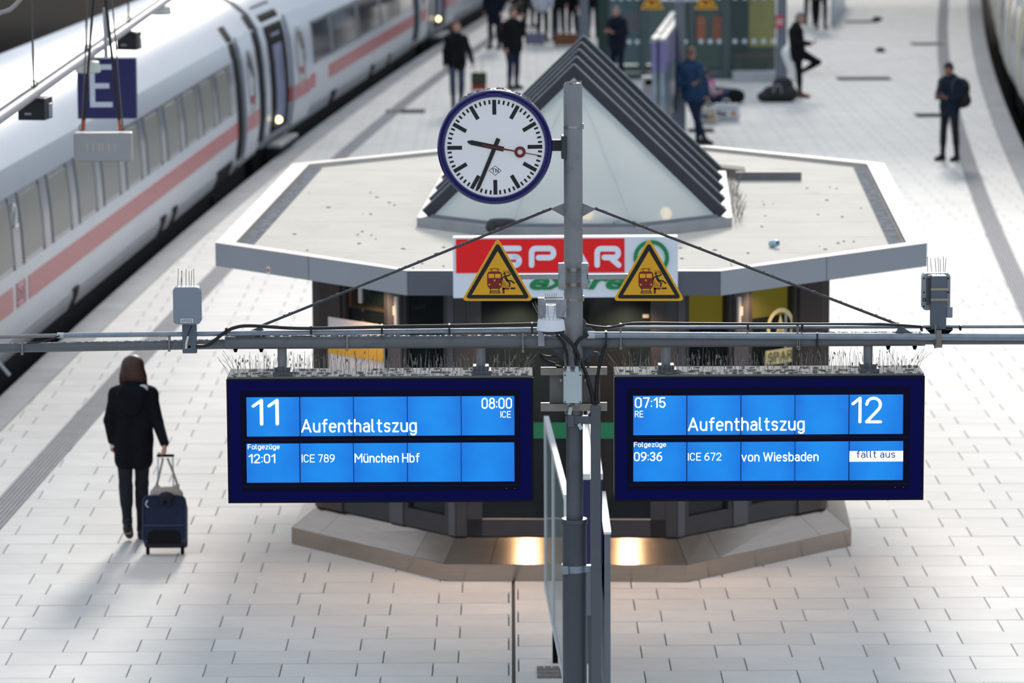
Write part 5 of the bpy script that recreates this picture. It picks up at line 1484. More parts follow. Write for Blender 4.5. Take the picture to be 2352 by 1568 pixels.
# =================================================================== dome camera
q = A(1265.5, 745, YP - 0.16); cq = q
dome = thing('dome_camera', 'white dome security camera with bird spikes left of the pole', 'camera', (q.x, q.y, q.z - 0.03))
wht = M('camera_white', 'e4e8f0', 0.35, var=0.02)
zt, zb2 = A(1265, 733, YP - .16).z, A(1265, 757, YP - .16).z
mb = MB(); mb.lathe([(0.03, zt + 0.008), (0.076, zt), (0.080, zt - 0.006), (0.088, zb2), (0.060, zb2 - 0.002)], (q.x, q.y, 0), 36); mb.build('housing', wht, dome, smooth=35)
mb = MB(); mb.lathe([(0.062, zb2), (0.060, zb2 - 0.006), (0.044, zb2 - 0.026), (0.02, zb2 - 0.036), (0, zb2 - 0.038)], (q.x - 0.003, q.y, 0), 28)
mb.build('dome_window', M('dome_glass', '30363d', 0.05, var=0.3, alpha=0.75), dome, smooth=60)
mb = MB(); mb.ball((q.x, q.y, zb2 - 0.008), (0.035, 0.035, 0.018)); mb.build('lens', blk_m, dome, smooth=60)
zn = A(1265, 700, YP - .16).z
mb = MB(); mb.lathe([(0.034, zt + 0.006), (0.034, zt + 0.03), (0.030, zt + 0.032), (0.030, zn)], (q.x, q.y, 0), 20); mb.bmm(q.x - 0.03, q.x + 0.03, q.y, YP - 0.05, zn - 0.03, zn); mb.build('neck', wht, dome, smooth=35)
a, b = A(1235.5, 684, YP - .05), A(1250.5, 794, YP - .05); mb = MB(); mb.bmm(a.x, b.x, YP - 0.06, YP - 0.02, b.z, a.z); mb.build('mount_post', brk, dome)
a, b = A(1252, 686, YP - .05), A(1282, 728, YP - .05); mb = MB(); mb.bmm(a.x - 0.03, b.x + 0.05, YP - 0.062, YP - 0.052, b.z, a.z); mb.build('mount_plate', M('plate_pale', 'a8adb4', 0.4, metal=0.3), dome)
mb = MB()
for k in range(16):
    an = 2 * math.pi * k / 16 + 0.2; r0 = 0.06; o_ = 0.055
    mb.tube([(q.x + r0 * math.cos(an), q.y + r0 * math.sin(an), zt), (q.x + (r0 + o_) * math.cos(an), q.y + (r0 + o_) * math.sin(an), zt + 0.10)], 0.0014, 4)
for k in range(6):
    mb.tube([(q.x - 0.02 + k * 0.008, q.y - 0.01, zn), (q.x - 0.035 + k * 0.014, q.y - 0.01, zn + 0.075)], 0.0014, 4)
mb.build('bird_spike', wire_m, dome)

# =================================================================== radio boxes on the arms
def rbox(mb, cx, cz, w, h, r, y0, y1, n=6):
    pts = []
    for sx_, sz_, a0 in ((1, 1, 0), (-1, 1, 90), (-1, -1, 180), (1, -1, 270)):
        for k in range(n + 1):
            a = math.radians(a0 + 90 * k / n); pts.append((cx + sx_ * (w / 2 - r) + r * math.cos(a), cz + sz_ * (h / 2 - r) + r * math.sin(a)))
    mb.flat(pts, y1, y1 - y0)
slate = M('radio_box_slate', '8a95a4', 0.4, var=0.03, metal=0.1)
a, b = A(396.5, 660, 22.36), A(461.5, 745, 22.36)
ap = thing('radio_box', 'slate grey rounded radio box labelled AP092 on the left arm', 'antenna', ((a.x + b.x) / 2, 22.42, P(430, 811).z))
mb = MB(); rbox(mb, (a.x + b.x) / 2, (a.z + b.z) / 2, b.x - a.x, a.z - b.z, 0.026, 22.36, 22.45); mb.build('housing', slate, ap, bev=0.006)
c, d = P(418.5, 745, -0.06), P(452.5, 810.5, -0.06); mb = MB(); mb.bmm(c.x, d.x, YP - 0.075, YP - 0.04, d.z, c.z + 0.16); mb.build('mount_post', M('post_slate', '636c78', 0.4, metal=0.2), ap, bev=0.003)
u, v = A(414.6, 731.5, 22.36), A(443.8, 741, 22.36); mb = MB(); mb.bmm(u.x, v.x, 22.3575, 22.36, v.z, u.z); lb = mb.build('name_label', M('label_white', 'dfe3e6', 0.5), ap)
textpx('AP092', 417, 733, 441.5, 739.5, 22.36, 22.3575, M('label_ink', '2a2d33', 0.6), lb, d=0.0006)
mb = MB(); mb.tube(smooth_pts([A(440, 748, 22.41), A(436, 758, 22.40), A(430, 775, 22.39), A(428, 798, 22.40)]), 0.0035, 6); mb.build('pigtail', cable_m, ap)
mb = MB(); mb.tube([A(432, 772, 22.39), A(428, 788, 22.385), A(427, 800, 22.39)], 0.0065, 8); mb.build('white_sleeve', M('sleeve_white', 'e3e1de', 0.5), ap)
q = P(435, 796, -0.075); mb = MB(); mb.disc(q.x, q.z, 0.008, YP - 0.0755, 0.001, n=14); mb.build('cable_hole', blk_m, ap)
def spikes(t, xs, y0, y1, Y, seed):
    rs = random.Random(seed); mb = MB()
    for x in xs:
        p = A(x + rs.uniform(-1, 1), y0, Y); q = A(x + rs.uniform(-3, 3), y1 + rs.uniform(0, 8), Y); mb.tube([p, q], 0.0017, 4)
    p, q = A(min(xs), y0 - 2, Y), A(max(xs), y0 - 2, Y); mb.bmm(p.x, q.x, Y - 0.004, Y + 0.004, p.z - 0.006, p.z); mb.build('bird_spike', wire_m, t)
spikes(ap, [407, 416, 418, 427, 435, 438, 446], 661, 616, 22.41, 2)
a, b = A(2118, 626.5, 22.6), A(2181.5, 711, 22.6)
ap2 = thing('radio_box', 'back of a grey radio box strapped to a post on the right arm', 'antenna', ((a.x + b.x) / 2, 22.55, P(2156, 768).z))
mb = MB(); rbox(mb, (a.x + b.x) / 2, (a.z + b.z) / 2, b.x - a.x, a.z - b.z, 0.026, 22.58, 22.65); mb.build('housing', M('radio_back_grey', 'a0a5ab', 0.35, metal=0.3, var=0.06), ap2, bev=0.005)
for i, x in enumerate((2129, 2134, 2139, 2174)):
    u, v = A(x - 1, 637, 22.57), A(x + 1, 700, 22.57); mb = MB(); mb.bmm(u.x, v.x, 22.565, 22.58, v.z, u.z); mb.build('cooling_fin', M('fin_dark', '5c6066', 0.4, metal=0.3), ap2)
for x, y in ((2122, 639), (2122, 671), (2122, 703), (2178, 639), (2178, 671)):
    q = A(x, y, 22.58); mb = MB(); mb.disc(q.x, q.z, 0.005, 22.58, 0.003, n=10); mb.build('case_screw', blk_m, ap2)
q = A(2123, 688, 22.58); mb = MB(); mb.ring(q.x, q.z, 0.007, 0.011, 22.58, 0.003); mb.build('case_socket', blk_m, ap2)
c, d = A(2140, 633, 22.5), A(2172.5, 757, 22.5); mb = MB(); mb.bmm(c.x, d.x, 22.48, 22.575, d.z, c.z); mb.build('mount_post', M('post_slate', '636c78', 0.4, metal=0.2), ap2, bev=0.003)
for y in (664, 688):
    u, v = A(2138, y - 2.5, 22.48), A(2178, y + 2.5, 22.48); mb = MB(); mb.bmm(u.x, v.x, 22.476, 22.481, v.z, u.z); mb.build('steel_band', M('band_brass', 'b9ac92', 0.3, metal=0.8), ap2)
u, v = A(2173.5, 704, 22.52), A(2187, 728.5, 22.52); mb = MB(); mb.bmm(u.x, v.x, 22.5, 22.56, v.z, u.z); mb.build('surge_box', slate, ap2, bev=0.003)
u, v = P(2126, 755), P(2188, 769); mb = MB(); mb.extr([(u.x, YP - 0.03, u.z), (v.x, YP - 0.03, u.z), (v.x - 0.04, YP - 0.03, v.z), (u.x + 0.04, YP - 0.03, v.z)][::-1], (0, 0.09, 0)); mb.build('saddle', blk_m, ap2)
u, v = P(2151, 758, -.08), P(2162, 798, -.08); mb = MB(); mb.bmm(u.x, v.x, YP - 0.085, YP - 0.07, v.z, u.z); mb.bmm(u.x - .006, v.x + .006, YP - 0.08, YP + 0.03, v.z, v.z + .02); mb.build('u_bolt', chan_m, ap2)
spikes(ap2, [2131, 2140, 2150, 2157, 2160, 2168, 2170], 634, 588, 22.55, 9)

# =================================================================== display cases behind the pole
navy_c = M('case_navy', '1b1a55', 0.35, var=0.05)
white_c = M('case_white', 'd9dbdd', 0.4, var=0.03, dirt='a7a5a2', dscale=6, damt=0.3)
glass_c = M('case_glass', '9fb3b4', 0.08, var=0.12, scale=2, alpha=0.8)
slate_c = M('case_slate', '6b727b', 0.4, metal=0.2, var=0.05)
paper_c = M('case_paper', 'd6d2c4', 0.7, var=0.12, scale=6)
def zat(y, Y): return A(1300, y, Y).z
# left: map board, its far end at the kiosk side
t = thing('map_board', 'white framed glass map board standing behind the pole on its left side', 'notice board', (0.345, 27.9, 0))
pa, pb = Vector((0.292, 29.3, 0)), Vector((0.405, 26.0, 0))
dirv = (pb - pa).normalized(); nrm = Vector((dirv.y, -dirv.x, 0))
if nrm.x > 0: nrm = -nrm
def slab(p, q, z0, z1, o0, o1, nm, mat, par, bev=0):
    mb = MB(); v = [p + nrm * o1, q + nrm * o1, q + nrm * o0, p + nrm * o0]
    mb.extr([(w.x, w.y, z1) for w in v], (0, 0, z0 - z1)); return mb.build(nm, mat, par, bev=bev)
pm_ = pa.lerp(pb, 0.42)
for u, v, nm in ((pa, pm_, 'near'), (pm_, pb, 'far')):
    d = (v - u).normalized()
    slab(u + d * .03, v - d * .03, 0.40, 1.74, 0.004, 0.02, 'backing', paper_c, t)
    slab(u + d * .03, v - d * .03, 0.40, 1.74, 0.025, 0.030, 'glass_pane', glass_c, t)
    for (a, b, z0, z1) in ((u, v, 1.74, 1.79), (u, v, 0.36, 0.40), (u, u + d * .03, 0.40, 1.74), (v - d * .03, v, 0.40, 1.74)):
        slab(a, b, z0, z1, 0.0, 0.04, 'frame_bar', white_c, t)
for f in (0.30, 0.97):
    p = pa.lerp(pb, f); slab(p - dirv * 0.03, p + dirv * 0.03, 0.004, 0.40, -0.02, 0.02, 'post', blk_m, t)
# centre: dark blue case with white lid
t = thing('display_case', 'dark blue display case with white lid behind the pole', 'display case', (0.57, 27.3, 0))
for x0, x1 in ((0.515, 0.562), (0.603, 0.65)):
    mb = MB(); mb.bmm(x0 - .01, x1 - .01, 26.0, 28.7, 1.28, 1.90); mb.build('case_body', navy_c, t)
    mb = MB(); mb.bmm(x0 - .014, x1 - .006, 25.98, 28.72, 1.90, 1.945); mb.build('lid', white_c, t, bev=0.004)
mb = MB(); mb.bmm(0.556, 0.590, 26.02, 28.7, 1.20, 1.90); mb.build('centre_strip', white_c, t)
mb = MB(); mb.bmm(0.51, 0.635, 26.02, 28.68, 0.9, 1.278); mb.build('lower_panel', slate_c, t)
for y in (26.3, 28.3):
    mb = MB(); mb.bmm(0.545, 0.60, y - .03, y + .03, 0.004, 0.9); mb.build('post', slate_c, t)
# right: slate board with white top edge
t = thing('notice_board', 'slate framed notice board with white top edge at the right of the pole', 'notice board', (0.72, 26.8, 0))
xr = 0.676
mb = MB(); mb.bmm(xr - 0.018, xr + 0.015, 26.045, 27.455, 0.20, 1.495); mb.build('panel', slate_c, t)
mb = MB(); mb.bmm(xr + 0.0155, xr + 0.019, 26.05, 27.45, 0.25, 1.46); mb.build('glass_pane', glass_c, t)
mb = MB(); mb.bmm(xr - 0.026, xr + 0.026, 25.99, 27.51, 1.50, 1.52); mb.build('top_edge', white_c, t)
for y in (26.02, 27.48):
    mb = MB(); mb.bmm(xr - 0.022, xr + 0.022, y - .02, y + .02, 0.004, 1.498); mb.build('post', slate_c, t)

# =================================================================== rail with loudspeakers, upper left
rail_m = M('rail_pale', 'a9a6aa', 0.5, metal=0.2, var=0.08)
XRL = -4.12
def onrail(x, y, X=XRL):          # point on the ray at lateral position X
    d = ray(x, y); t_ = X / d.x
    return Vector((0, 0, CAMH)) + d * t_
r0, r1 = onrail(-60, 312), onrail(372, 8)
dr = (r1 - r0).normalized(); r1e = r1 + dr * 30; r0e = r0 - dr * 6
rail = thing('lamp_rail', 'long pale service rail hanging over the left platform edge', 'rail', (r0.x, r0.y, r0.z))
mb = MB(); mb.tube([r0e, r1e], 0.045, 14); mb.build('rail_tube', rail_m, rail, smooth=40)
mb = MB(); mb.tube([r0e + Vector((-.06, 0, .03)), r1e + Vector((-.06, 0, .03))], 0.018, 8); mb.build('cable_run', M('cable_pale', '8d8a8e', 0.5), rail)
for px, py in ((78, 205), (200, 125), (296, 58)):
    q = onrail(px, py); q = r0 + dr * ((q - r0).dot(dr)); mb = MB(); mb.tube([q + Vector((0, 0, .05)), q + Vector((-0.01, 0, 2.6))], 0.010, 6); mb.build('hanger_wire', M('hanger_dark', '55504c', 0.6), rail)
    mb = MB(); mb.tube([q + Vector((0, 0, .05)) + Vector((.03 * math.cos(a), 0, .03 * math.sin(a) + .03)) for a in np.linspace(0, 6.28, 12)[:-1]], 0.006, 5, closed=True); mb.build('hanger_eye', M('hanger_dark', '55504c', 0.6), rail)
spk_m = M('speaker_black', '15171b', 0.5, var=0.1)
for lab, px, py, w, h in (('black box loudspeaker hanging from the rail near the left edge', 81, 248, 0.24, 0.19), ('smaller looking black box loudspeaker hanging farther along the rail', 297, 93, 0.22, 0.19)):
    q = onrail(px, py, XRL + 0.02); q2 = r0 + dr * ((q - r0).dot(dr))
    c = Vector((q2.x + 0.02, q2.y, q2.z - 0.17))
    c = onrail(px, py, q2.x)
    t = thing('loudspeaker', lab, 'loudspeaker', (c.x, c.y, c.z - h / 2), group='loudspeakers on the rail')
    R_ = Matrix.Rotation(math.radians(-8), 3, 'Z')
    mb = MB(); mb.box(c, (w, 0.26, h), R_); mb.build('cabinet', spk_m, t, bev=0.006)
    for sg in (-1, 1):
        mb = MB(); mb.tube([c + Vector((sg * w * 0.3, 0, h / 2)), Vector((q2.x, q2.y, q2.z - 0.03)) + Vector((sg * 0.03, 0, 0))], 0.008, 6); mb.build('bracket', rail_m, t)
    mb = MB(); mb.box(c + R_ @ Vector((-0.03, -0.132, -0.04)), (0.06, 0.004, 0.02), R_); mb.build('type_plate', M('label_grey', '8a8d92', 0.5), t)
    mb = MB(); mb.box(c + R_ @ Vector((w / 2 + 0.005, 0.03, -0.02)), (0.012, 0.10, 0.12), R_); mb.build('side_clip', M('clip_grey', '8f949b', 0.4, metal=0.3), t, bev=0.004)
lampw = M('lamp_cream', 'cfd0c6', 0.5, var=0.03)
for lab, px, py in (('round cream ceiling lamp under the rail in front of the letter sign', 202, 154), ('round cream ceiling lamp under the far end of the rail', 371, 24)):
    q = onrail(px, py); c = q
    t = thing('rail_lamp', lab, 'lamp', (c.x, c.y, c.z - 0.06), group='round lamps on the rail')
    mb = MB(); mb.lathe([(0.02, 0.07), (0.10, 0.055), (0.11, 0.05), (0.125, -0.045), (0.11, -0.055), (0, -0.057)], c, 28); mb.build('shade', lampw, t, smooth=35)
    mb = MB(); mb.tube([c + Vector((0, 0, .06)), c + Vector((0, 0, .16))], 0.012, 8); mb.build('stem', rail_m, t)
# letter sign E
a, b = A(177, 134, 37.0), A(315, 271, 37.0)
t = thing('letter_sign', 'dark blue square sign with a white letter E hanging over the platform', 'sign', ((a.x + b.x) / 2, 37.0, b.z))
mb = MB(); mb.bmm(a.x, b.x, 36.95, 37.07, b.z, a.z); mb.build('panel', M('sign_navy', '1d1a5e', 0.35, var=0.03), t, bev=0.004)
mb = MB(); mb.bmm(a.x - .005, b.x + .005, 36.945, 37.075, a.z, a.z + 0.012); mb.build('cap_strip', white_c, t)
p, q = A(205, 148, 36.95), A(259, 246, 36.95)
mb = MB(); wE = 0.052
for (xa, xb, za, zb3) in ((p.x, p.x + wE, q.z, p.z), (p.x + wE, q.x, p.z - wE, p.z), (p.x + wE, q.x - .03, (p.z + q.z) / 2 - wE / 2, (p.z + q.z) / 2 + wE / 2), (p.x + wE, q.x, q.z, q.z + wE)):
    mb.bmm(xa, xb, 36.944, 36.9495, za, zb3)
mb.build('lettering', M('sign_letter_white', 'd5dde8', 0.5, var=0.01), t)
q = A(243, 120, 37.0); mb = MB(); mb.bmm(q.x - .02, q.x + .02, 36.99, 37.03, a.z, a.z + 0.5); mb.build('stem', rail_m, t)
# suspended box lamp
YL = 33.0
a, b = A(168.5, 306, YL), A(302, 371, YL)
t = thing('box_lamp', 'grey translucent box lamp hung on chains below the letter sign', 'lamp', ((a.x + b.x) / 2, YL, b.z))
mb = MB(); mb.bmm(a.x, b.x, YL, YL + 0.16, b.z, a.z); mb.build('housing', M('lampbox_frame', 'a8a5a2', 0.5, var=0.05), t, bev=0.008)
mb = MB(); mb.bmm(a.x + .012, b.x - .012, YL - 0.005, YL, b.z + .012, a.z - .012); mb.build('diffuser', M('lampbox_diffuser', 'a4a5a8', 0.35, var=0.05, scale=2.5), t)
mb = MB(); 
for i in range(6):
    q = A(200 + i * 12.0 + (i % 3) * 2, 338, YL); mb = MB(); mb.bmm(q.x - .005, q.x + .005, YL - 0.006, YL - 0.005, q.z - .035, q.z + .035); mb.build('tube_glow', M('tube_glow_warm', 'bdb2a0', 0.5, var=0.1, emit='c3b59a', estr=0.08), t)
blk_r = M('rope_black', '2b2b2b', 0.7, var=0.4, scale=40)
for x0, x1, r, nm, m_ in ((190, 222, 0.012, 'power_cable', blk_r), (275, 227, 0.014, 'power_cable', blk_r), (186, 206, 0.007, 'chain', M('chain_brown', '6b5f56', 0.6)), (281, 246, 0.007, 'chain', M('chain_brown', '6b5f56', 0.6))):
    p, q = A(x0, 302, YL), A(x1, -120, YL); mb = MB()
    mb.tube([p + Vector((0, .06, 0)), q + Vector((0, .06, 0))], r, 7); mb.build(nm, m_, t, smooth=60)
    if nm == 'power_cable':
        mb = MB(); mb.tube([p + Vector((0, .055, 0)), p.lerp(q, 0.06) + Vector((0, .055, 0))], 0.014, 7); mb.build('orange_plug', M('plug_orange', 'c8572a', 0.5), t)
    else:
        c = p + Vector((0, .055, .03)); mb = MB(); mb.tube([c + Vector((.022 * math.cos(x), 0, .03 * math.sin(x))) for x in np.linspace(0, 6.28, 12)[:-1]], 0.006, 5, closed=True); mb.build('ring', wire_m, t)
# overhead gantry that carries rail, letter sign and box lamp (above the picture)
ga = thing('overhead_gantry', 'grey overhead gantry beam carrying the service rail above the left platform edge', 'gantry', (-9.2, 30, -0.95))
mb = MB(); mb.bmm(-4.3, -3.9, 22, 62, 6.85, 7.1); mb.build('beam', rail_m, ga)
for yy in (26, 44, 60):
    mb = MB(); mb.bmm(-9.3, -9.1, yy - .1, yy + .1, -0.95, 7.1); mb.build('post', rail_m, ga)
    mb = MB(); mb.bmm(-9.1, -4.3, yy - .08, yy + .08, 6.9, 7.08); mb.build('cross_arm', rail_m, ga)
for px_, yy in ((224, YL), (243, 37.0)):
    q = A(px_, -120, yy); mb = MB(); mb.tube([(q.x, yy + .06, 4.3 if yy > 35 else q.z), (-4.1, yy + .06, 6.86)], 0.012, 6); mb.build('hanger_wire', blk_r, ga)
# short pale cable in the top left corner
mb = MB(); mb.tube(smooth_pts([A(-60, 50, 30), A(0, 30, 30), A(28, 18, 30), A(60, -20, 30), A(100, -90, 30)]), 0.018, 8); o = mb.build('overhead_cable', M('cable_whitish', 'a8a2a0', 0.6, var=0.2), None, smooth=60)
tag(o, 'pale sagging overhead cable in the top left corner', 'cable')
# mirror arm on the near coach at the left edge
mb = MB(); mb.tube([A(-40, 790, 40.2), A(22, 862, 40.2)], 0.02, 6); o = mb.build('signal_arm', cap_m, None); tag(o, 'thin pale metal arm sticking in at the left edge below the cross arm', 'metal arm')

# =================================================================== far end: shelter, poles, cases
grn_f = M('shelter_green_grey', '4a5a5c', 0.45, metal=0.2, var=0.06)
grn_d = M('shelter_dark_green', '263a36', 0.45, metal=0.2, var=0.08)
gl_f = M('shelter_glass', '6f8687', 0.08, var=0.1, alpha=0.16)
YSh = 84.5
sh = thing('waiting_shelter', 'green framed glass waiting shelter with white dots on its panes', 'shelter', (G(1590, 188).x, YSh, 0))
def sx_(px): return A(px, 180, YSh).x
HS = 2.7; DS = 2.4
posts = (1388, 1480, 1590, 1668, 1792)
for px in posts:
    w = 0.16 if px in (1388, 1668) else 0.09
    for yy in (YSh, YSh + DS):
        mb = MB(); mb.bmm(sx_(px) - w / 2 * 1.2, sx_(px) + w / 2 * 1.2, yy, yy + 0.14, 0.004, HS); mb.build('post', grn_d if px == 1388 else grn_f, sh)
for z0, z1 in ((0.004, 0.14), (HS - 0.12, HS)):
    for yy in (YSh + 0.02, YSh + DS):
        mb = MB(); mb.bmm(sx_(1388), sx_(1792), yy, yy + 0.1, z0, z1); mb.build('rail', grn_f, sh)
mb = MB(); mb.bmm(sx_(1380), sx_(1800), YSh - .1, YSh + DS + .2, HS, HS + 0.1); mb.build('roof', grn_d, sh)
for a, b in zip(posts[:-1], posts[1:]):
    mb = MB(); mb.bmm(sx_(a) + .1, sx_(b) - .06, YSh + .05, YSh + .06, 0.14, HS - .12); gp = mb.build('glass_pane', gl_f, sh)
    n = max(2, int((sx_(b) - sx_(a)) / 0.22))
    for zz in (0.86, 1.86):
        for i in range(n):
            x = sx_(a) + .2 + (sx_(b) - sx_(a) - .36) * i / max(1, n - 1); mb = MB(); mb.disc(x, zz, 0.055, YSh + .05, 0.004, n=14); mb.build('marking_dot', M('dot_white', 'd5dbe0', 0.5), gp)
for x0, x1, z0, z1, dd, col, nm in ((1728, 1786, 0.65, 2.5, 1.2, 'c0b658', 'yellow_panel'), (1603, 1622, 0.85, 1.4, .5, 'e8701f', 'orange_poster'), (1640, 1660, 0.85, 1.4, .5, 'd05a20', 'orange_poster'),
      (1680, 1725, 0.3, 2.3, 1.6, '232c2c', 'dark_panel'), (1600, 1665, 1.45, 1.75, 1.2, '5a6a62', 'grey_green_panel'), (1600, 1665, 1.8, 2.1, .8, 'dcbc84', 'tan_panel'), (1445, 1475, 1.0, 1.45, 1.2, '75646b', 'mauve_panel'), (1480, 1585, .2, 2.3, 2.2, '718583', 'back_panel'), (1592, 1668, .1, 2.5, 2.3, '66766a', 'back_panel'), (1672, 1790, .1, 2.5, 2.3, '3f4a3c', 'back_panel'), (1395, 1475, .2, 2.4, 2.2, '56707a', 'back_panel')):
    mb = MB(); mb.bmm(sx_(x0), sx_(x1), YSh + dd, YSh + dd + .05, z0, z1); mb.build(nm, M(nm + col, col, 0.6, var=0.06), sh)
mb = MB(); mb.bmm(sx_(1690), sx_(1785), YSh + .8, YSh + 1.3, 0.42, 0.48); mb.bmm(sx_(1700), sx_(1706), YSh + .9, YSh + 1.2, 0.0, 0.42); mb.bmm(sx_(1770), sx_(1776), YSh + .9, YSh + 1.2, 0.0, 0.42); mb.build('bench', M('bench_wood', '6b4a35', 0.6, var=0.1), sh)
mb = MB(); mb.bmm(sx_(1680), sx_(1800), YSh - .9, YSh - .25, 0.004, 0.22)
tag(mb.build('concrete_block', M('plinth_pale', 'aeb2b6', 0.7, var=0.06)), 'low pale concrete block at the right foot of the shelter', 'block')
# poles
for lab, px, py, r in (('grey steel pole behind the leaning man in the blue jacket', 1561, 326, 0.095), ('grey steel pole behind the ridge of the skylight', 1341, 118, 0.115), ('grey steel pole the man with the bent knee leans on', 1795, 196, 0.11)):
    g = G(px, py); t = thing('steel_pole', lab, 'pole', g, group='steel poles on the far platform')
    mb = MB(); mb.lathe([(r * 1.25, 0.004), (r * 1.25, 0.9), (r, 0.92), (r, 4.2)], g, 20); mb.build('shaft', M('far_pole_grey', '6f7680', 0.45, metal=0.2, var=0.05), t, smooth=40)
    mb = MB(); mb.lathe([(r * 1.6, 0.004), (r * 1.6, 0.03), (r * 1.2, 0.05)], g, 16); mb.build('foot_ring', slate_c, t)
    if px == 1795:
        q = A(1790, 50, g.y - r); mb = MB(); mb.flat([(q.x - .09, q.z - .13), (q.x + .09, q.z - .13), (q.x + .09, q.z + .13), (q.x - .09, q.z + .13)], g.y - r - .01, .004); st = mb.build('notice_sticker', M('sticker_red', 'c83a46', 0.5, var=0.1), t)
        for zz in (-.05, .02):
            mb = MB(); mb.flat([(q.x - .08, q.z + zz), (q.x + .08, q.z + zz), (q.x + .08, q.z + zz + .03), (q.x - .08, q.z + zz + .03)], g.y - r - .0145, .003); mb.build('sticker_line', white_c, st)
    if px == 1561:
        yw = g.y - 0.25
        mb = MB(); p, q = A(1500, 2, yw), A(1622, 6, yw); mb.bmm(p.x, q.x, yw + .03, yw + .06, p.z - .02, p.z + .02); mb.build('sign_bar', brk, t)
        mb = MB(); mb.bmm(g.x - .04, g.x + .04, yw + .04, g.y, p.z - .03, p.z + .03); mb.build('sign_clamp', brk, t)
        for cx, lab2 in ((1498, 'distant yellow warning triangle at the top edge, left of the two'), (1622, 'distant yellow warning triangle at the top edge, right of the two')):
            t2 = thing('warning_sign', lab2, 'warning sign', A(cx, 21, yw))
            V = lambda x, y: (lambda p: (p.x, p.z))(A(cx + x, y, yw))
            mb = MB(); mb.flat([V(*p_) for p_ in ((0, -26), (27, 21), (-27, 21))], yw, 0.02); mb.build('plate', yel_s, t2)
            mb = MB(); mb.flat([V(*p_) for p_ in ((0, -20), (22.5, 18), (-22.5, 18))], yw - .02, 0.004); mb.build('black_border', blk_s, t2)
            mb = MB(); mb.flat([V(*p_) for p_ in ((0, -12), (18, 15), (-18, 15))], yw - .024, 0.004); mb.build('yellow_field', yel_s, t2)
            mb = MB(); mb.flat([V(*p_) for p_ in ((-7, 0), (3, 0), (3, 11), (-7, 11))], yw - .028, 0.003); mb.build('train_pictogram', red_s, t2)
            mb = MB(); mb.stroke([V(5, 2), V(7, 7), V(10, 11)], 3 * yw / FPX, yw - .028, 0.003); mb.build('falling_figure', red_s, t2)
# far display cases with white lids
for lab, xa, xb in (('far violet display case with white lid, left one of the pair', 1496, 1510), ('far violet display case with white lid, right one of the pair', 1514, 1528)):
    y0, y1 = 67.0, 74.6
    a = A(xa, 88, y0); b = A(xb, 88, y0); sl = 0.0
    dx = A(xa + 45, 24, y1).x - a.x
    t = thing('display_case', lab, 'display case', ((a.x + b.x) / 2 + dx / 2, (y0 + y1) / 2, 0))
    def sl_box(z0, z1, nm, m_, ins=0.0):
        mb = MB(); v = [(a.x + ins, y0, z1), (b.x - ins, y0, z1), (b.x + dx - ins, y1, z1), (a.x + dx + ins, y1, z1)]; mb.extr(v, (0, 0, z0 - z1)); mb.build(nm, m_, t)
    zt = a.z
    sl_box(zt - .06, zt, 'lid', M('lid_grey', 'b2b1ae', 0.6)); sl_box(zt - 0.62, zt - .06, 'case_body', M('case_violet', '6f6a9a', 0.35, var=0.25, scale=3), 0.004); sl_box(0.55, zt - .62, 'lower_glass', M('case_blueglass', '8fa0ad', 0.15, var=0.2, alpha=0.8), 0.01)
    for f in (0.04, 0.5, 0.96):
        mb = MB(); x = (a.x + b.x) / 2 + dx * f; yy = y0 + (y1 - y0) * f; mb.bmm(x - .03, x + .03, yy - .03, yy + .03, 0.004, 0.55); mb.build('post', slate_c, t)
# small white rubbish-bin station with spikes beside the skylight
g = G(1492, 262); t = thing('waste_bin', 'pale grey waste bin station beside the far display cases', 'bin', g)
mb = MB(); mb.bmm(g.x - .16, g.x + .16, g.y - .1, g.y + .1, 0.06, 0.55); mb.build('body', M('bin_mauve', '9d99a6', 0.5, var=0.06), t, bev=0.02)
mb = MB(); mb.bmm(g.x - .17, g.x + .17, g.y - .12, g.y + .12, 0.55, 0.78); mb.build('hood', M('bin_grey', 'b5b3b0', 0.5, var=0.1), t, bev=0.03)
mb = MB(); mb.bmm(g.x - .10, g.x + .10, g.y - .125, g.y - .118, 0.6, 0.72); mb.build('slot', blk_m, t)
for s in (-1, 1):
    mb = MB(); mb.bmm(g.x + s * .12 - .02, g.x + s * .12 + .02, g.y - .05, g.y + .05, 0.004, 0.06); mb.build('foot', slate_c, t)
# slanted bright escalator balustrade at the far right of the shelter
a, b = G(1906, 62), G(1934, 12)
t = thing('glass_balustrade', 'bright slanted balustrade strip near the top edge', 'balustrade', a)
d = Vector((b.x - a.x, b.y - a.y, 0)); 
mb = MB(); mb.extr([(a.x, a.y, .9), (a.x + .14, a.y, .9), (b.x + .14, b.y, .9), (b.x, b.y, .9)], (0, 0, -.08)); mb.build('handrail', M('handrail_bright', 'eef2ee', 0.3, var=0.02), t)
mb = MB(); mb.extr([(a.x + .03, a.y, .82), (a.x + .1, a.y, .82), (b.x + .1, b.y, .82), (b.x + .03, b.y, .82)], (0, 0, -.8)); mb.build('panel', M('balustrade_blue', '9db4cc', 0.2, var=0.1, alpha=0.8), t)

# =================================================================== hall roof slats added out of view to shade the far platform
hr = MB()
for k in range(14):
    hr.bmm(-45, 45, 99 + k * 4.0, 99 + k * 4.0 + 2.2, 14.0, 14.25)
for x in (-42, -14, 18, 44):
    hr.bmm(x - .4, x + .4, 99, 155, 13.2, 14.0)
hro = hr.build('ceiling', M('shade_roof_grey', '6f7276', 0.8, var=0.1)); hro['kind'] = 'structure'; hro['label'] = 'unseen slatted hall roof added to shade the far platform'

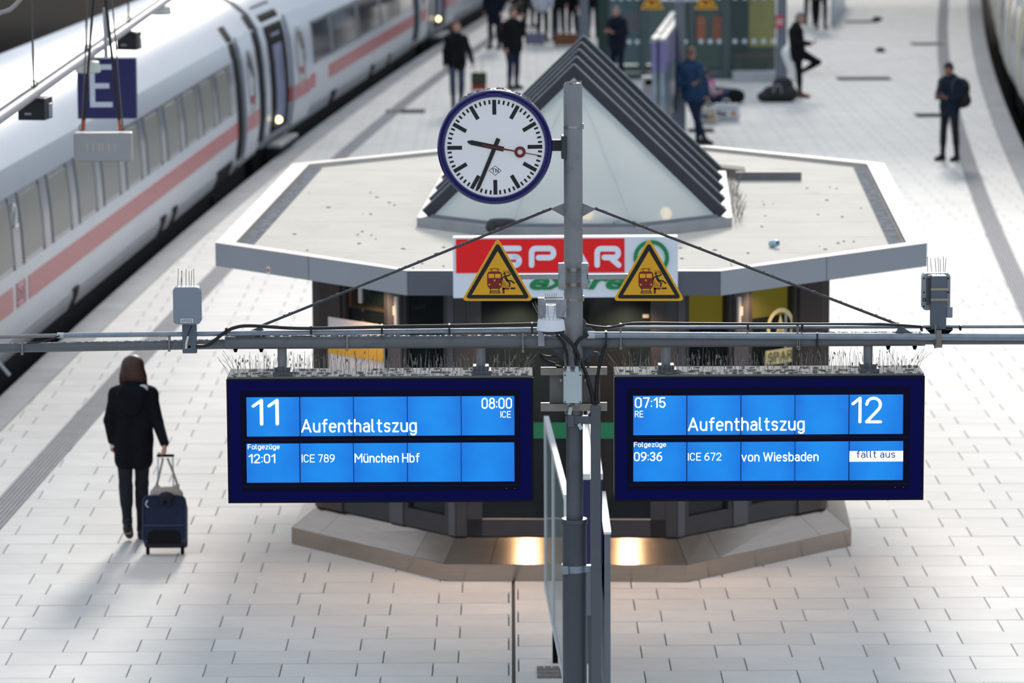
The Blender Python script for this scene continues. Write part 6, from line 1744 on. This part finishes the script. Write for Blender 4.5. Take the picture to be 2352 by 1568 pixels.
# =================================================================== people
skin_m = M('skin', 'b98a74', 0.55, var=0.08, scale=20)
skin2_m = M('skin_tan', '9c6f58', 0.55, var=0.08, scale=20)
def cloth(name, col, rough=0.85): return M('cloth_' + name, col, rough, var=0.22, scale=9, bump=0.3, bscale=40, spec=0.2)
HAIR = {}
def lerp(a, b, t): return tuple(a[i] + (b[i] - a[i]) * t for i in range(3))
def add3(a, b): return tuple(a[i] + b[i] for i in range(3))
def vnorm(a):
    l = math.sqrt(sum(x * x for x in a)) or 1; return tuple(x / l for x in a)
def hand_prims(w, d, side, mat, curl=0.6, pn=(0, -1, 0), sc=1.0):
    """palm plus five bent fingers; w wrist, d direction of the hand, pn palm normal (fingers curl toward it)"""
    d = vnorm(d); pn = vnorm(pn)
    dp = sum(d[i] * pn[i] for i in range(3)); pn = vnorm(tuple(pn[i] - dp * d[i] for i in range(3)))
    s = (d[1] * pn[2] - d[2] * pn[1], d[2] * pn[0] - d[0] * pn[2], d[0] * pn[1] - d[1] * pn[0])
    def at(u, v, n_): return tuple(w[i] + (d[i] * u + s[i] * v * side + pn[i] * n_) * sc for i in range(3))
    pr = []
    for v in (-0.022, 0.0, 0.022):
        pr.append(('c', at(0.005, v * 0.6, 0), at(0.085, v * 1.15, 0), 0.019 * sc, 0.015 * sc, mat, 0.012))
    for v, L_, r in ((-0.030, 0.062, 0.0085), (-0.011, 0.076, 0.0092), (0.010, 0.080, 0.0092), (0.030, 0.072, 0.0092)):
        a = at(0.085, v, 0.0); c1 = curl * 1.1
        b = at(0.085 + L_ * 0.45 * math.cos(c1), v * 1.1, L_ * 0.45 * math.sin(c1)); c2 = c1 + curl * 1.2
        e = at(0.085 + L_ * 0.45 * math.cos(c1) + L_ * 0.5 * math.cos(c2), v * 1.1, L_ * 0.45 * math.sin(c1) + L_ * 0.5 * math.sin(c2))
        pr.append(('c', a, b, r * 1.1 * sc, r * sc, mat, 0.004)); pr.append(('c', b, e, r * sc, r * 0.85 * sc, mat, 0.004))
    a = at(0.02, 0.026, 0.006); b = at(0.052, 0.048, 0.016); e = at(0.080, 0.050, 0.030)
    pr.append(('c', a, b, 0.015 * sc, 0.0115 * sc, mat, 0.008)); pr.append(('c', b, e, 0.011 * sc, 0.009 * sc, mat, 0.004))
    return pr
def person(label, loc, yaw, ht, J, top, legs, shoe, hair, hairstyle='short', skin=skin_m, hem=0.80, h=0.012, extra=None, group=None, bulk=1.0, cap=None, hood=False, open_collar=True):
    """J: joints of the pose in metres for a 1.75 m figure that faces -Y; a = -x side, b = +x side"""
    k = ht / 1.75
    base = dict(pel=(0, 0, .95), che=(0, 0, 1.30), neck=(0, .01, 1.47), head=(0, -.015, 1.625),
                kna=(-.10, -.02, .50), knb=(.10, -.02, .50), ana=(-.11, .02, .085), anb=(.11, .02, .085), toa=(-.13, -.15, .035), tob=(.13, -.15, .035),
                ela=(-.27, .03, 1.14), elb=(.27, .03, 1.14), wra=(-.28, -.05, .88), wrb=(.28, -.05, .88), hda=(0, -.15, -1), hdb=(0, -.15, -1), pna=(1, 0, 0), pnb=(-1, 0, 0),
                curl=0.6, tw=0.0, look=0.0)
    base.update(J); J = base
    cy, sy = math.cos(yaw), math.sin(yaw)
    def T(p):
        x, y, z = p[0] * k, p[1] * k, p[2] * k
        return (loc[0] + x * cy - y * sy, loc[1] + x * sy + y * cy, loc[2] + z)
    def D(v): return (v[0] * cy - v[1] * sy, v[0] * sy + v[1] * cy, v[2])
    t = thing('person', label, 'person', tuple(loc), 0.0, group)
    tw = J['tw']
    def sh(s): return add3(J['che'], (s * .158 * math.cos(tw), s * .158 * math.sin(tw), .082))
    SA, SB = sh(-1), sh(1)
    HA, HB = add3(J['pel'], (-.085, 0, -.03)), add3(J['pel'], (.085, 0, -.03))
    pr = []
    def C(a, b, ra, rb, m, kk=0.03): pr.append(('c', T(a), T(b), ra * k, rb * k, m, kk * k))
    def E(c, r, m, kk=0.02):
        pr.append(('e', T(c), tuple(x * k for x in r), None, None, m, kk * k))
    B = bulk
    for s in (-1, 1):
        C(add3(J['pel'], (s * .055, 0, 0)), add3(J['che'], (s * .075, 0, .02)), .095 * B, .10 * B, 3)
    C(SA, SB, .055, .055, 3); C(add3(J['che'], (0, 0, .1)), J['neck'], .07, .052, 3)
    C(J['neck'], add3(J['head'], (0, .01, -.05)), .050, .052, 0, .02)
    # head: skull, jaw, nose, ears
    lk = J['look']; cl, sl = math.cos(lk), math.sin(lk); nod = J.get('nod', 0.0)
    def Hd(x, y, z):
        y, z = y * math.cos(nod) - z * math.sin(nod), y * math.sin(nod) + z * math.cos(nod)
        return add3(J['head'], (x * cl - y * sl, x * sl + y * cl, z))
    E(Hd(0, .012, .022), (.077, .088, .098), 0, .03); E(Hd(0, -.022, -.045), (.058, .066, .066), 0, .03); C(Hd(0, -.088, .015), Hd(0, -.106, -.018), .010, .015, 0, .012)
    for s in (-1, 1):
        E(Hd(s * .079, .012, -.008), (.014, .022, .03), 0, .008); E(Hd(s * .03, -.078, .002), (.013, .008, .007), 0, .008)
    C(Hd(-.02, -.086, -.052), Hd(.02, -.086, -.052), .008, .008, 0, .008)
    for hip, kn, an, to in ((HA, J['kna'], J['ana'], J['toa']), (HB, J['knb'], J['anb'], J['tob'])):
        C(hip, kn, .088 * B, .060, 1); C(kn, an, .060, .044, 1); C(lerp(kn, an, .2), lerp(kn, an, .45), .058, .054, 1)
        dv = vnorm((to[0] - an[0], to[1] - an[1], 0)); heel = (an[0] - dv[0] * .035, an[1] - dv[1] * .035, max(to[2], an[2] - .055))
        C(an, lerp(an, to, .5), .044, .040, 2, .02); C(heel, to, .040, .034, 2, .02); C(lerp(heel, to, .6), to, .042, .033, 2, .02)
    for S_, el, wr, hd, pn, sd in ((SA, J['ela'], J['wra'], J['hda'], J['pna'], 1), (SB, J['elb'], J['wrb'], J['hdb'], J['pnb'], -1)):
        C(S_, el, .050, .040, 3, .02); C(el, wr, .040, .028, 3, .015)
        pr += hand_prims(T(wr), D(hd), sd, 0, J['curl'], D(pn), k)
    under = top
    body = blob('body', pr, [skin, legs, shoe, under], h, t)
    # jacket
    pr = []
    hz = J.get('hem', hem)
    pel, che = J['pel'], J['che']
    for s in (-1, 1):
        C(add3(pel, (s * .062, 0, 0)), add3(che, (s * .085, 0, .03)), .118 * B, .120 * B, 0)
        if hz < pel[2]:
            C(add3(pel, (s * .070, 0, 0)), (pel[0] + s * .075, pel[1], hz + .06), .118 * B, .108 * B, 0, .04)
    C(SA, SB, .066, .066, 0, .05); C(add3(che, (0, 0, .10)), lerp(J['neck'], J['head'], .18), .10, .066, 0, .06)
    for S_, el, wr in ((SA, J['ela'], J['wra']), (SB, J['elb'], J['wrb'])):
        C(add3(che, (0, 0, .165)), S_, .062, .062, 0, .05)
        C(S_, el, .068, .056, 0, .025); C(el, lerp(el, wr, .97), .056, .043, 0, .015)
    if hood:
        C(add3(che, (-.08, .12, .12)), add3(che, (.08, .12, .12)), .06, .06, 0, .04); E(add3(che, (0, .135, .02)), (.10, .05, .11), 0, .03)
        C(add3(J['neck'], (-.05, .04, .0)), add3(J['neck'], (.05, .04, .0)), .06, .06, 0, .03)
    blob('jacket', pr, top, h, t)
    # hair or cap
    pr = []
    if hairstyle == 'short':
        E(Hd(0, .022, .038), (.083, .090, .094), 0, .01); E(Hd(0, .05, -.01), (.074, .060, .07), 0, .02)
    elif hairstyle == 'long':
        E(Hd(0, .02, .03), (.108, .108, .100), 0, .02); E(Hd(0, .045, -.05), (.112, .085, .105), 0, .03); E(Hd(-.075, .03, -.08), (.05, .06, .075), 0, .03); E(Hd(.075, .03, -.08), (.05, .06, .075), 0, .03)
        C(Hd(-.105, .02, -.08), Hd(-.135, .03, -.17), .022, .006, 0, .02); C(Hd(.10, .02, -.08), Hd(.125, .05, -.17), .022, .006, 0, .02)
    elif hairstyle == 'cap':
        E(Hd(0, .012, .045), (.086, .096, .085), 0, .01); E(Hd(0, -.09, .045), (.06, .055, .012), 0, .01)
    if pr:
        blob('hair' if hairstyle != 'cap' else 'cap', pr, hair, max(h * 0.8, 0.008), t)
    # eyes
    for s in (-1, 1):
        mb = MB(); mb.ball(T(Hd(s * .03, -.082, .012)), .009 * k, 8, 6); mb.build('eye', M('eye_dark', '1a1412', 0.3), t)
    return t, T, Hd
navy = cloth('navy', '141a2a'); black = cloth('black', '101216'); blackn = cloth('black_navy', '0d1018'); charcoal = cloth('charcoal', '23252b'); greyj = cloth('grey_jeans', '3f4a5a'); bluej = cloth('blue_jeans', '1c2740'); blueja = cloth('blue_jacket', '26405f')
shoe_b = M('shoe_black', '15161a', 0.6); shoe_br = M('shoe_brown', '6a3e2a', 0.6); hair_br = M('hair_brown', '3e2417', 0.5, var=0.35, scale=60, stretch=(4, 4, 0.6)); hair_d = M('hair_dark', '17130f', 0.55, var=0.3, scale=50); hair_g = M('hair_grey', '7d7c7c', 0.6, var=0.3, scale=50)
rub_m = M('shoe_sole_pale', '9a958c', 0.7)

# ---- woman walking away with trolley case (local +x is the photo's left because she faces away)
WL0 = Vector((-3.44, 33.15, 0)); 
hand_b = A(378, 1040, 32.86)      # hand on the trolley handle
hand_a = A(256, 1034, 33.15)
ky = 1.70 / 1.75
def wloc(p): return ((WL0.x - p.x) / ky, (WL0.y - p.y) / ky, p.z / ky)
ha, hb = wloc(hand_b), wloc(hand_a)
wj = dict(wra=(ha[0] - .0, ha[1] - .02, ha[2] + .085), ela=(-.225, .05, 1.12), hda=(0, .1, -1), pna=(1, 0, 0),
          wrb=(hb[0] - .01, hb[1], hb[2] + .09), elb=(.225, .04, 1.14), hdb=(.05, -.1, -1), pnb=(-1, 0, .1),
          kna=(-.055, -.06, .52), ana=(-.05, -.02, .09), toa=(-.055, -.19, .04),
          knb=(.09, .0, .50), anb=(.065, .16, .20), tob=(.06, .04, .05), pel=(.01, 0, .95), che=(0, .01, 1.30), curl=0.9)
wt, WT, WH = person('woman in a long dark navy coat walking away and pulling a trolley case', WL0, math.pi, 1.70, wj, blackn, charcoal, shoe_b, hair_br, 'long', hem=.70, h=0.008, hood=True, bulk=0.98)
q = WT((-.10, .09, 1.455)); mb = MB(); mb.ball((q[0], q[1] - .02, q[2]), (.05, .03, .035), 12, 8); mb.build('hood_lining', M('lining_pale', 'c9ccc9', 0.7, var=0.2, scale=20), wt, smooth=60, label='pale lining showing at the hood')
q = WT((.065, .12, .155)); mb = MB(); mb.box(q, (.075, .20, .012), Matrix.Rotation(math.radians(38), 3, 'X')); mb.build('shoe_sole', rub_m, wt, bev=.005)
q = hand_a; mb = MB(); mb.tube([q + Vector((.0, -.03, .035)), q + Vector((.045, -.03, .05))], 0.012, 8); mb.build('shirt_cuff', M('cuff_white', 'd8dadd', 0.7), wt)
# ---- trolley case
b0 = G(380, 1272); 
ctop = A(380, 1147, 32.72)
cb_ = Vector((b0.x, b0.y, 0.06)); up = (ctop - cb_); Lc = up.length; up.normalize(); rt = Vector((1, 0, 0)); fw = rt.cross(up).normalized()   # fw points away from the camera-ish
R_ = Matrix((rt, up.cross(rt) * 1.0, up)).transposed()
yb = R_ @ Vector((0, 1, 0))
case = thing('trolley_case', 'dark blue soft trolley suitcase pulled behind the woman', 'suitcase', (b0.x, b0.y, 0.0))
def CB(x, y, z): return cb_ + R_ @ Vector((x, y, z))
navyc = M('case_navy_fabric', '141d38', 0.7, var=0.15, scale=30, bump=0.3, bscale=200, spec=0.3)
mb = MB(); pts = []
W2, Hc = 0.195, Lc
for sx2, sz2, a0 in ((1, 1, 0), (-1, 1, 90), (-1, -1, 180), (1, -1, 270)):
    rr = 0.06 if sz2 > 0 else 0.03
    for i in range(6):
        an = math.radians(a0 + 18 * i); pts.append((sx2 * (W2 - rr) + rr * math.cos(an), (Hc - rr if sz2 > 0 else rr + .02) + rr * math.sin(an)))
mb.extr([CB(x, -.11, z) for x, z in pts], R_ @ Vector((0, .20, 0))); mb.build('body', navyc, case, bev=0.015)
mb = MB(); mb.tube([CB(x * .985, -.112, z) for x, z in pts], 0.006, 6, closed=True); mb.build('piping', M('piping_dark', '2b3550', 0.6), case)
mb = MB(); mb.tube([CB(-W2 + .01, -.113, .17), CB(0, -.116, .165), CB(W2 - .01, -.113, .17)], 0.005, 6); mb.build('zip', M('zip_grey', '3d4663', 0.5), case)
mb = MB(); mb.extr([CB(x, -.118, z) for x, z in ((-.155, .0), (.155, .0), (.145, .10), (.10, .13), (-.10, .13), (-.145, .10))], R_ @ Vector((0, .03, 0))); mb.build('base_guard', M('guard_black', '050608', 0.7, spec=0.2), case, bev=.008)
for x in (-.155, .155):
    c = CB(x, -.02, 0.0); c = Vector((c.x, c.y, 0.036)); mb = MB(); mb.lathe([(.01, -.014), (.034, -.014), (.034, .014), (.01, .014)], c, 18, Matrix.Rotation(math.pi / 2, 3, 'Y')); mb.build('wheel', blk_m, case, smooth=40)
hgr = A(380, 1046, 32.86)
for s in (-1, 1):
    p0 = CB(s * .075, .03, Hc - .05); p1 = Vector((hgr.x + .0 + s * .065, hgr.y, hgr.z)); mb = MB(); mb.tube([p0, p1], 0.0075, 8); mb.build('handle_tube', M('tube_alu', 'c3c8d2', 0.3, metal=0.7), case, smooth=60)
mb = MB(); mb.tube([Vector((hgr.x - .078, hgr.y, hgr.z)), Vector((hgr.x + .078, hgr.y, hgr.z))], 0.013, 10); mb.build('grip', blk_m, case, smooth=60)
mb = MB(); mb.tube(smooth_pts([CB(-.15, -.12, Hc - .05), CB(-.165, -.125, Hc - .09), CB(-.14, -.125, Hc - .12)]), .006, 6); mb.build('zip_pull', M('tube_alu', 'c3c8d2', 0.3, metal=0.7), case)
# ---- handbag lying on the case, straps in the hand
c = CB(0.0, .02, Hc + .05)
hb_m = M('bag_taupe', 'a39a90', 0.7, var=0.12, scale=14, bump=0.4, bscale=40)
bag = thing('handbag', 'taupe handbag resting on top of the trolley case', 'handbag', (c.x, c.y, c.z - .07))
def V3(dx, dy, dz): return (c.x + dx, c.y + dy, c.z + dz)
blob('bag_body', [('e', V3(-.03, 0, 0), (.115, .07, .075), None, None, 0, .04), ('e', V3(.06, 0, .0), (.10, .07, .075), None, None, 0, .04), ('c', V3(-.10, 0, .03), V3(-.075, 0, .085), .03, .02, 0, .02), ('c', V3(.08, 0, .05), V3(.11, 0, .09), .03, .02, 0, .02)], hb_m, 0.009, bag)
mb = MB(); mb.tube(smooth_pts([V3(.11, 0, .08), V3(.085, 0, .17), (hgr.x + .02, hgr.y - .02, hgr.z - .02)]), 0.011, 6); mb.tube(smooth_pts([V3(-.085, 0, .08), V3(-.06, 0, .16), (hgr.x - .02, hgr.y - .02, hgr.z - .02)]), 0.011, 6); mb.build('strap', M('strap_taupe', '8d8378', 0.6), bag, smooth=60)
c2 = CB(.02, -.14, Hc - .02)
o = blob('scarf', [('e', (c2.x, c2.y, c2.z), (.07, .035, .045), None, None, 0, .02), ('c', (c2.x - .03, c2.y - .01, c2.z), (c2.x - .045, c2.y - .02, c2.z - .07), .02, .012, 0, .01), ('c', (c2.x + .02, c2.y - .01, c2.z), (c2.x + .03, c2.y - .02, c2.z - .08), .022, .014, 0, .01)], cloth('charcoal_scarf', '2c2d35'), .008)
tag(o, 'dark scarf knotted over the front of the trolley case', 'scarf')

# ---- the others on the far platform
def phone(lab, p, rz=0.0):
    mb = MB(); mb.box(p, (.075, .02, .14), Matrix.Rotation(rz, 3, 'Z') @ Matrix.Rotation(math.radians(-40), 3, 'X')); o = mb.build('phone', M('phone_black', '0c0d10', 0.2), None, bev=.006); tag(o, lab, 'phone')
walk = dict(kna=(-.09, -.10, .52), ana=(-.08, -.16, .10), toa=(-.09, -.34, .055), knb=(.09, .02, .50), anb=(.09, .20, .13), tob=(.09, .06, .04), ela=(-.23, .05, 1.14), wra=(-.24, -.02, .88), elb=(.25, .08, 1.16), wrb=(.31, .06, .92), hdb=(.1, .1, -1))
g = G(1050, 250)
person('man in a black jacket and grey jeans walking toward the camera left of the clock', (g.x, g.y, 0), math.radians(4), 1.84, walk, black, greyj, shoe_b, M('hair_auburn', '5a3826', 0.6, var=0.3, scale=40), h=0.014)
g = G(1100, 210); t = thing('rolling_bag', 'dark green and red rolling bag behind the walking man', 'suitcase', g)
mb = MB(); mb.bmm(g.x - .17, g.x + .17, g.y - .1, g.y + .1, .16, .42); mb.build('upper_body', M('bag_olive', '2f3a28', 0.7, var=0.3, scale=12), t, bev=.03)
mb = MB(); mb.bmm(g.x - .165, g.x + .165, g.y - .1, g.y + .1, .04, .16); mb.build('lower_body', M('bag_red', '8e2d25', 0.7, var=0.2), t, bev=.02)
for s in (-1, 1):
    mb = MB(); mb.lathe([(.0, -.015), (.04, -.015), (.04, .015), (0, .015)], (g.x + s * .15, g.y, .042), 14, Matrix.Rotation(math.pi / 2, 3, 'Y')); mb.build('wheel', blk_m, t)
    mb = MB(); mb.tube([(g.x + s * .08, g.y + .08, .4), (g.x - .04 + s * .06, g.y - .2, 1.0)], .010, 6); mb.build('handle_tube', M('tube_alu', 'c3c8d2', 0.3, metal=0.7), t)
g = G(1178, 205)
person('stout man in a black jacket holding a phone to his face, standing behind the clock', (g.x, g.y, 0), math.radians(38), 1.82, dict(elb=(.27, -.05, 1.17), wrb=(.13, -.20, 1.50), hdb=(-.4, 0, 1), pnb=(-1, 0, 0), head=(0, -.03, 1.62), wra=(-.27, -.10, .90), kna=(-.09, -.03, .5), ana=(-.08, .02, .085), toa=(-.10, -.17, .035)), black, bluej, shoe_b, hair_d, bulk=1.36, h=0.014, skin=skin_m)
g = G(1418, 196)
person('grey-haired man in a dark jacket looking at his phone in front of the shelter', (g.x, g.y, 0), math.radians(-35), 1.80, dict(ela=(-.25, -.03, 1.15), elb=(.25, -.03, 1.15), wra=(-.10, -.27, 1.16), wrb=(.08, -.27, 1.16), hda=(.5, -.6, .3), hdb=(-.5, -.6, .3), pna=(0, 0, 1), pnb=(0, 0, 1), head=(0, -.05, 1.61), nod=.35), navy, navy, shoe_b, hair_g, h=0.014, bulk=1.15)
phone('phone held by the grey-haired man by the shelter', (g.x - .20, g.y - .24, 1.23), math.radians(-35))
g = G(1612, 331)
tt, TT, HH = person('man in a blue jacket and cap leaning on a pole with crossed legs', (g.x - .05, g.y, 0), math.radians(14), 1.84, dict(pel=(-.10, .02, .95), che=(-.16, .03, 1.30), neck=(-.16, .03, 1.47), head=(-.15, .0, 1.625), nod=.25, kna=(-.08, -.05, .5), ana=(.08, -.10, .085), toa=(.16, -.24, .04), knb=(-.02, .04, .5), anb=(-.02, .02, .085), tob=(.04, -.14, .035),
       ela=(-.40, -.02, 1.12), wra=(-.22, -.24, 1.10), hda=(.8, -.4, .1), pna=(0, 0, 1), elb=(.13, .03, 1.10), wrb=(.15, -.04, .86), pnb=(-1, 0, 0)), blueja, bluej, shoe_b, M('cap_tan', '7a6a56', 0.8, var=0.3, scale=30), 'cap', h=0.012, bulk=1.2)
phone('phone held by the man in the blue jacket', Vector(TT((-.10, -.28, 1.13))) , 0)
g = G(1838, 224)
person('man in black leaning on the pole with one knee bent up', (g.x, g.y, 0), math.radians(82), 1.84, dict(pel=(0, .06, .96), che=(0, .10, 1.31), neck=(0, .08, 1.48), head=(0, .0, 1.62), nod=.3, knb=(.09, -.36, .72), anb=(.10, .02, .50), tob=(.10, .02, .36), kna=(-.08, .02, .50), ana=(-.08, .0, .085), toa=(-.09, -.18, .035),
       ela=(-.25, .10, 1.13), elb=(.25, .10, 1.13), wra=(-.09, -.20, 1.10), wrb=(.09, -.20, 1.10), hda=(.3, -1, .2), hdb=(-.3, -1, .2), pna=(0, 0, 1), pnb=(0, 0, 1)), black, black, shoe_br, hair_g, h=0.012, bulk=1.28, hem=.78)
g = G(2180, 369)
tt, TT, HH = person('man with a backpack standing at the right and looking down at his phone', (g.x, g.y, 0), math.radians(-36), 1.79, dict(ela=(-.22, -.03, 1.14), elb=(.22, -.03, 1.14), wra=(-.11, -.25, 1.12), wrb=(.09, -.25, 1.12), hda=(.5, -.7, .2), hdb=(-.5, -.7, .2), pna=(0, 0, 1), pnb=(0, 0, 1), head=(0, -.06, 1.61), nod=.45, kna=(-.11, -.02, .5), ana=(-.13, .0, .085), toa=(-.17, -.16, .035), knb=(.12, .0, .5), anb=(.13, .04, .085), tob=(.12, -.13, .035)),
       cloth('slate_jacket', '1f2836'), charcoal, shoe_b, hair_d, h=0.011, skin=skin2_m, hood=True)
phone('phone in the hands of the man with the backpack', Vector(TT((-.01, -.34, 1.17))), math.radians(-24))
q = TT((.10, .22, 1.18))
bp = thing('backpack', 'black backpack worn by the man at the right', 'backpack', (q[0], q[1], q[2] - .28))
blob('pack_body', [('e', (q[0], q[1], q[2] + .08), (.16, .13, .20), None, None, 0, .05), ('e', (q[0] + .01, q[1], q[2] - .12), (.16, .14, .16), None, None, 0, .05), ('e', (q[0] + .06, q[1] - .03, q[2] - .14), (.12, .12, .11), None, None, 0, .03)], M('pack_black', '121419', 0.6, var=0.2, scale=20), .014, bp)
for s in (-1, 1):
    mb = MB(); mb.tube(smooth_pts([TT((s * .11, .14, 1.42)), TT((s * .125, .0, 1.475)), TT((s * .125, -.125, 1.38)), TT((s * .135, -.125, 1.2)), TT((s * .16, .10, 1.02))]), .018, 6); mb.build('strap', M('strap_grey', '3a3f47', 0.7), bp, smooth=60)
# seated woman and bags behind the leaning man
g = G(1622, 262)
person('person in a pale pink top sitting on the ground behind the leaning man', (g.x, g.y + .3, 0), math.radians(40), 1.66, dict(pel=(0, .1, .16), che=(0, .06, .50), neck=(0, .05, .68), head=(0, .02, .83), kna=(-.14, -.30, .36), ana=(-.12, -.42, .09), toa=(-.12, -.58, .045), knb=(.16, -.30, .34), anb=(.14, -.44, .09), tob=(.16, -.60, .045), ela=(-.26, -.02, .36), wra=(-.14, -.24, .36), elb=(.28, -.05, .36), wrb=(.18, -.28, .46), hda=(0, -1, .3), hdb=(0, -1, .6), hem=.10), cloth('pale_pink', 'c9aeb0'), bluej, shoe_b, hair_d, 'long', h=0.013)
for lab, px, py, w, h_, col, nm in (('large white carrier bag with coloured print on the floor', 1668, 277, .52, .40, 'ccd0d6', 'carrier_bag'), ('smaller pale carrier bag beside the leaning man', 1627, 283, .30, .38, 'c4bfb4', 'carrier_bag')):
    g = G(px, py); t = thing(nm, lab, 'bag', g)
    blob('bag_body', [('c', (g.x - w * .36, g.y, h_ * .25), (g.x + w * .36, g.y, h_ * .25), h_ * .26, h_ * .26, 0, .05), ('c', (g.x - w * .40, g.y, h_ * .72), (g.x + w * .40, g.y, h_ * .72), h_ * .16, h_ * .16, 0, .12)], M('bag_' + lab[:5] + col, col, .5, var=.08, scale=8, bump=.5, bscale=18), .015, t)
    for i, (dx, dz, c_) in enumerate(((-.3, .4, '5a4a8a'), (-.1, .35, '7a6a5a'), (.28, .38, 'c98a4a'))):
        mb = MB(); mb.ball((g.x + dx * w, g.y - h_ * .27, dz * h_), (.05, .02, .05), 10, 6); mb.build('print_patch', M('print_' + c_, c_, .6), t)
    mb = MB(); mb.tube(smooth_pts([(g.x - .08, g.y, h_ * .8), (g.x - .05, g.y, h_ * 1.05), (g.x + .05, g.y, h_ * 1.05), (g.x + .08, g.y, h_ * .8)]), .012, 6); mb.build('bag_handle', white_c, t)
g = G(1665, 238); o = blob('bundle', [('e', (g.x - .12, g.y, .22), (.28, .2, .14), None, None, 0, .06), ('e', (g.x + .18, g.y, .18), (.24, .2, .14), None, None, 1, .06), ('e', (g.x - .34, g.y, .42), (.13, .12, .10), None, None, 2, .04), ('e', (g.x, g.y, .08), (.4, .25, .10), None, None, 1, .05)], [cloth('bundle_blue', '31415c'), black, cloth('pink_bundle', 'c2347c')], .016)
tag(o, 'heap of dark clothes with a pink bundle behind the carrier bags', 'clothes')
g = G(1790, 234); t = thing('duffel_bag', 'black duffel bag with straps on the floor by the pole', 'bag', g)
blob('bag_body', [('c', (g.x - .2, g.y, .17), (g.x + .22, g.y, .17), .17, .17, 0, .05), ('e', (g.x + .08, g.y + .05, .38), (.22, .16, .16), None, None, 0, .05), ('e', (g.x - .34, g.y - .05, .12), (.14, .13, .11), None, None, 0, .04)], M('pack_black', '121419', 0.6), .016, t)
mb = MB(); mb.tube(smooth_pts([(g.x - .14, g.y - .16, .2), (g.x - .1, g.y - .2, .36), (g.x, g.y - .2, .36), (g.x + .04, g.y - .16, .2)]), .014, 6); mb.build('strap', M('strap_pale', '8f9094', .6), t)
g = G(1846, 186) ; t = thing('white_sack', 'bright white sack leaning on the pole behind the man in black', 'sack', (G(1820, 190).x, 80.5, 0))
c = A(1820, 140, 80.5)
blob('sack_body', [('c', (c.x + .08, c.y, c.z - .32), (c.x - .06, c.y, c.z + .18), .13, .18, 0, .06), ('c', (c.x + .12, c.y, c.z - .42), (c.x + .14, c.y, .1), .06, .05, 0, .05)], M('sack_white', 'f3f5f2', .5, var=.02), .018, t)
mb = MB(); mb.tube([(c.x - .1, c.y, c.z + .3), (c.x - .03, c.y, c.z + .36), (c.x + .02, c.y, c.z + .28)], .012, 6); mb.build('tie', blk_m, t)
# crowd at the top edge
crowd = [(1136, 112, 'tall person in a long navy coat at the left end of the distant crowd', -20, navy, navy, hair_d, 1.82), (1246, 96, 'person in a white top and black trousers in the distant crowd', 10, cloth('white_top', 'b9bcc6'), black, hair_br, 1.72),
         (1215, 62, 'person in a dark jacket behind the stout man in the distant crowd', 30, black, charcoal, hair_d, 1.80), (1284, 92, 'person all in black standing right of the white top in the distant crowd', -10, black, black, hair_d, 1.84), (1316, 90, 'person in black with a red hat next to the far pole', -30, black, black, M('hat_red', 'd22a3c', .6), 1.70),
         (1362, 86, 'person in a dark coat with tan hair between the far pole and the shelter', 15, black, bluej, M('hair_tan', '8a5a2a', .6), 1.76), (1886, 66, 'distant person in a black coat beside the bright balustrade', 10, black, black, M('hat_yellow', 'b8901c', .6), 1.78), (1860, 56, 'distant person with a dark jacket at the top edge right of the shelter', -15, navy, black, hair_d, 1.75)]
for px, py, lab, yw, tp, lg, hr_, hh in crowd:
    g = G(px, py); person(lab, (g.x, g.y, 0), math.radians(yw), hh, dict(ela=(-.26, .0, 1.14), wra=(-.22, -.12, .92), elb=(.26, .0, 1.14), wrb=(.22, -.12, .92)), tp, lg, shoe_b, hr_, h=0.018, hem=.62 if px == 1136 else .80)
for lab, px, py, w, hgt, col in (('dark red rolling suitcase beside the tall person in the navy coat', 1157, 104, .34, .62, '6b2a2e'), ('brown leather trunk on the floor under the distant crowd', 1300, 108, .62, .34, '6f4428'), ('patterned violet travel bag on the floor under the distant crowd', 1228, 106, .5, .34, '6d6a86'), ('pale grey upright suitcase in the middle of the distant crowd', 1275, 86, .22, .75, '9aa0ac')):
    g = G(px, py); t = thing('travel_bag', lab, 'luggage', g, group='luggage of the distant crowd')
    mb = MB(); mb.bmm(g.x - w / 2, g.x + w / 2, g.y - .13, g.y + .13, .05, hgt); mb.build('shell', M('lug_' + col, col, .6, var=.3, scale=9), t, bev=.03)
    mb = MB(); mb.tube(smooth_pts([(g.x - .09, g.y, hgt - .01), (g.x - .07, g.y, hgt + .07), (g.x + .07, g.y, hgt + .07), (g.x + .09, g.y, hgt - .01)]), .014, 6); mb.build('handle', blk_m, t)
    for s in (-1, 1):
        mb = MB(); mb.lathe([(0, -.012), (.035, -.012), (.035, .012), (0, .012)], (g.x + s * w * .38, g.y - .1, .037), 12, Matrix.Rotation(math.pi / 2, 3, 'Y')); mb.build('wheel', blk_m, t)
